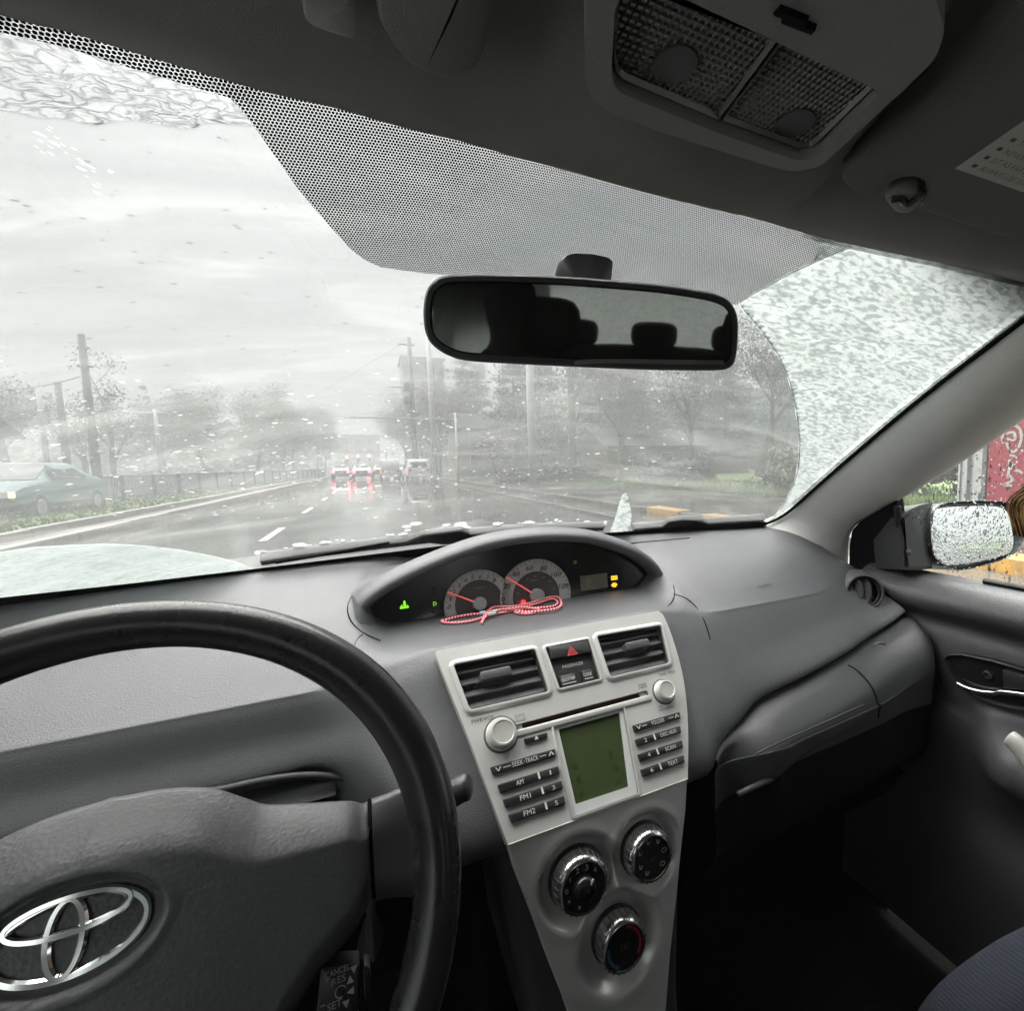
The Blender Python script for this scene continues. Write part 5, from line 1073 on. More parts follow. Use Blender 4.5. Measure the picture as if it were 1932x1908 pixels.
# wet drops on the side glass
mb = MB(); r = random.Random(31)
for k in range(520):
    u, v = r.uniform(1700, 1945), r.uniform(810, 1105); p = GP(u, v, 0.002); z = 0.0006+0.0019*r.random()**3; n = 6
    if v < 1075-(u-1610)*0.86-20: continue
    st = 1+2.2*r.random()**3
    mb.add([p+np.array([0.001, 0, 0])]+[p+np.array([-0.3*z*st*math.sin(a)*0, z*math.cos(a), z*st*math.sin(a)]) for a in [2*math.pi*i/n for i in range(n)]], [(0, i+1, (i+1) % n+1) for i in range(n)])
M['drop'] = glass_mat('side_glass_drop', (0.42, 0.43, 0.42)); mb.mk('rain_drops', M['drop'], dor, 180)['kind'] = 'stuff'
mb = MB()
for k in range(420):
    u, v = r.uniform(1700, 1945), r.uniform(810, 1105)
    if v < 1075-(u-1610)*0.86-20: continue
    p = GP(u, v, 0.004); z = 0.0005+0.0012*r.random()**2; mb.add([p+np.array([0.001, 0, 0])]+[p+np.array([0, z*math.cos(a_), z*1.2*math.sin(a_)]) for a_ in [1.047*i for i in range(6)]], [(0, i+1, (i+1) % 6+1) for i in range(6)])
mb.mk('rain_drops', M['ridge'], dor, 180)['kind'] = 'stuff'
HF = Frame(on_x(1865, 1285, 0.664), (0, -1, 0), (0, 0, 1))      # faces -x
HF = Frame(HF.o, (0, -1, 0), (0, 0, 1)); HF.n = np.array([-1.0, 0, 0])
hbz = [HF.hit(*p) for p in ((1781, 1242), (1790, 1234), (1815, 1233), (1870, 1244), (1932, 1262), (1990, 1280), (1990, 1350), (1935, 1342), (1890, 1334), (1850, 1320), (1815, 1297), (1795, 1270))]
hz2 = rpoly(hbz, 0.006, 4)
hd = mk('handle_bezel', *loft([[HF.p(a, b, -0.008) for a, b in hz2], [HF.p(a, b, 0.003) for a, b in hz2], [HF.p(a, b, 0.004) for a, b in inset(hz2, 0.002)], [HF.p(a, b, 0.001) for a, b in inset(hz2, 0.004)], [HF.p(a*1.0, b*1.0, -0.006) for a, b in inset(hz2, 0.006)]], close_u=True), M['black'], dor, 40)
mk('handle_cup', *prism(HF, inset(hz2, 0.0055), -0.02, -0.003), M['gloss'], hd, 0)
lv = [HF.hit(*p) for p in ((1812, 1290), (1835, 1300), (1870, 1306), (1895, 1304), (1895, 1300), (1870, 1302), (1835, 1296), (1815, 1287))]
mk('door_lever', *tube(cr([HF.p(*HF.hit(*p), 0.006) for p in ((1808, 1287), (1828, 1297), (1855, 1304), (1880, 1306), (1896, 1304), (1960, 1312))], 5), 0.0032, 10), M['chrome'], hd, 180)
mk('lock_screw', *lathe(HF.sub(*HF.hit(1862, 1275), 0.0), [(0.0075, -0.003), (0.0075, 0.0), (0.005, 0.001), (0.004, -0.001), (0.001, -0.001)], 20), M['black'], hd, 40)
mk('lock_knob', *prism(HF, rpoly([HF.hit(*p) for p in ((1893, 1262), (1960, 1280), (1960, 1304), (1896, 1298))], 0.003), -0.004, 0.005, 0.002), M['btn'], hd, 40)
M['pull'] = plastic('pull_grey', (0.42, 0.41, 0.39), 0.4)
pg = [on_x(u, v, 0.598) for u, v in ((1902, 1392), (1916, 1402), (1932, 1420), (1960, 1455))]; mk('pull_handle', *tube(cr(pg, 5), [0.008]+[0.0125]*15 if len(cr(pg, 5)) == 16 else 0.012, 14), M['pull'], dor, 180)
seam('door_seam', [np.array((0.660, y, z)) for y, z in ((0.640, -0.222), (0.608, -0.247), (0.565, -0.285), (0.53, -0.318), (0.50, -0.345), (0.478, -0.38), (0.47, -0.41))], dor, 0.0035)
ddr = copy_tree(dor, loc=(-0.73, 0.2, -0.5), scale=(-1, 1, 1), label='driver door mostly outside the picture on the left')

# ------------------------------------------------------------------ outside mirror on the passenger side
c10 = lambda x, y: (x*.21505+1673.1, y*.21505+757.6)
S0 = on_y(1830, 1008, 0.50)*1.0; d1 = CAM-S0; d1 /= np.linalg.norm(d1); d2 = np.array([0.42, -1, 0.16]); d2 /= np.linalg.norm(d2); nn = d1+d2; nn /= np.linalg.norm(nn)
exs = np.cross(np.array([0, 0, 1.0]), nn); SMF = Frame(S0, exs, np.cross(nn, exs))
smr = thing('side_mirror', 'wet passenger side mirror outside the door window', 'side mirror', S0)
ho = ccw([tuple(p) for p in cr([SMF.hit(*c10(*p)) for p in ((380, 1000), (430, 920), (520, 885), (700, 872), (900, 868), (1060, 885), (1130, 930), (1180, 1010), (1200, 1130), (1190, 1240), (1140, 1320), (1020, 1390), (860, 1440), (700, 1478), (560, 1478), (470, 1440), (410, 1370), (378, 1280), (368, 1130))], 4, True)])
cx_, cy_ = np.mean(ho, 0)
def sc(f): return [(cx_+(a-cx_)*f, cy_+(b-cy_)*f) for a, b in ho]
V, F = loft([[SMF.p(a, b, -0.11) for a, b in sc(0.45)], [SMF.p(a, b, -0.09) for a, b in sc(0.8)], [SMF.p(a, b, -0.05) for a, b in sc(1.0)], [SMF.p(a, b, 0.0) for a, b in sc(1.0)], [SMF.p(a, b, 0.003) for a, b in sc(0.985)], [SMF.p(a, b, -0.010) for a, b in sc(0.93)]], close_u=True); F.append(tuple(range(len(ho)))[::-1]); V = list(V); F.append(tuple(5*len(ho)+k for k in range(len(ho))))
M['mshell'] = plastic('mirror_shell', (0.035, 0.036, 0.038), 0.35); mk('mirror_housing', V, F, M['mshell'], smr, 50)
gl = ccw([tuple(p) for p in cr([SMF.hit(*c10(*p)) for p in ((392, 1040), (410, 970), (450, 938), (560, 926), (760, 918), (950, 922), (1030, 950), (1070, 1010), (1100, 1110), (1107, 1220), (1095, 1300), (1050, 1345), (900, 1385), (700, 1425), (540, 1440), (470, 1415), (420, 1360), (392, 1250), (384, 1140))], 3, True)])
m, nt, b = newmat('wet_mirror'); b.inputs['Metallic'].default_value = 1; b.inputs['Base Color'].default_value = (0.62, 0.64, 0.64, 1); b.inputs['Roughness'].default_value = 0.06
co = N(nt, 'ShaderNodeTexCoord'); n1 = N(nt, 'ShaderNodeTexVoronoi', Scale=170.0); n2 = N(nt, 'ShaderNodeTexNoise', Scale=60.0, Detail=4.0); nt.links.new(co.outputs['Object'], n1.inputs['Vector']); nt.links.new(co.outputs['Object'], n2.inputs['Vector'])
bp = N(nt, 'ShaderNodeBump', Strength=0.5, Distance=0.003); nt.links.new(math_n(nt, 'ADD', ramp(nt, n1.outputs[0], [(0.15, 1), (0.45, 0)]), n2.outputs[0]), bp.inputs['Height']); nt.links.new(bp.outputs[0], b.inputs['Normal']); M['wmir'] = m
mk('mirror_glass', *prism(SMF, gl, -0.008, 0.0015, 0.001), M['wmir'], smr, 30)
ar = [SMF.hit(*c10(*p)) for p in ((150, 1010), (230, 950), (330, 905), (440, 880), (440, 1470), (330, 1482), (190, 1480), (170, 1300))]
V, F = loft([[SMF.p(a, b, -0.09) for a, b in ar], [SMF.p(a, b, -0.012) for a, b in ar], [SMF.p(a, b, -0.006) for a, b in inset(ccw(ar), 0.006)]], close_u=True, cap=True); mk('mirror_arm', V, F, M['mshell'], smr, 40)
mk('arm_lamp', *lathe(SMF.sub(*SMF.hit(*c10(215, 1325)), -0.006), [(0.0055, 0), (0.004, 0.001), (0.001, 0.0015)], 16), M['print'], smr, 60)
mb = MB(); r = random.Random(5)
for k in range(240):
    if k < 90: a, b = ho[int(r.random()*len(ho))]; a, b = cx_+(a-cx_)*r.uniform(.95, 1.0), cy_+(b-cy_)*r.uniform(.95, 1.0); h = 0.003
    else: a, b = r.uniform(-.08, .08), r.uniform(-.055, .055); h = 0.002
    if abs(a) > .085 or abs(b) > .07: continue
    z = 0.0006+0.0013*r.random()**2; mb.add([SMF.p(a, b, h+z*0.8)]+[SMF.p(a+z*math.cos(t), b+z*math.sin(t), h) for t in [1.047*i for i in range(6)]], [(0, i+1, (i+1) % 6+1) for i in range(6)])
m, nt, b = newmat('mirror_drop'); b.inputs['Base Color'].default_value = (0.75, 0.76, 0.76, 1); b.inputs['Roughness'].default_value = 0.08; b.inputs['Transmission Weight'].default_value = 0.3; mb.mk('rain_drops', m, smr, 180)['kind'] = 'stuff'

# ------------------------------------------------------------------ rest of the cabin shell (seen in the mirror, and shading the footwells)
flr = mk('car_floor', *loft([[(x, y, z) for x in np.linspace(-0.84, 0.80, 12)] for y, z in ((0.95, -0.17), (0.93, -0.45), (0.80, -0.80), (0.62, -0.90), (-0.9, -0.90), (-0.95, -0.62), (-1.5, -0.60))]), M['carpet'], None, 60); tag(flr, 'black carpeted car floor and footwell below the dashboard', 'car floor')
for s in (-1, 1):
    kp = mk('light_seal_panel', *loft([[(s*0.663-(s < 0)*0.07, y, -0.36), (s*0.663-(s < 0)*0.07, y, -0.92)] for y in (1.0, 0.55)]), M['matte'], None, 0); tag(kp, ['black trim panel beside the driver footwell', 'black trim panel beside the passenger footwell'][s > 0], 'footwell panel')  # panels added to stop daylight leaking in at the footwell corners
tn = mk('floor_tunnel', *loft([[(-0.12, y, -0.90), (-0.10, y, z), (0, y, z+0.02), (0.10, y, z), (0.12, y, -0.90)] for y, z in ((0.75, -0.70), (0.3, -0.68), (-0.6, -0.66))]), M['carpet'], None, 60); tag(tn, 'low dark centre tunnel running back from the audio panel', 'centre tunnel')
def pad(c, s, mat, name, parent, ang=0.0, r=0.95):    # cushion: rounded block with a soft crown
    bm = bmesh.new(); bmesh.ops.create_cube(bm, size=1); bmesh.ops.subdivide_edges(bm, edges=bm.edges[:], cuts=5, use_grid_fill=True)
    ca, sa = math.cos(ang), math.sin(ang); V = []; 
    for v in bm.verts:
        p = np.array(v.co); n = np.linalg.norm(p)+1e-9; q = p/np.abs(p).max()*0.5; ndir = p/n; p = ndir*0.5/((np.abs(ndir)**3.6).sum()**(1/3.6))*r+p*(1-r); p = p*np.array(s)
        p = np.array([p[0], p[1]*ca-p[2]*sa, p[1]*sa+p[2]*ca]); V.append(p+np.array(c))
    F = [tuple(v.index for v in f.verts) for f in bm.faces]; bm.free(); return mk(name, V, F, mat, parent, 180)
def seat(label, x):
    t = thing('front_seat', label, 'car seat', (x, -0.45, -0.9), 'front seats')
    pad((x, -0.28, -0.66), (0.50, 0.52, 0.16), M['seat'], 'seat_cushion', t, 0.12); pad((x, -0.66, -0.33), (0.48, 0.14, 0.62), M['seat'], 'backrest', t, 0.30)
    pad((x, -0.79, 0.055), (0.25, 0.09, 0.17), M['seat'], 'headrest', t, 0.2)
    for s in (-1, 1): mk('headrest_post', *tube([(x+s*0.06, -0.75, -0.10), (x+s*0.06, -0.78, 0.0)], 0.006, 8), M['chrome'], t, 60)
    return t
seat('dark cloth driver seat seen only as a shadow in the mirror', -0.36); seat('dark cloth passenger seat whose headrest shows in the mirror', 0.36)
rs = thing('rear_bench', 'dark rear bench seat with low headrests seen in the mirror', 'rear seat', (0, -1.35, -0.6))
pad((0, -1.15, -0.62), (1.25, 0.5, 0.16), M['seat'], 'seat_cushion', rs, 0.1); pad((0, -1.42, -0.33), (1.25, 0.14, 0.56), M['seat'], 'backrest', rs, 0.35)
for x in (-0.38, 0.0, 0.38): pad((x, -1.53, -0.02), (0.22, 0.08, 0.12), M['seat'], 'headrest', rs, 0.2)
sh = mk('parcel_shelf', *loft([[(x, -1.50, -0.10), (x, -1.98, -0.12), (x, -2.0, -0.5)] for x in np.linspace(-0.66, 0.66, 8)]), M['carpet'], None, 30); tag(sh, 'dark parcel shelf under the snowed-over rear window', 'parcel shelf')
def rw(u, w): return np.array([u*(0.60-0.10*w), -2.0+0.52*w, -0.13+0.36*w+0.02*(1-u*u)])
rwin = mk('rear_window', *loft([[rw(u, w) for u in np.linspace(-1, 1, 17)] for w in np.linspace(0, 1, 9)]), M['ice'], None, 180); suv(rwin); tag(rwin, 'rear window covered in grey snow, reflected in the mirror', 'rear window')
for s in (-1, 1):
    cp = mk('rear_pillar', *loft([[(s*0.60, -2.0, -0.13), (s*0.50, -1.48, 0.25)], [(s*0.66, -1.85, -0.15), (s*0.55, -1.30, 0.24)], [(s*0.73, -1.55, -0.25), (s*0.60, -1.15, 0.22)], [(s*0.73, -1.55, -0.9), (s*0.735, -1.3, -0.9)]]), M['pillar'], None, 30); tag(cp, ['rear roof pillar trim behind the driver', 'rear roof pillar trim behind the passenger'][s > 0], 'pillar')
    bp_ = mk('door_pillar', *loft([[(s*0.575, y+0.05, 0.24), (s*0.575, y-0.05, 0.24)], [(s*0.715, y+0.07, -0.23), (s*0.715, y-0.07, -0.23)], [(s*0.725, y+0.09, -0.9), (s*0.725, y-0.09, -0.9)]] if (y := -0.42) else []), M['pillar'], None, 30); tag(bp_, ['centre door pillar beside the driver seat', 'centre door pillar beside the passenger seat'][s > 0], 'pillar')
    rd = mk('rear_door_panel', *loft([[(s*0.715, y, -0.22), (s*0.67, y, -0.26), (s*0.68, y, -0.9)] for y in np.linspace(-0.75, -1.6, 6)]), M['door'], None, 60); tag(rd, ['rear door panel behind the driver', 'rear door panel behind the passenger'][s > 0], 'car door')
for s in (-1, 1):
    rr_ = mk('roof_rail', *loft([[q for q in cr([(s*0.705, y, 0.10), (s*0.655, y, 0.118), (s*0.615, y, 0.165), (s*0.585, y, 0.215), (s*0.52, y, 0.255)], 4)] for y in (0.24, 0.1, -0.4, -1.0, -1.5)]), M['liner'], None, 180); tag(rr_, ['cloth covered roof rail over the driver window', 'cloth covered roof rail over the passenger window'][s > 0], 'roof rail')
for s in (-1, 1):
    rq = mk('rear_side_window', *loft([[np.array([s*(0.715-0.3*(z+0.22)), y, z]) for y in np.linspace(-0.52, -1.42, 10)] for z in np.linspace(-0.22, 0.16, 6)]), M['ice'], None, 180); suv(rq); tag(rq, ['snow covered rear side window behind the driver', 'snow covered rear side window behind the passenger'][s > 0], 'side window')
# outer roof skin keeps the daylight out of the cabin lining
rf = mk('car_roof', *loft([[(x, y, 0.335-0.10*(x/0.6)**2-0.05*max(0, (y-0.1)/0.3)**2-0.08*max(0, (-1.2-y)/0.4)**2) for x in np.linspace(-0.64, 0.64, 13)] for y in (0.36, 0.25, 0.1, -0.3, -0.8, -1.2, -1.55)]), M['silver'], None, 60); tag(rf, 'outer steel roof of the car over the cabin', 'car roof')

for c in ddr.children:
    if c.name.startswith('window'): c.data = c.data.copy(); c.data.materials.clear(); c.data.materials.append(M['ice_low'])
# ------------------------------------------------------------------ people: one continuous body each, grown round a posed skeleton
def body(name, joints, bones, mat, parent, sub=2):
    me = bpy.data.meshes.new(name); k = list(joints); me.from_pydata([joints[j][0] for j in k], [(k.index(a), k.index(b)) for a, b in bones], []); o = bpy.data.objects.new(name, me); COL.objects.link(o)
    m = o.modifiers.new('skin', 'SKIN'); m.use_smooth_shade = True
    for i, j in enumerate(k): r = joints[j][1]; me.skin_vertices[0].data[i].radius = r if hasattr(r, '__len__') else (r, r); me.skin_vertices[0].data[i].use_root = (i == 0)
    s = o.modifiers.new('sub', 'SUBSURF'); s.levels = s.render_levels = sub
    dg = bpy.context.evaluated_depsgraph_get(); ev = o.evaluated_get(dg); m2 = bpy.data.meshes.new_from_object(ev); org = ORG[parent.name]
    V = [np.array(v.co) for v in m2.vertices]; F = [tuple(p.vertices) for p in m2.polygons]; bpy.data.objects.remove(o); bpy.data.meshes.remove(m2)
    return mk(name, V, F, mat, parent, 180)
m, nt, b = newmat('navy_ribbed_cloth'); co = N(nt, 'ShaderNodeTexCoord'); wv = N(nt, 'ShaderNodeTexWave', Scale=85.0, Distortion=3.5, Detail=3.0); wv.bands_direction = 'DIAGONAL'
mpp = N(nt, 'ShaderNodeMapping'); mpp.inputs['Rotation'].default_value = (0.3, 0.4, 0.9); nt.links.new(co.outputs['Object'], mpp.inputs[0]); nt.links.new(mpp.outputs[0], wv.inputs['Vector'])
nt.links.new(ramp(nt, wv.outputs[0], [(0.25, (0.015, 0.018, 0.029)), (0.85, (0.020, 0.024, 0.038))]), b.inputs['Base Color']); b.inputs['Roughness'].default_value = 0.9
bp = N(nt, 'ShaderNodeBump', Strength=0.2, Distance=0.002); nt.links.new(wv.outputs[0], bp.inputs['Height']); nt.links.new(bp.outputs[0], b.inputs['Normal']); M['navy'] = m
M['skin'] = plastic('skin', (0.45, 0.28, 0.21), 0.5); M['coat'] = plastic('dark_coat', (0.07, 0.071, 0.074), 0.8, 0.4, 300)
def person(label, J, bones, x0, legs=True):
    t = thing('person', label, 'person', J['pelvis'][0]); return t
PJ = {'pelvis': ((0.39, -0.24, -0.55), (0.15, 0.12)), 'spine': ((0.40, -0.16, -0.36), (0.14, 0.11)), 'chest': ((0.42, -0.05, -0.17), (0.16, 0.11)), 'neck': ((0.44, 0.03, -0.06), 0.055), 'head0': ((0.455, 0.075, -0.01), 0.062), 'head': ((0.47, 0.11, 0.045), (0.075, 0.09)), 'crown': ((0.475, 0.105, 0.11), (0.06, 0.07)),
      'lsh': ((0.27, -0.04, -0.16), 0.06), 'lel': ((0.27, 0.02, -0.40), 0.047), 'lwr': ((0.40, 0.10, -0.44), 0.033), 'rsh': ((0.57, -0.04, -0.17), 0.06), 'rel': ((0.60, 0.0, -0.40), 0.047), 'rwr': ((0.50, 0.10, -0.44), 0.033),
      'lhip': ((0.29, -0.20, -0.56), 0.095), 'lth': ((0.30, -0.02, -0.545), 0.088), 'lkn': ((0.345, 0.11, -0.56), 0.072), 'lca': ((0.36, 0.17, -0.73), 0.056), 'lan': ((0.38, 0.20, -0.86), 0.040), 'lto': ((0.40, 0.28, -0.885), 0.034),
      'rhip': ((0.48, -0.20, -0.56), 0.095), 'rth': ((0.50, -0.02, -0.53), 0.088), 'rkn': ((0.445, 0.185, -0.545), 0.070), 'rca': ((0.365, 0.262, -0.680), 0.060), 'ran': ((0.37, 0.315, -0.85), 0.044), 'rto': ((0.44, 0.345, -0.885), 0.034)}
PBn = [('pelvis', 'spine'), ('spine', 'chest'), ('chest', 'neck'), ('neck', 'head0'), ('head0', 'head'), ('head', 'crown'), ('chest', 'lsh'), ('lsh', 'lel'), ('lel', 'lwr'), ('chest', 'rsh'), ('rsh', 'rel'), ('rel', 'rwr'), ('pelvis', 'lhip'), ('lhip', 'lth'), ('lth', 'lkn'), ('lkn', 'lca'), ('lca', 'lan'), ('lan', 'lto'), ('pelvis', 'rhip'), ('rhip', 'rth'), ('rth', 'rkn'), ('rkn', 'rca'), ('rca', 'ran'), ('ran', 'rto')]
ps = person('person in the passenger seat in navy trousers with a lock of fair hair', PJ, PBn, 0.39)
body('body', PJ, PBn, M['navy'], ps)
def hand(wr, fw, up, side, parent, mat, curl=0.5):    # palm with four unequal bent fingers and a thumb off its side
    fw = np.array(fw, float)/np.linalg.norm(fw); up = np.array(up, float); up -= fw*(up@fw); up /= np.linalg.norm(up); sd = np.cross(fw, up)*side; w = np.array(wr, float)
    J = {'palm': (w+fw*0.035, (0.020, 0.014)), 'wrist': (w-fw*0.01, (0.024, 0.019))}; B = [('palm', 'wrist')]
    for i, (o, L) in enumerate(((-0.030, 0.062), (-0.010, 0.078), (0.010, 0.084), (0.030, 0.076))):
        k = w+fw*0.085+sd*o; c1_ = k+(fw*math.cos(curl)-up*math.sin(curl))*L*0.45; c2_ = c1_+(fw*math.cos(curl*2)-up*math.sin(curl*2))*L*0.32; c3_ = c2_+(fw*math.cos(curl*2.8)-up*math.sin(curl*2.8))*L*0.23
        n = 'f%d' % i; J[n+'k'] = (w+fw*0.078+sd*o*0.9, 0.0105); J[n+'a'] = (c1_, 0.0088); J[n+'b'] = (c2_, 0.008); J[n+'c'] = (c3_, 0.0068); B += [('palm', n+'k'), (n+'k', n+'a'), (n+'a', n+'b'), (n+'b', n+'c')]
    J['t0'] = (w+fw*0.03+sd*0.034, 0.012); J['t1'] = (w+fw*0.062+sd*0.052-up*0.012, 0.0095); J['t2'] = (w+fw*0.088+sd*0.052-up*0.026, 0.008); B += [('palm', 't0'), ('t0', 't1'), ('t1', 't2')]
    return body('hand', {k: (tuple(v[0]), v[1]) for k, v in J.items()}, B, mat, parent, 2)
hand((0.40, 0.10, -0.44), (0.4, 0.8, -0.1), (0, 0.1, 1), 1, ps, M['skin'], 0.45); hand((0.50, 0.10, -0.44), (-0.3, 0.9, -0.1), (0, 0.1, 1), -1, ps, M['skin'], 0.45)
m, nt, b = newmat('fair_hair'); co = N(nt, 'ShaderNodeTexCoord'); n1 = N(nt, 'ShaderNodeTexNoise', Scale=60.0, Detail=2.0); nt.links.new(co.outputs['Object'], n1.inputs['Vector'])
nt.links.new(ramp(nt, n1.outputs[0], [(0.3, (0.20, 0.10, 0.035)), (0.7, (0.52, 0.33, 0.14))]), b.inputs['Base Color']); b.inputs['Roughness'].default_value = 0.4; M['hair'] = m
mb = MB(); r = random.Random(2)
for k in range(170):
    f = r.random(); a = on_y(1938+9*f+r.uniform(-4, 4)+8, 922+r.uniform(-6, 6), 0.275); m_ = on_y(1923+20*f+r.uniform(-2, 2), 952+r.uniform(-6, 8), 0.285); e = on_y(1935+10*f+r.uniform(-3, 3), 1003+r.uniform(-12, 14), 0.280); z = r.uniform(-0.012, 0.012)
    P_ = cr([(0.47+r.uniform(-.02, .02), 0.15, 0.10), (0.475+r.uniform(-.02, .02), 0.215, 0.085), a+np.array([0.012, z-0.01, 0.01]), m_+np.array([0.0, z, 0]), e+np.array([0.0, z, 0])], 4); mb.add(*tube(P_, np.linspace(0.0016, 0.0007, len(P_)), 4))
for k in range(330):
    a = r.uniform(0, 6.28); jx, jz = r.uniform(-.008, .008), r.uniform(-.03, .01); P_ = cr([(0.475, 0.10, 0.165), (0.475+0.085*math.cos(a)+jx, 0.10+0.095*math.sin(a), 0.10), (0.47+0.095*math.cos(a)+jx, 0.09+0.10*math.sin(a)*0.9, 0.0), (0.46+0.10*math.cos(a)-jx, 0.05+0.09*math.sin(a)*0.7, -0.12+jz)], 3); mb.add(*tube(P_, np.linspace(0.0026, 0.0012, len(P_)), 4))
mb.mk('hair', M['hair'], ps, 180)
# the driver sits behind the phone and shows only as a dark shape in the mirror
DJ = {'pelvis': ((-0.36, -0.36, -0.56), (0.16, 0.13)), 'spine': ((-0.36, -0.46, -0.34), (0.15, 0.12)), 'chest': ((-0.36, -0.47, -0.13), (0.18, 0.12)), 'neck': ((-0.36, -0.45, 0.02), 0.06), 'head0': ((-0.36, -0.42, 0.08), 0.065), 'head': ((-0.355, -0.41, 0.14), (0.078, 0.092)), 'crown': ((-0.355, -0.42, 0.20), (0.06, 0.075)),
      'lsh': ((-0.54, -0.45, -0.11), 0.065), 'lel': ((-0.50, -0.24, -0.27), 0.05), 'lwr': ((-0.33, -0.10, -0.10), 0.033), 'rsh': ((-0.18, -0.45, -0.11), 0.065), 'rel': ((-0.10, -0.27, -0.25), 0.05), 'rwr': ((-0.14, -0.09, -0.10), 0.033),
      'lhip': ((-0.46, -0.34, -0.57), 0.10), 'lkn': ((-0.50, 0.08, -0.52), 0.072), 'lan': ((-0.50, 0.40, -0.85), 0.042), 'lto': ((-0.50, 0.50, -0.86), 0.036), 'rhip': ((-0.26, -0.34, -0.57), 0.10), 'rkn': ((-0.20, 0.02, -0.55), 0.072), 'ran': ((-0.26, 0.42, -0.85), 0.042), 'rto': ((-0.26, 0.53, -0.86), 0.036)}
DB = [('pelvis', 'spine'), ('spine', 'chest'), ('chest', 'neck'), ('neck', 'head0'), ('head0', 'head'), ('head', 'crown'), ('chest', 'lsh'), ('lsh', 'lel'), ('lel', 'lwr'), ('chest', 'rsh'), ('rsh', 'rel'), ('rel', 'rwr'), ('pelvis', 'lhip'), ('lhip', 'lkn'), ('lkn', 'lan'), ('lan', 'lto'), ('pelvis', 'rhip'), ('rhip', 'rkn'), ('rkn', 'ran'), ('ran', 'rto')]
dr = person('person in dark clothes behind the wheel, a shadow in the mirror', DJ, DB, -0.36); body('body', DJ, DB, M['coat'], dr)
hand((-0.33, -0.10, -0.10), (0.45, 0.5, 0.35), (-0.5, 0.2, 0.6), -1, dr, M['skin'], 0.6); hand((-0.14, -0.09, -0.10), (-0.2, 0.5, 0.5), (0.4, 0.2, 0.6), 1, dr, M['skin'], 0.6)
# ------------------------------------------------------------------ street outside
def gp(u, v): return on_z(u, v, GZ)
def structure(o, name=None): o['kind'] = 'structure'; return o
def ground_mat(name, c1_, c2_, sc, rough, bump=0.4, r2=None, dist=0.01):
    m, nt, b = newmat(name); co = N(nt, 'ShaderNodeTexCoord'); n1 = N(nt, 'ShaderNodeTexNoise', Scale=sc, Detail=8.0, Roughness=0.7); nt.links.new(co.outputs['Object'], n1.inputs['Vector'])
    nt.links.new(ramp(nt, n1.outputs[0], [(0.3, c1_), (0.7, c2_)]), b.inputs['Base Color'])
    n2 = N(nt, 'ShaderNodeTexNoise', Scale=0.35, Detail=4.0); nt.links.new(co.outputs['Object'], n2.inputs['Vector'])
    nt.links.new(ramp(nt, n2.outputs[0], [(0.42, rough), (0.6, r2 if r2 is not None else rough)]), b.inputs['Roughness'])
    bp = N(nt, 'ShaderNodeBump', Strength=bump, Distance=dist); nt.links.new(n1.outputs[0], bp.inputs['Height']); nt.links.new(bp.outputs[0], b.inputs['Normal']); return m
M['road'] = ground_mat('wet_asphalt', (0.045, 0.043, 0.040), (0.070, 0.066, 0.061), 3.0, 0.025, 0.03, 0.12, 0.004)
M['walk'] = ground_mat('wet_pavement', (0.026, 0.022, 0.019), (0.048, 0.042, 0.037), 4.0, 0.10, 0.2, 0.3)
M['soil'] = ground_mat('soil', (0.05, 0.042, 0.033), (0.09, 0.078, 0.06), 5.0, 0.7, 0.6)
M['turf'] = ground_mat('turf', (0.030, 0.050, 0.008), (0.07, 0.105, 0.018), 7.0, 0.8, 0.8)
M['kerb'] = ground_mat('kerb_concrete', (0.12, 0.113, 0.105), (0.20, 0.19, 0.175), 6.0, 0.4, 0.3); M['kerbw'] = ground_mat('wet_kerb_concrete', (0.045, 0.042, 0.038), (0.085, 0.08, 0.073), 6.0, 0.25, 0.3)
M['yellow'] = ground_mat('kerb_yellow', (0.09, 0.075, 0.055), (0.40, 0.21, 0.022), 9.0, 0.35, 0.3); M['paint'] = plastic('road_paint', (0.31, 0.306, 0.295), 0.5, var=0.25)
def sheet(name, x0, x1, y0, y1, z, mat, nx=2, ny=2): return structure(mk(name, *loft([[(x0+(x1-x0)*i/nx, y0+(y1-y0)*j/ny, z) for i in range(nx+1)] for j in range(ny+1)]), mat, None, 0))
sheet('ground', -600, 600, -300, 900, GZ-0.030, M['soil'])
sheet('road', -4.72, 4.05, -80, 420, GZ, M['road'])
sheet('road', -16.5, -9.3, -80, 420, GZ, M['road'])
sheet('pavement', 5.46, 9.55, -80, 420, GZ+0.10, M['walk'])
sheet('gutter_strip', 4.23, 5.16, -80, 420, GZ+0.004, M['road'])
sheet('lawn', 9.55, 60, -80, 420, GZ+0.09, M['turf'], 8, 30)
sheet('verge', -9.1, -5.95, -80, 420, GZ+0.11, M['turf'], 4, 40)
sheet('pavement', -60, -16.7, -80, 420, GZ+0.08, M['walk'])
sheet('dirt_strip', -5.72, -4.92, -80, 420, GZ+0.02, M['soil'])
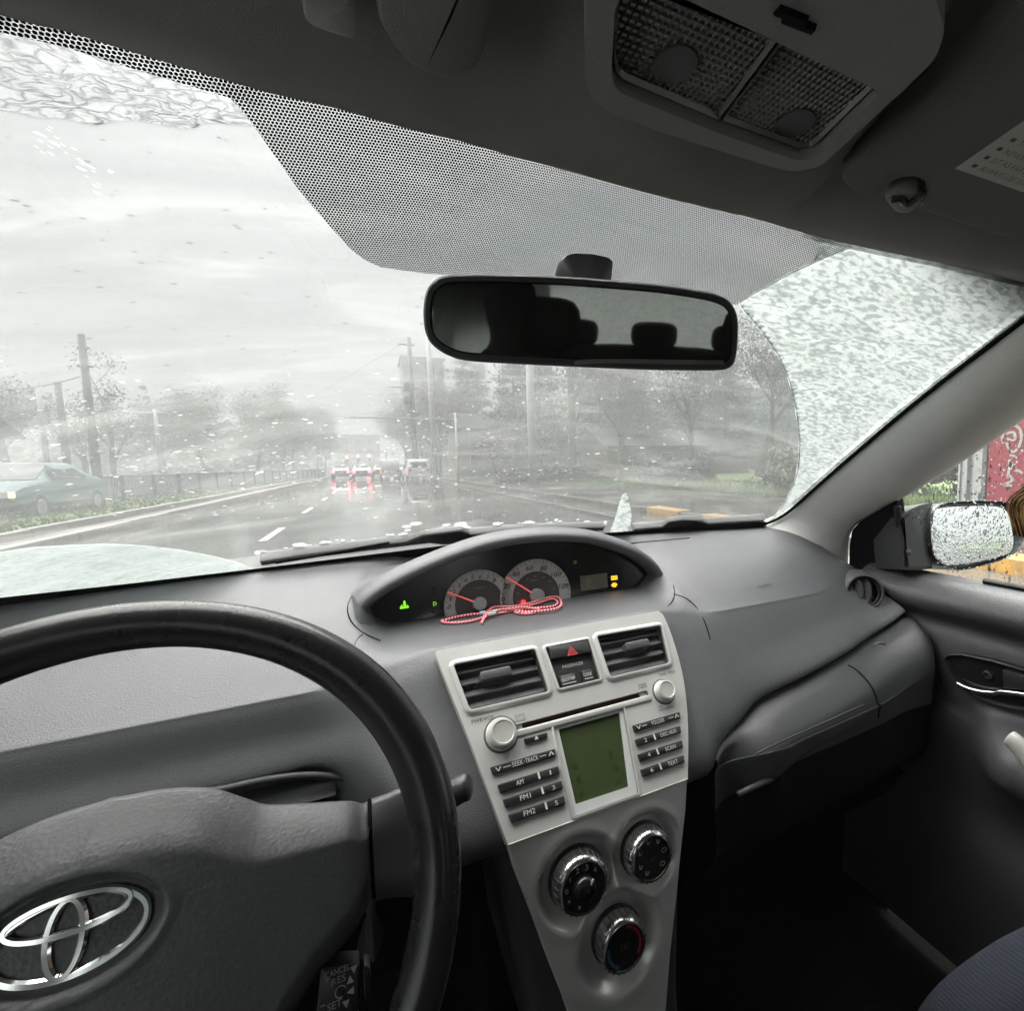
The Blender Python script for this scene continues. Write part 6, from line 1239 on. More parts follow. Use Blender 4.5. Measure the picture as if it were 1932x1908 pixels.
def kerb(name, label, x0, x1, y0, y1, h, L, mat, gap=0.012, group=None, skip=()):
    t = thing(name, label, 'kerb', ((x0+x1)/2, y0, GZ), group); first = None; k = 0; y = y0; r = random.Random(int(abs(x0)*100))
    base = MB().add(*box(((x0+x1)/2, 0, h/2-0.02), (x1-x0, L-gap, h+0.04))); 
    while y < y1:
        if first is None:
            first = bevel(mk('kerb_stone', [tuple(np.array(v)+np.array((0, y+L/2, GZ))) for v in base.V], base.F, mat, t, 0), 0.015, 2)
        else:
            c = first.copy(); COL.objects.link(c); c.parent = t; c.location = (r.uniform(-.006, .006), y-y0, r.uniform(-.006, .006))
        y += L; k += 1
        if k > 60: break
    if y < y1: o = mk('far_kerb', *box(((x0+x1)/2, (y+y1)/2, GZ+h/2-0.02), (x1-x0, y1-y, h+0.04)), mat, t, 0); o['kind'] = 'stuff'
    return t
kerb('kerb', 'pale concrete kerb along the left edge of the wet road', -4.90, -4.72, 4, 300, 0.14, 1.0, M['kerb'])
kerb('kerb', 'thin pale edging between the dirt strip and the grass verge', -5.92, -5.74, 6, 300, 0.16, 1.2, M['kerb'])
kerb('kerb', 'concrete kerb along the right edge of the wet road', 4.05, 4.23, 1, 300, 0.07, 1.0, M['kerbw'])
kerb('kerb', 'grey pavement kerb set back beyond the yellow stretches', 5.16, 5.44, 9.2, 300, 0.12, 1.0, M['kerbw'])
for lab, a, b in (('yellow painted kerb stretch seen in the side window under the mirror', -4.0, 3.3), ('yellow painted kerb stone nearer the right windscreen pillar', 6.15, 7.0), ('wider yellow painted kerb patch left of the other yellow stone', 7.7, 8.9)):
    kerb('kerb', lab, 5.14, 5.46, a, b, 0.16, (b-a)/max(1, round((b-a)/0.85)), M['yellow'], group='yellow painted kerb stretches')
for lab, a, b in (('bare grey kerb between the two yellow stones', 7.0, 7.7), ('bare grey kerb nearest the car on the right', 3.3, 6.1)): kerb('kerb', lab, 5.18, 5.44, a, b, 0.13, 0.70, M['kerbw'])
mb = MB()
y = 3.9
while y < 260: structure(mk('lane_marking', *loft([[(-1.89, y, GZ+0.004), (-1.77, y, GZ+0.004)], [(-1.89, y+1.9, GZ+0.004), (-1.77, y+1.9, GZ+0.004)]]), M['paint'], None, 0)) if y < 90 else None; y += 5.15
0 and structure(mk('edge_line', *loft([[(3.55, -20, GZ+0.004), (3.65, -20, GZ+0.004)], [(3.55, 200, GZ+0.004), (3.65, 200, GZ+0.004)]]), M['paint'], None, 0))
# tufts of grass on the verge and the lawn
def tufts(name, label, areas, n, h, mat, seed):
    r = random.Random(seed); mb = MB()
    for k in range(n):
        (x0, x1, y0, y1) = areas[k % len(areas)]; x = r.uniform(x0, x1); y = y0+(y1-y0)*r.random()**1.7; a = r.uniform(0, 3.14); q = h*r.uniform(.5, 1.2); z = GZ+0.09
        for j in range(3):
            a2 = a+j*1.05; dx, dy = 0.05*math.cos(a2), 0.05*math.sin(a2); lx, ly = r.uniform(-.05, .05), r.uniform(-.05, .05)
            mb.add([(x-dx*.4, y-dy*.4, z), (x+dx*.4, y+dy*.4, z), (x+dx+lx, y+dy+ly, z+q)], [(0, 1, 2)])
    tag(mb.mk(name, mat, None, 0), label, 'grass', None, 'stuff')
M['blade'] = plastic('grass_blade', (0.065, 0.105, 0.018), 0.7, var=0.3)
tufts('grass', 'short winter grass on the verge beside the fence', [(-9.0, -6.0, 8, 60)], 5000, 0.10, M['blade'], 1)
tufts('grass', 'green grass on the lawn beyond the right pavement', [(9.6, 16, 6, 50), (9.6, 11, 6, 30)], 9000, 0.16, M['blade'], 2)

# trees
M['bark'] = plastic('bark', (0.055, 0.047, 0.040), 0.85, 0.8, 30, var=0.25); M['palebark'] = plastic('pale_bark', (0.20, 0.19, 0.17), 0.8, 0.6, 30, var=0.2)
M['leaf'] = plastic('leaf_dark', (0.016, 0.026, 0.020), 0.7, var=0.35); M['leaf2'] = plastic('leaf_olive', (0.055, 0.065, 0.035), 0.7, var=0.35); M['leaf3'] = plastic('leaf_blue_green', (0.012, 0.046, 0.037), 0.7, var=0.35); M['twig'] = plastic('twig', (0.07, 0.06, 0.052), 0.8, var=0.2)
def cards(centres, n, spread, s, seed, flatten=1.0):
    g = np.random.default_rng(seed); C = np.array(centres, float); idx = g.integers(0, len(C), n); P = C[idx]+g.normal(size=(n, 3))*np.array(spread)
    A = g.normal(size=(n, 3)); A /= np.linalg.norm(A, axis=1)[:, None]; B = np.cross(A, g.normal(size=(n, 3))); B /= np.linalg.norm(B, axis=1)[:, None]; L = s*g.uniform(.5, 1.3, n)[:, None]
    V = np.stack([P-A*L*.5-B*L*.22, P+A*L*.1-B*L*.35, P+A*L*.6, P+A*L*.1+B*L*.35], 1).reshape(-1, 3); F = [(4*i, 4*i+1, 4*i+2, 4*i+3) for i in range(n)]; return V, F
def branches(h, r0, seed, levels=3, spread=0.6, lean=0.1, bare=True, nb=5):
    r = random.Random(seed); mb = MB(); tips = []
    def grow(p, d, L, rad, lv):
        n = 5; pts = [p]; q = np.array(p); dd = np.array(d, float)
        for k in range(n):
            dd = dd+np.array([r.gauss(0, .10), r.gauss(0, .10), 0.05]); dd /= np.linalg.norm(dd); q = q+dd*L/n; pts.append(q.copy())
        mb.add(*tube(pts, np.linspace(rad, rad*0.45, n+1), 6 if lv == 0 else 4))
        if lv >= levels: tips.append(pts[-1]); return
        m_ = nb if lv == 0 else 4
        for k in range(m_):
            i = r.randint(2, n) if lv == 0 else r.randint(1, n); a = r.uniform(0, 6.28); e = np.array([math.cos(a), math.sin(a), r.uniform(.25, .9)]); e = e*spread+dd*(1-spread); e /= np.linalg.norm(e); grow(pts[i], e, L*r.uniform(.42, .62), rad*(0.45 if lv == 0 else .5)*(1-i/n*0.3), lv+1)
        tips.append(pts[-1])
    grow(np.array([0, 0, 0.0]), np.array([r.uniform(-lean, lean), r.uniform(-lean, lean), 1.0]), h*0.62, r0, 0); return mb, tips
def tree(label, x, y, h, r0, seed, kind, group=None, z=GZ+0.08):
    t = thing('tree', label, 'tree', (x, y, z), group); o = np.array([x, y, z])
    if kind == 'bare':
        mb, tips = branches(h, r0, seed, 3, 0.55); T = mb.V; mk('trunk', [np.array(v)+o for v in mb.V], mb.F, M['bark'], t, 180)
        V, F = cards(np.array(tips), int(420*h), (0.30, 0.30, 0.26), 0.12, seed); mk('crown', V+o, F, M['twig'], t, 0)
    elif kind == 'bushy':
        mb, tips = branches(h, r0, seed, 2, 0.55, nb=7); mk('trunk', [np.array(v)+o for v in mb.V], mb.F, M['bark'], t, 180)
        V, F = cards(np.array(tips), int(2300*h), (h*.072, h*.072, h*.058), 0.115, seed); mk('crown', V+o, F, M['leaf2'], t, 0)
    elif kind == 'conifer':
        mb = MB().add(*tube([(0, 0, 0), (0.05, 0, h*.5), (0, 0, h)], [r0, r0*.6, 0.02], 7)); mk('trunk', [np.array(v)+o for v in mb.V], mb.F, M['bark'], t, 180)
        r = random.Random(seed); C = []
        for k in range(70):
            f = r.uniform(.10, 1) ; a = r.uniform(0, 6.28); q = (1-f)**.8*h*.26*r.uniform(.4, 1.05)+.1; C.append((q*math.cos(a), q*math.sin(a), f*h-q*.25))
        V, F = cards(C, int(2600*h**.8), (h*.033, h*.033, h*.016), 0.16, seed); mk('crown', V+o, F, M['leaf3'] if seed % 2 else M['leaf'], t, 0)
    elif kind == 'sapling':
        mb, tips = branches(h, r0, seed, 2, 0.6, nb=5); mk('trunk', [np.array(v)+o for v in mb.V], mb.F, M['bark'], t, 180)
        V, F = cards(np.array(tips), 500, (.3, .3, .22), 0.12, seed); mk('crown', V+o, F, M['twig'], t, 0)
    return t
G1, G2 = 'trees on the lawn to the right', 'trees behind the fence to the left'
tree('tall dark tree with forked trunk right of the mirror, beyond the lawn', 13.6, 26.0, 10, .28, 11, 'bare', G1)
tree('dark trunk beside the pale pole, nearest the mirror\'s right half', 12.4, 30.8, 14, .36, 12, 'bare', G1)
tree('slim bare tree at the right edge of the wiped glass', 17.5, 17.5, 7.5, .17, 13, 'bare', G1)
tree('bare tree with many twigs between the two large dark trees', 15.5, 21.0, 8.0, .18, 14, 'bare', G1)
tree('thick leaning trunk far right in front of the park', 21.0, 22.0, 8.5, .30, 15, 'bare', G1)
for k, (x, y, h) in enumerate(((11.5, 42, 13), (15.5, 47, 14), (20, 42, 13), (25, 46, 14), (30, 39, 12), (18, 33, 11), (26, 31, 11), (35, 33, 12), (9.8, 56, 13), (13, 64, 14))):
    tree('%s evergreen %s in the park beyond the lawn' % (['blue-green', 'dark', 'pale blue-green', 'dense dark', 'broad', 'short', 'tall dusky', 'rightmost', 'hazy', 'faint far'][k], ['behind the pale pole', 'behind the bare trunks', 'behind the dark hedge', 'right of the hedge', 'near the slush edge', 'closest to the hedge roof', 'behind the leaning trunk', 'next to the ice crust', 'left of the pale pole', 'farthest from the road'][k]), x, y, h, .25, 20+k, 'conifer', G1)
for k, (x, y, h, kd) in enumerate(((-13, 52, 7.5, 'bushy'), (-10.5, 58, 8.5, 'bushy'), (-9.5, 66, 9, 'bushy'), (-9.5, 76, 9, 'bushy'), (-17.5, 44, 7, 'bare'), (-20, 38, 8, 'bare'), (-23, 31, 7.5, 'bare'), (-26, 36, 7, 'bushy'), (-18, 60, 8, 'bushy'), (-14, 38, 6.5, 'bare'), (-28, 27, 7, 'bare'), (-24, 50, 8, 'bushy'))):
    tree('%s tree behind the left fence, %s' % ('bare' if kd == 'bare' else 'bushy grey-green', ['left end of the thick clump', 'tallest of the thick clump', 'right side of the thick clump', 'where the fence fades out', 'beside the T-shaped pole', 'right of the tall dark pole', 'left of the tall dark pole', 'far left behind bare branches', 'deep behind the clump', 'in front of the clump, small', 'leftmost in the glass', 'deep behind the bare trees'][k]), x, y, h, .18, 50+k, kd, G2)
for k, (x, y, h, kd) in enumerate(((5.6, 47, 9, 'bare'), (5.8, 58, 10, 'bushy'), (6.4, 72, 11, 'bushy'), (5.9, 88, 12, 'bushy'), (-8.6, 95, 10, 'bushy'), (-9, 115, 11, 'bushy'))):
    tree('street tree %s' % ['with bare twigs behind the white parked estate', 'second along the right kerb past the parked cars', 'third along the right kerb, hazy', 'last along the right kerb before the signals', 'far along the left verge before the signals', 'faintest along the left verge by the signals'][k], x, y, h, .2, 70+k, kd, 'street trees far ahead')
s0 = gp(938, 918); tree('small bare sapling at the right kerb by the puddle', s0[0], s0[1], 2.7, .05, 81, 'sapling')
def far_wood():
    r = random.Random(9); C = []
    for k in range(260):
        side = -1 if k % 2 else 1; x = side*r.uniform(14, 95); y = r.uniform(85, 230); C.append((x, y, GZ+r.uniform(.5, 11)*(.6+.4*r.random())))
    V, F = cards(C, 26000, (3.0, 3.0, 1.8), 1.3, 5); o = mk('far_wood', V, F, M['leaf2'], None, 0); tag(o, 'hazy far wood on both sides of the road ahead', 'wood', None, 'stuff')
far_wood()
def park_wood():
    r = random.Random(19); C = []
    for k in range(230):
        y = r.uniform(38, 85); x = r.uniform(10, 16)+(y-38)*r.uniform(.1, .9)+r.uniform(0, 34); C.append((x, y, GZ+r.uniform(1.0, 13)*(.5+.5*r.random())))
    V, F = cards(C, 70000, (1.6, 1.6, 1.3), .40, 15); o = mk('park_wood', V, F, M['leaf3'], None, 0); tag(o, 'dusky mass of evergreens deep in the park on the right', 'wood', None, 'stuff')
park_wood()
# low hedge and park building
def bush(label, x, y, w, d, h, seed, mat, n):
    t = thing('bush', label, 'bush', (x, y, GZ+.08)); r = random.Random(seed); C = [(x+r.uniform(-.5, .5)*w, y+r.uniform(-.5, .5)*d, GZ+.1+h*r.uniform(.1, .85)) for k in range(40)]
    V, F = cards(C, n, (.2, .2, .14), .16, seed); mk('foliage', V, F, mat, t, 0)
    mb = MB(); 
    for k in range(7): mb.add(*tube([(x+r.uniform(-.4, .4)*w, y+r.uniform(-.3, .3)*d, GZ), (x+r.uniform(-.45, .45)*w, y, GZ+h*.7)], .02, 5))
    mb.mk('stems', M['bark'], t, 180); return t
bush('dark clipped bush on the lawn right of the snow sliver', 13.9, 20.2, 3.4, 1.8, 1.15, 3, M['leaf'], 9000)
bush('brownish low bush at the foot of the dark trunks', 11.2, 27.5, 3.0, 1.2, .8, 4, M['twig'], 4500)
bush('low brown shrubs beside the small sapling', 7.9, 27.0, 2.4, 1.5, .7, 5, M['twig'], 3500)
bush('rough brown-green hedge seen through the side window left of the grey post', 12.6, 9.0, 2.2, 7.0, 1.5, 6, M['leaf2'], 9000)
def building(name, label, x, y, w, d, h, mat, roofmat, roof='gable', wins=(), over=0.3):
    t = thing(name, label, 'building', (x, y, GZ)); mk('wall', *box((x, y, GZ+h/2), (w, d, h)), mat, t, 0)
    if roof == 'gable': V = [(x-w/2-over, y-d/2-over, GZ+h), (x+w/2+over, y-d/2-over, GZ+h), (x+w/2+over, y+d/2+over, GZ+h), (x-w/2-over, y+d/2+over, GZ+h), (x-w/2-over, y, GZ+h+d*.28), (x+w/2+over, y, GZ+h+d*.28)]; F = [(0, 1, 5, 4), (2, 3, 4, 5), (0, 4, 3), (1, 2, 5), (0, 3, 2, 1)]
    else: V, F = box((x, y, GZ+h+.12), (w+2*over, d+2*over, .24))
    mk('roof', V, F, roofmat, t, 0)
    for (dx, z, ww, hh) in wins:
        f = mk('window', *box((x+dx, y-d/2-.02, GZ+z), (ww, .05, hh)), M['paint'], t, 0); mk('pane', *box((x+dx, y-d/2-.05, GZ+z), (ww-.14, .02, hh-.14)), M['gloss'], f, 0)
    return t
M['wallg'] = plastic('wall_grey', (0.22, 0.22, 0.21), 0.8, var=.15); M['wallb'] = plastic('wall_beige', (0.13, 0.118, 0.10), 0.8, var=.12); M['roofg'] = plastic('roof_grey_green', (0.045, 0.055, 0.053), 0.95, spec=.1, var=.15); M['wallr'] = plastic('wall_brown', (0.07, 0.048, 0.038), 0.8, var=.2); M['tealw'] = plastic('wall_teal', (0.14, 0.19, 0.20), .6, var=.1)
building('park_building', 'long low park building with a grey-green roof behind the dark bush', 21.5, 33, 13, 5, 2.3, M['wallr'], M['roofg'], 'gable', [(-4, 1.3, 1.1, 1.0), (-1.5, 1.3, 1.1, 1.0), (2, 1.3, 1.1, 1.0)], .5)
building('house', 'beige house among the trees behind the tall right pole', 10.5, 48, 7, 6, 4.5, M['wallb'], M['roofg'], 'gable', [(-2, 1.6, .9, 1.1), (1, 1.6, .9, 1.1), (-2, 3.6, .9, 1.0)])
building('tower_block', 'narrow pale tower block rising behind the tall right pole', 8.6, 90, 6.5, 8, 19, M['wallb'], M['roofg'], 'flat', [(dx, 3+3*k, 1.2, 1.4) for k in range(5) for dx in (-2, 0, 2)])
building('warehouse', 'low grey-blue warehouse with a sloping roof beyond the left fence', -22, 26, 15, 8, 2.7, M['tealw'], M['roofg'], 'gable', [(-3, 1.4, 1.4, .9), (1, 1.4, 1.4, .9), (4, 1.4, 1.4, .9)], .5)
building('far_building', 'square dark building at the end of the road behind the signals', -3.4, 170, 12, 8, 11, M['wallg'], M['roofg'], 'flat', [(dx, 3+3*k, 1.6, 1.6) for k in range(3) for dx in (-3.5, 0, 3.5)])

# fence along the left verge: posts, a top rail and pickets
M['fpost'] = plastic('fence_post', (0.045, 0.052, 0.068), 0.6, var=.15); M['picket'] = plastic('fence_picket', (0.20, 0.22, 0.25), 0.5, var=.1)
fa, fb = gp(206, 955), gp(560, 908); fd = fb-fa; L_ = np.linalg.norm(fd); fd /= L_; fx = fa-fd*6
fen = thing('fence', 'picket fence with dark posts along the left verge', 'fence', fx); H = float(on_y(206, 899, fa[1])[2]-GZ-0.09)
nP = int((L_+26)/2.3); p0 = None; k0 = None; rp_ = random.Random(4)
for k in range(nP):
    q = fx+fd*2.3*k
    if p0 is None: p0 = mk('post', *box((q[0], q[1], GZ+.09+H/2), (.13, .16, H+.06)), M['fpost'], fen, 0)
    else: c = p0.copy(); COL.objects.link(c); c.location = tuple(fd*2.3*k)
    if k < nP-1:
        mb = MB(); e = q+fd*2.3
        for zz, tk in ((H, .06), (.18, .05)): mb.add(*tube([(q[0], q[1], GZ+.09+zz), (e[0], e[1], GZ+.09+zz)], tk*.5, 4))
        mb.mk('rail', M['fpost'], fen, 0)
        if k < 13:
            for j in range(1, 14):
                s = q+fd*2.3*j/14
                if k0 is None: k0 = mk('picket', *box((s[0], s[1], GZ+.09+H*.52), (.03, .055, H*.9)), M['picket'], fen, 0); ks = s
                else: c = k0.copy(); COL.objects.link(c); c.location = (s[0]-ks[0], s[1]-ks[1], rp_.uniform(-.01, .01))
        else:
            mb = MB()
            for j in range(1, 14): s = q+fd*2.3*j/14; mb.add(*box((s[0], s[1], GZ+.09+H*.52), (.03, .055, H*.9)))
            o = mb.mk('far_pickets', M['picket'], fen, 0); o['kind'] = 'stuff'

# poles
M['steel'] = plastic('galvanised_steel', (0.26, 0.265, 0.27), 0.5, var=.12, metal=.3); M['darkpole'] = plastic('dark_pole', (0.10, 0.103, 0.108), 0.7, var=.2); M['concrete'] = plastic('pale_concrete', (0.36, 0.37, 0.365), 0.7, var=.12)
def pole(name, label, base, h, r0, r1, mat, arms=(), cat='pole', group=None, seg=12):
    t = thing(name, label, cat, base, group); b = np.array(base, float); mk('shaft', *tube([b, b+[0, 0, h*.5], b+[0, 0, h]], [r0, (r0+r1)/2, r1], seg), mat, t, 180)
    for (z, dx0, dx1, tk, dz) in arms: mk('crossarm', *tube([b+[dx0, 0, z], b+[dx1, 0, z+dz]], tk, 6), mat, t, 60)
    return t
b0 = gp(172, 962); pole('utility_pole', 'tall dark utility pole rising far above the left trees', (-7.85, 20, GZ), 5.3, .12, .085, M['darkpole'], [(4.35, -.18, .18, .03, 0), (4.9, -.12, .15, .03, 0)])
a = on_y(119, 810, 30); pole('utility_pole', 'shorter dark pole left of the tallest left pole', (a[0], 30, GZ), on_y(109, 721, 30)[2]-GZ, .15, .11, M['darkpole'])
a = on_y(80, 800, 34); pole('utility_pole', 'faint grey pole at the far left among bare branches', (a[0], 34, GZ), on_y(76, 724, 34)[2]-GZ, .13, .10, M['steel'])
a = on_y(299, 840, 40); z0 = on_y(298, 779, 40)[2]-GZ; xl = on_y(163, 777, 40)[0]-a[0]; xr = on_y(320, 779, 40)[0]-a[0]
pole('tram_pole', 'T-shaped pole with one long horizontal arm above the left trees', (a[0], 40, GZ), z0+.2, .16, .10, M['steel'], [(z0, xl, xr, .05, 0)])
a = gp(1007, 922); h_ = on_y(994, 690, a[1])[2]-GZ
pole('lamp_pole', 'thick pale concrete lamp pole on the right pavement under the mirror', a, h_+2.5, .23, .15, M['concrete'], [(h_+2.4, -1.6, 0, .05, 0)])
a = gp(865, 915); pole('street_post', 'thin pale grey post at the right kerb behind the sapling', a, 4.2, .07, .055, M['concrete'])
a = gp(822, 911); z1 = on_y(812, 640, a[1])[2]-GZ
pole('utility_pole', 'tall pale utility pole beside the white parked estate', a, z1+1.5, .20, .15, M['concrete'], [(on_y(790, 790, a[1])[2]-GZ, -5.2, 1.8, .045, 0)])
a = on_y(786, 905, 44); z1 = on_y(788, 652, 44)[2]-GZ
pl_ = pole('utility_pole', 'dark utility pole with cross arm and transformers left of the mirror foot', (a[0], 44, GZ), z1+.6, .22, .16, M['darkpole'], [(z1, on_y(751, 651, 44)[0]-a[0], .4, .06, 0), (on_y(780, 732, 44)[2]-GZ, -1.6, .9, .06, 0)])
for zz in (730, 755, 775, 800): c = on_y(779, zz, 43.7); mk('transformer', *lathe(Frame((a[0]-.42, 43.8, c[2]-.35), (1, 0, 0), (0, 1, 0)), [(.24, 0), (.26, .05), (.26, .62), (.22, .7), (.001, .74)], 14), M['darkpole'], pl_, 50)
# overhead wires
def wire(label, p, q, sag, r_=.014):
    pts = [np.array(p)+(np.array(q)-np.array(p))*t+np.array([0, 0, -sag*4*t*(1-t)]) for t in np.linspace(0, 1, 14)]; o = mk('overhead_wire', *tube(pts, r_, 4), M['darkpole'], None, 0); tag(o, label, 'wire', 'overhead wires'); return o
def y3(u, v, Y): return on_y(u, v, Y)
wire('wire running from the dark pole towards the signals, top one', y3(752, 652, 44), (-30, 150, 9.0), .6); wire('lower wire over the road from the dark pole to the far left', y3(724, 779, 44), (-60, 95, 6.5), .8)
wire('wire from the T-shaped pole to the thick left clump', y3(300, 805, 40), y3(430, 832, 58), .3); wire('upper wire from the far left poles to the tall dark pole', y3(-40, 730, 26), y3(152, 710, 20), .2); wire('second wire from the far left poles, a little lower', y3(-40, 762, 26), y3(158, 765, 20), .2)
wire('wire crossing behind the pale lamp pole to the right', y3(812, 725, 31), (24, 40, 5.2), .5); wire('slack wire crossing over the park building', y3(830, 830, 31), (18, 30, 2.9), .4)

# traffic signals
M['lampR'] = emit('signal_red', (1.0, 0.05, 0.04), 4.0); M['tail'] = emit('tail_red', (1.0, 0.03, 0.05), 2.5); M['amber'] = emit('indicator_amber', (1.0, 0.50, 0.10), 1.2)
def signal(label, u, v, Y, mast=None, s=1.0):
    p = y3(u, v, Y); t = thing('traffic_signal', label, 'traffic signal', p, 'red traffic signals ahead'); mk('signal_case', *box(p+np.array([0, .12, -.38*s]), (.36*s, .2, 1.1*s)), M['matte'], t, 0)
    fr = Frame(p+np.array([0, 0.01, 0]), (1, 0, 0), (0, 0, 1)); mk('red_lamp', *lathe(fr, [(.19*s, 0), (.17*s, .03), (.001, .05)], 16), M['lampR'], t, 60)
    for dz in (-.36, -.72): mk('dark_lamp', *lathe(Frame(p+np.array([0, .01, dz*s]), (1, 0, 0), (0, 0, 1)), [(.12*s, 0), (.1*s, .02), (.001, .03)], 12), M['gloss'], t, 60)
    return t
signal('left red signal hanging over the far junction', 654.5, 863, 92, s=1.25); signal('middle red signal hanging over the far junction', 675, 861.5, 92, s=1.15); signal('right fainter red signal hanging over the far junction', 697, 862, 96, s=.9); signal('lowest red signal on a post right of the junction', 693.5, 886, 92, s=.9)
p = y3(705, 858, 94); mst = pole('signal_mast', 'mast and long arm carrying the far red signals', (p[0]+2.0, 94, GZ), p[2]-GZ+.5, .12, .09, M['darkpole'], [(p[2]-GZ+.45, -9.0, 0, .06, 0)])

# cars
M['cwhite'] = plastic('car_white', (0.50, 0.50, 0.49), 0.25, var=.03, coat=.5); M['cdark'] = plastic('car_dark', (0.02, 0.022, 0.026), 0.25, coat=.5); M['cteal'] = plastic('car_pale_teal', (0.12, 0.165, 0.17), 0.6, var=.08, spec=.2); M['cgrey'] = plastic('car_grey', (0.10, 0.10, 0.11), 0.3, coat=.4); M['tint'] = flat('tinted_glass', (0.02, 0.024, 0.026), 0.15, .12); M['lampw'] = flat('lamp_clear', (0.6, 0.6, 0.6), .15, .6)
PROF = {'estate': [(-2.2, .80, .45, .95, .95, .70), (-2.12, .84, .32, 1.0, 1.55, .64), (-1.6, .88, .28, 1.02, 1.70, .66), (-.2, .89, .27, 1.0, 1.72, .68), (.45, .89, .27, .98, 1.60, .68), (1.05, .88, .28, .96, 1.06, .72), (1.9, .85, .30, .88, .93, .70), (2.2, .78, .42, .72, .76, .66)],
        'saloon': [(-2.25, .78, .45, .80, .84, .68), (-2.05, .83, .32, .92, 1.0, .70), (-1.45, .86, .28, .95, 1.08, .72), (-.85, .87, .27, .95, 1.42, .60), (.15, .87, .27, .94, 1.44, .60), (1.0, .86, .28, .92, .98, .70), (1.9, .83, .30, .80, .86, .68), (2.25, .76, .42, .62, .66, .62)],
        'van': [(-2.3, .84, .45, 1.0, 1.85, .76), (-2.2, .88, .30, 1.05, 1.98, .78), (-.5, .90, .28, 1.05, 2.0, .80), (.7, .90, .28, 1.02, 1.92, .78), (1.35, .89, .28, 1.0, 1.12, .76), (2.1, .85, .32, .86, .92, .72), (2.3, .80, .45, .70, .74, .66)]}
def car(label, kind, x, y, paint, heading=0.0, lit=False, amber=False, group=None, sc=1.0):
    t = thing('car', label, 'car', (x, y, GZ), group); S = PROF[kind]; c, s = math.cos(heading), math.sin(heading)
    def W(px, py, pz): px, py, pz = px*sc, py*sc, pz*sc; return (x+px*c-py*s, y+px*s+py*c, GZ+pz)
    rows = []
    for (yy, w, zb, zl, zr, wr) in S: rows.append([W(*q) for q in ((-w*.8, yy, zb), (-w, yy, zb+.12), (-w*1.01, yy, (zb+zl)*.55), (-w*.97, yy, zl), (-(w+wr)/2*.97, yy, (zl+zr)/2), (-wr, yy, zr-.05*(zr-zl > .2)), (-wr*.8, yy, zr), (wr*.8, yy, zr), (wr, yy, zr-.05*(zr-zl > .2)), ((w+wr)/2*.97, yy, (zl+zr)/2), (w*.97, yy, zl), (w*1.01, yy, (zb+zl)*.55), (w, yy, zb+.12), (w*.8, yy, zb))])
    mk('body', *loft(rows, close_u=True, cap=True), paint, t, 40)
    def quad_(name, q, mat, off=0.0): return mk(name, [W(*p) for p in q], [tuple(range(len(q)))], mat, t, 0)
    r0, r1 = S[0], S[1]
    if kind == 'saloon': quad_('rear_window', [(-.58, -1.42, 1.10), (.58, -1.42, 1.10), (.52, -.90, 1.40), (-.52, -.90, 1.40)], M['tint']); 
    else: quad_('rear_window', [(-.62, r0[0]-.01+.01, 1.06), (.62, r0[0]-.01+.01, 1.06), (.55, r1[0]-.035, r1[4]-.10), (-.55, r1[0]-.035, r1[4]-.10)], M['tint'])
    fi = 5 if kind != 'van' else 4; f0, f1 = S[fi], S[fi-1]
    quad_('windscreen', [(-.66, f0[0]+.01, f0[4]+.02), (.66, f0[0]+.01, f0[4]+.02), (.56, f1[0]+.05, f1[4]-.02), (-.56, f1[0]+.05, f1[4]-.02)], M['tint'])
    zt = max(q[4] for q in S)
    for sd in (-1, 1):
        w = S[3][1]; wr = S[3][5]
        for a0, a1 in ((-1.35 if kind != 'saloon' else -.95, -.3), (-.22, .55)): quad_('side_window', [(sd*(w*.975+.004), a0, 1.02), (sd*(w*.975+.004), a1+.12, 1.02), (sd*(wr+.012), a1-.05, zt-.10), (sd*(wr+.012), a0+.2, zt-.10)], M['tint'])
        for yy in (-1.35, 1.35):
            fr = Frame(W(sd*(w-.10), yy, .31), (c*0+(-s), c, 0), (0, 0, 1)); fr.n = np.array([c*sd, s*sd, 0.0]); wl = mk('wheel', *lathe(fr, [(.16, -.05), (.31*sc, -.05), (.32*sc, .02), (.31*sc, .11), (.22*sc, .12)], 22, cap=False), M['rubber'], t, 40); mk('wheel_rim', *lathe(fr, [(.22*sc, .10), (.20*sc, .115), (.05, .10), (.001, .10)], 16), M['steel'], wl, 40)
        mk('tail_lamp', [W(*p) for p in box((sd*.66, S[0][0]-.02, .86 if kind != 'saloon' else .74), (.24, .06, .22))[0]], box((0, 0, 0), (1, 1, 1))[1], M['tail'] if lit else M['red'], t, 0)
        mk('headlamp', [W(*p) for p in box((sd*.62, S[-1][0]-.0, .66), (.28, .06, .14))[0]], box((0, 0, 0), (1, 1, 1))[1], M['lampw'], t, 0)
        if amber: mk('indicator', [W(*p) for p in box((sd*.74, S[-1][0]-.03, .66), (.16, .10, .12))[0]], box((0, 0, 0), (1, 1, 1))[1], M['amber'], t, 0)
    mk('number_plate', [W(*p) for p in box((0, S[0][0]-.03, .66), (.46, .03, .12))[0]], box((0, 0, 0), (1, 1, 1))[1], M['paint'], t, 0)
    mk('rear_bumper', [W(*p) for p in box((0, S[0][0]-.0, .46), (1.5, .12, .18))[0]], box((0, 0, 0), (1, 1, 1))[1], paint if kind != 'estate' else M['cwhite'], t, 0)
    return t
GP1 = 'cars parked along the right kerb'
g_ = gp(789, 908); car('white estate car parked at the right kerb beside the pale pole', 'estate', g_[0], g_[1]+2.1, M['cwhite'], 0.05, group=GP1)
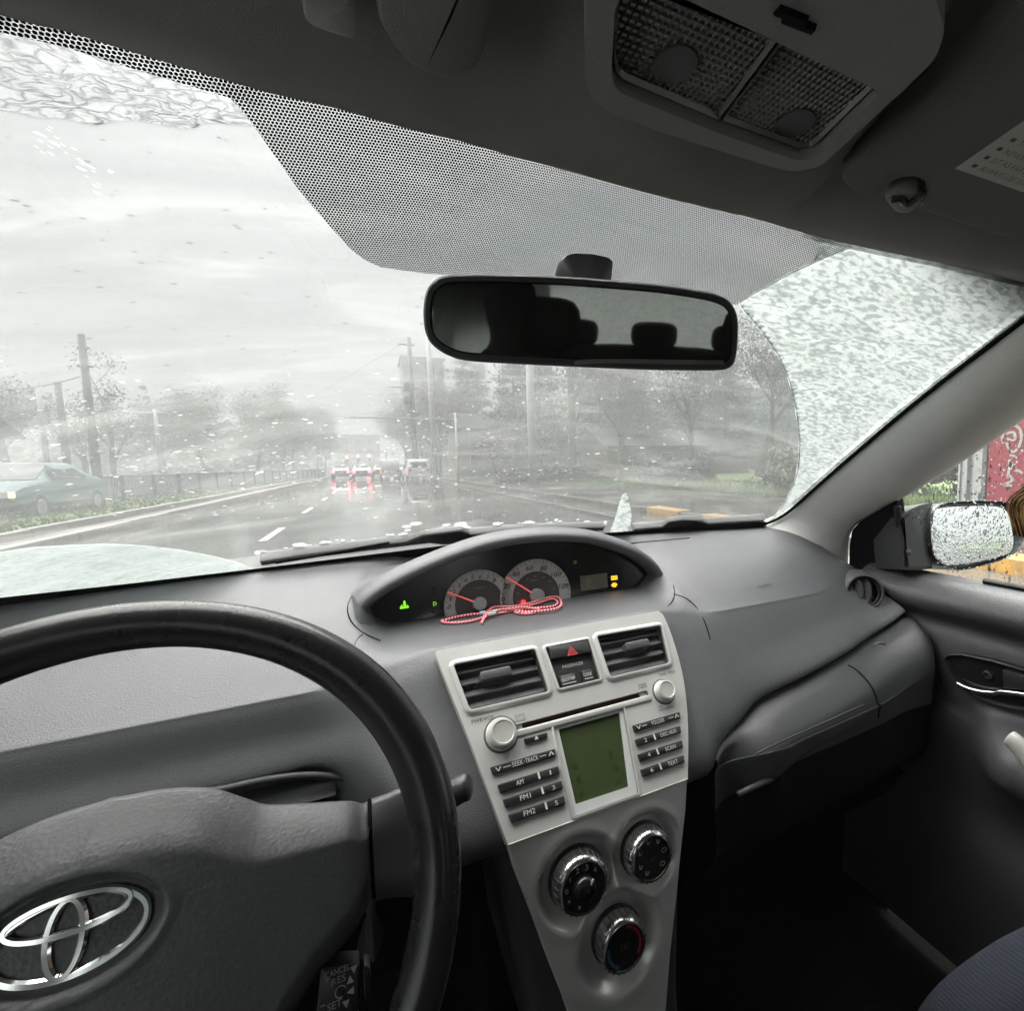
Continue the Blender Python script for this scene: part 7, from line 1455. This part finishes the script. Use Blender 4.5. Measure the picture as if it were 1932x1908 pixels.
g_ = gp(737, 908); car('white van parked farther up the right kerb', 'van', g_[0]+.2, g_[1]+6.5, M['cwhite'], 0.0, group=GP1, sc=.9)
car('dark car half hidden between the white van and the estate', 'saloon', 2.6, 49, M['cdark'], 0.0, group=GP1); car('dark car parked beyond the white van', 'saloon', -.1+.9, 62, M['cdark'], 0, group=GP1)
car('dark car ahead in the left lane with red tail lamps lit', 'saloon', -2.95, 56, M['cdark'], 0, True, group='cars queuing at the lights'); car('dark car ahead in the nearer lane with red tail lamps lit', 'saloon', -1.0, 52, M['cgrey'], 0, True, group='cars queuing at the lights')
g_ = y3(50, 943, 15.5); car('pale teal car coming the other way with an amber lamp lit', 'saloon', g_[0]-1.15, 18.0, M['cteal'], math.pi, False, True, sc=1.0)
car('dusky saloon behind the oncoming teal car', 'saloon', -13.6, 22.5, M['cgrey'], math.pi)
# roadside kiosk, post and clutter seen through the side window
def kiosk():
    X = 8.3; a = on_x(1863, 900, X); y1_ = a[1]; t = thing('kiosk', 'red kiosk panel with worn white lettering in the side window', 'kiosk', (X, y1_-1.2, GZ))
    M['kred'] = plastic('kiosk_red', (0.13, 0.011, 0.019), 0.4, var=.2); mk('wall', *box((X+.6, y1_-1.4, GZ+1.45), (1.2, 2.8, 2.7)), M['kred'], t, 0)
    KF = Frame((X, y1_, GZ), (0, -1, 0), (0, 0, 1)); KF.n = np.array([-1.0, 0, 0]); mb = MB()
    def st(pts, w=.035):
        P = cr([KF.hit(*p) for p in pts], 6); T = np.gradient(P, axis=0); T /= np.linalg.norm(T, axis=1)[:, None]; Nn = np.stack([-T[:, 1], T[:, 0]], 1); mb.add(*loft([[KF.p(*(p+n*w), .012) for p, n in zip(P, Nn)], [KF.p(*(p-n*w), .012) for p, n in zip(P, Nn)]]))
    c11 = lambda x, y: (x*.0992+1767.8, y*.0992+757.6)
    for s_ in ([(1270, 800), (1250, 690), (1300, 560), (1400, 480), (1520, 470), (1600, 560), (1610, 720), (1560, 880)], [(1330, 620), (1400, 590), (1480, 600), (1490, 720), (1400, 730), (1340, 700)], [(1330, 780), (1380, 900), (1460, 960), (1540, 900)], [(1390, 1020), (1500, 1040)], [(1390, 1100), (1390, 1200), (1430, 1240), (1420, 1150), (1380, 1300), (1360, 1420)], [(1480, 1310), (1560, 1320), (1640, 1370)], [(1340, 1450), (1400, 1420), (1440, 1500), (1330, 1560), (1280, 1590), (1440, 1600)]): st([c11(*p) for p in s_], .018)
    mb.mk('lettering', plastic('worn_white', (0.19, 0.175, 0.16), .6), t, 0)
    mk('roof', *box((X+.5, y1_-1.4, GZ+2.86), (1.7, 3.1, .1)), M['wallg'], t, 0)
    t2 = thing('steel_post', 'grey ribbed steel post beside the red kiosk', 'post', (X, y1_+.2, GZ)); ya, yb = on_x(1862, 900, X)[1], on_x(1812, 900, X)[1]; P_ = []
    for f, dx in ((0, 0), (.08, -.05), (.40, -.05), (.45, 0.0), (.55, 0.0), (.60, -.07), (.75, -.07), (.80, 0), (.90, 0), (.93, -.03), (1, -.03)): P_.append((X+dx, ya+.02+(yb-ya)*f))
    mk('post_body', *loft([[(a_, b_, z) for a_, b_ in P_]+[(X+.25, yb, z), (X+.25, ya+.02, z)] for z in (GZ, GZ+3.0)], close_u=True, cap=True), plastic('ribbed_post_grey', (0.17, 0.175, 0.172), 0.6, var=.15), t2, 20)
    return t
kiosk()
# clouded air: drizzle and mist hang over the street
hz = mk('haze', *box((0, 130, 9.0), (420, 420, 2*(9.0-(GZ-1.1)))), None, None, 0); hz['kind'] = 'stuff'; tag(hz, 'grey drizzle mist hanging over the whole street', None)
m = bpy.data.materials.new('mist'); m.use_nodes = True; nt = m.node_tree; nt.nodes.clear(); pv = nt.nodes.new('ShaderNodeVolumePrincipled'); pv.inputs['Color'].default_value = (0.46, 0.472, 0.476, 1); pv.inputs['Density'].default_value = 0.0085; pv.inputs['Anisotropy'].default_value = 0.2
oo = nt.nodes.new('ShaderNodeOutputMaterial'); nt.links.new(pv.outputs[0], oo.inputs['Volume']); hz.data.materials.append(m)
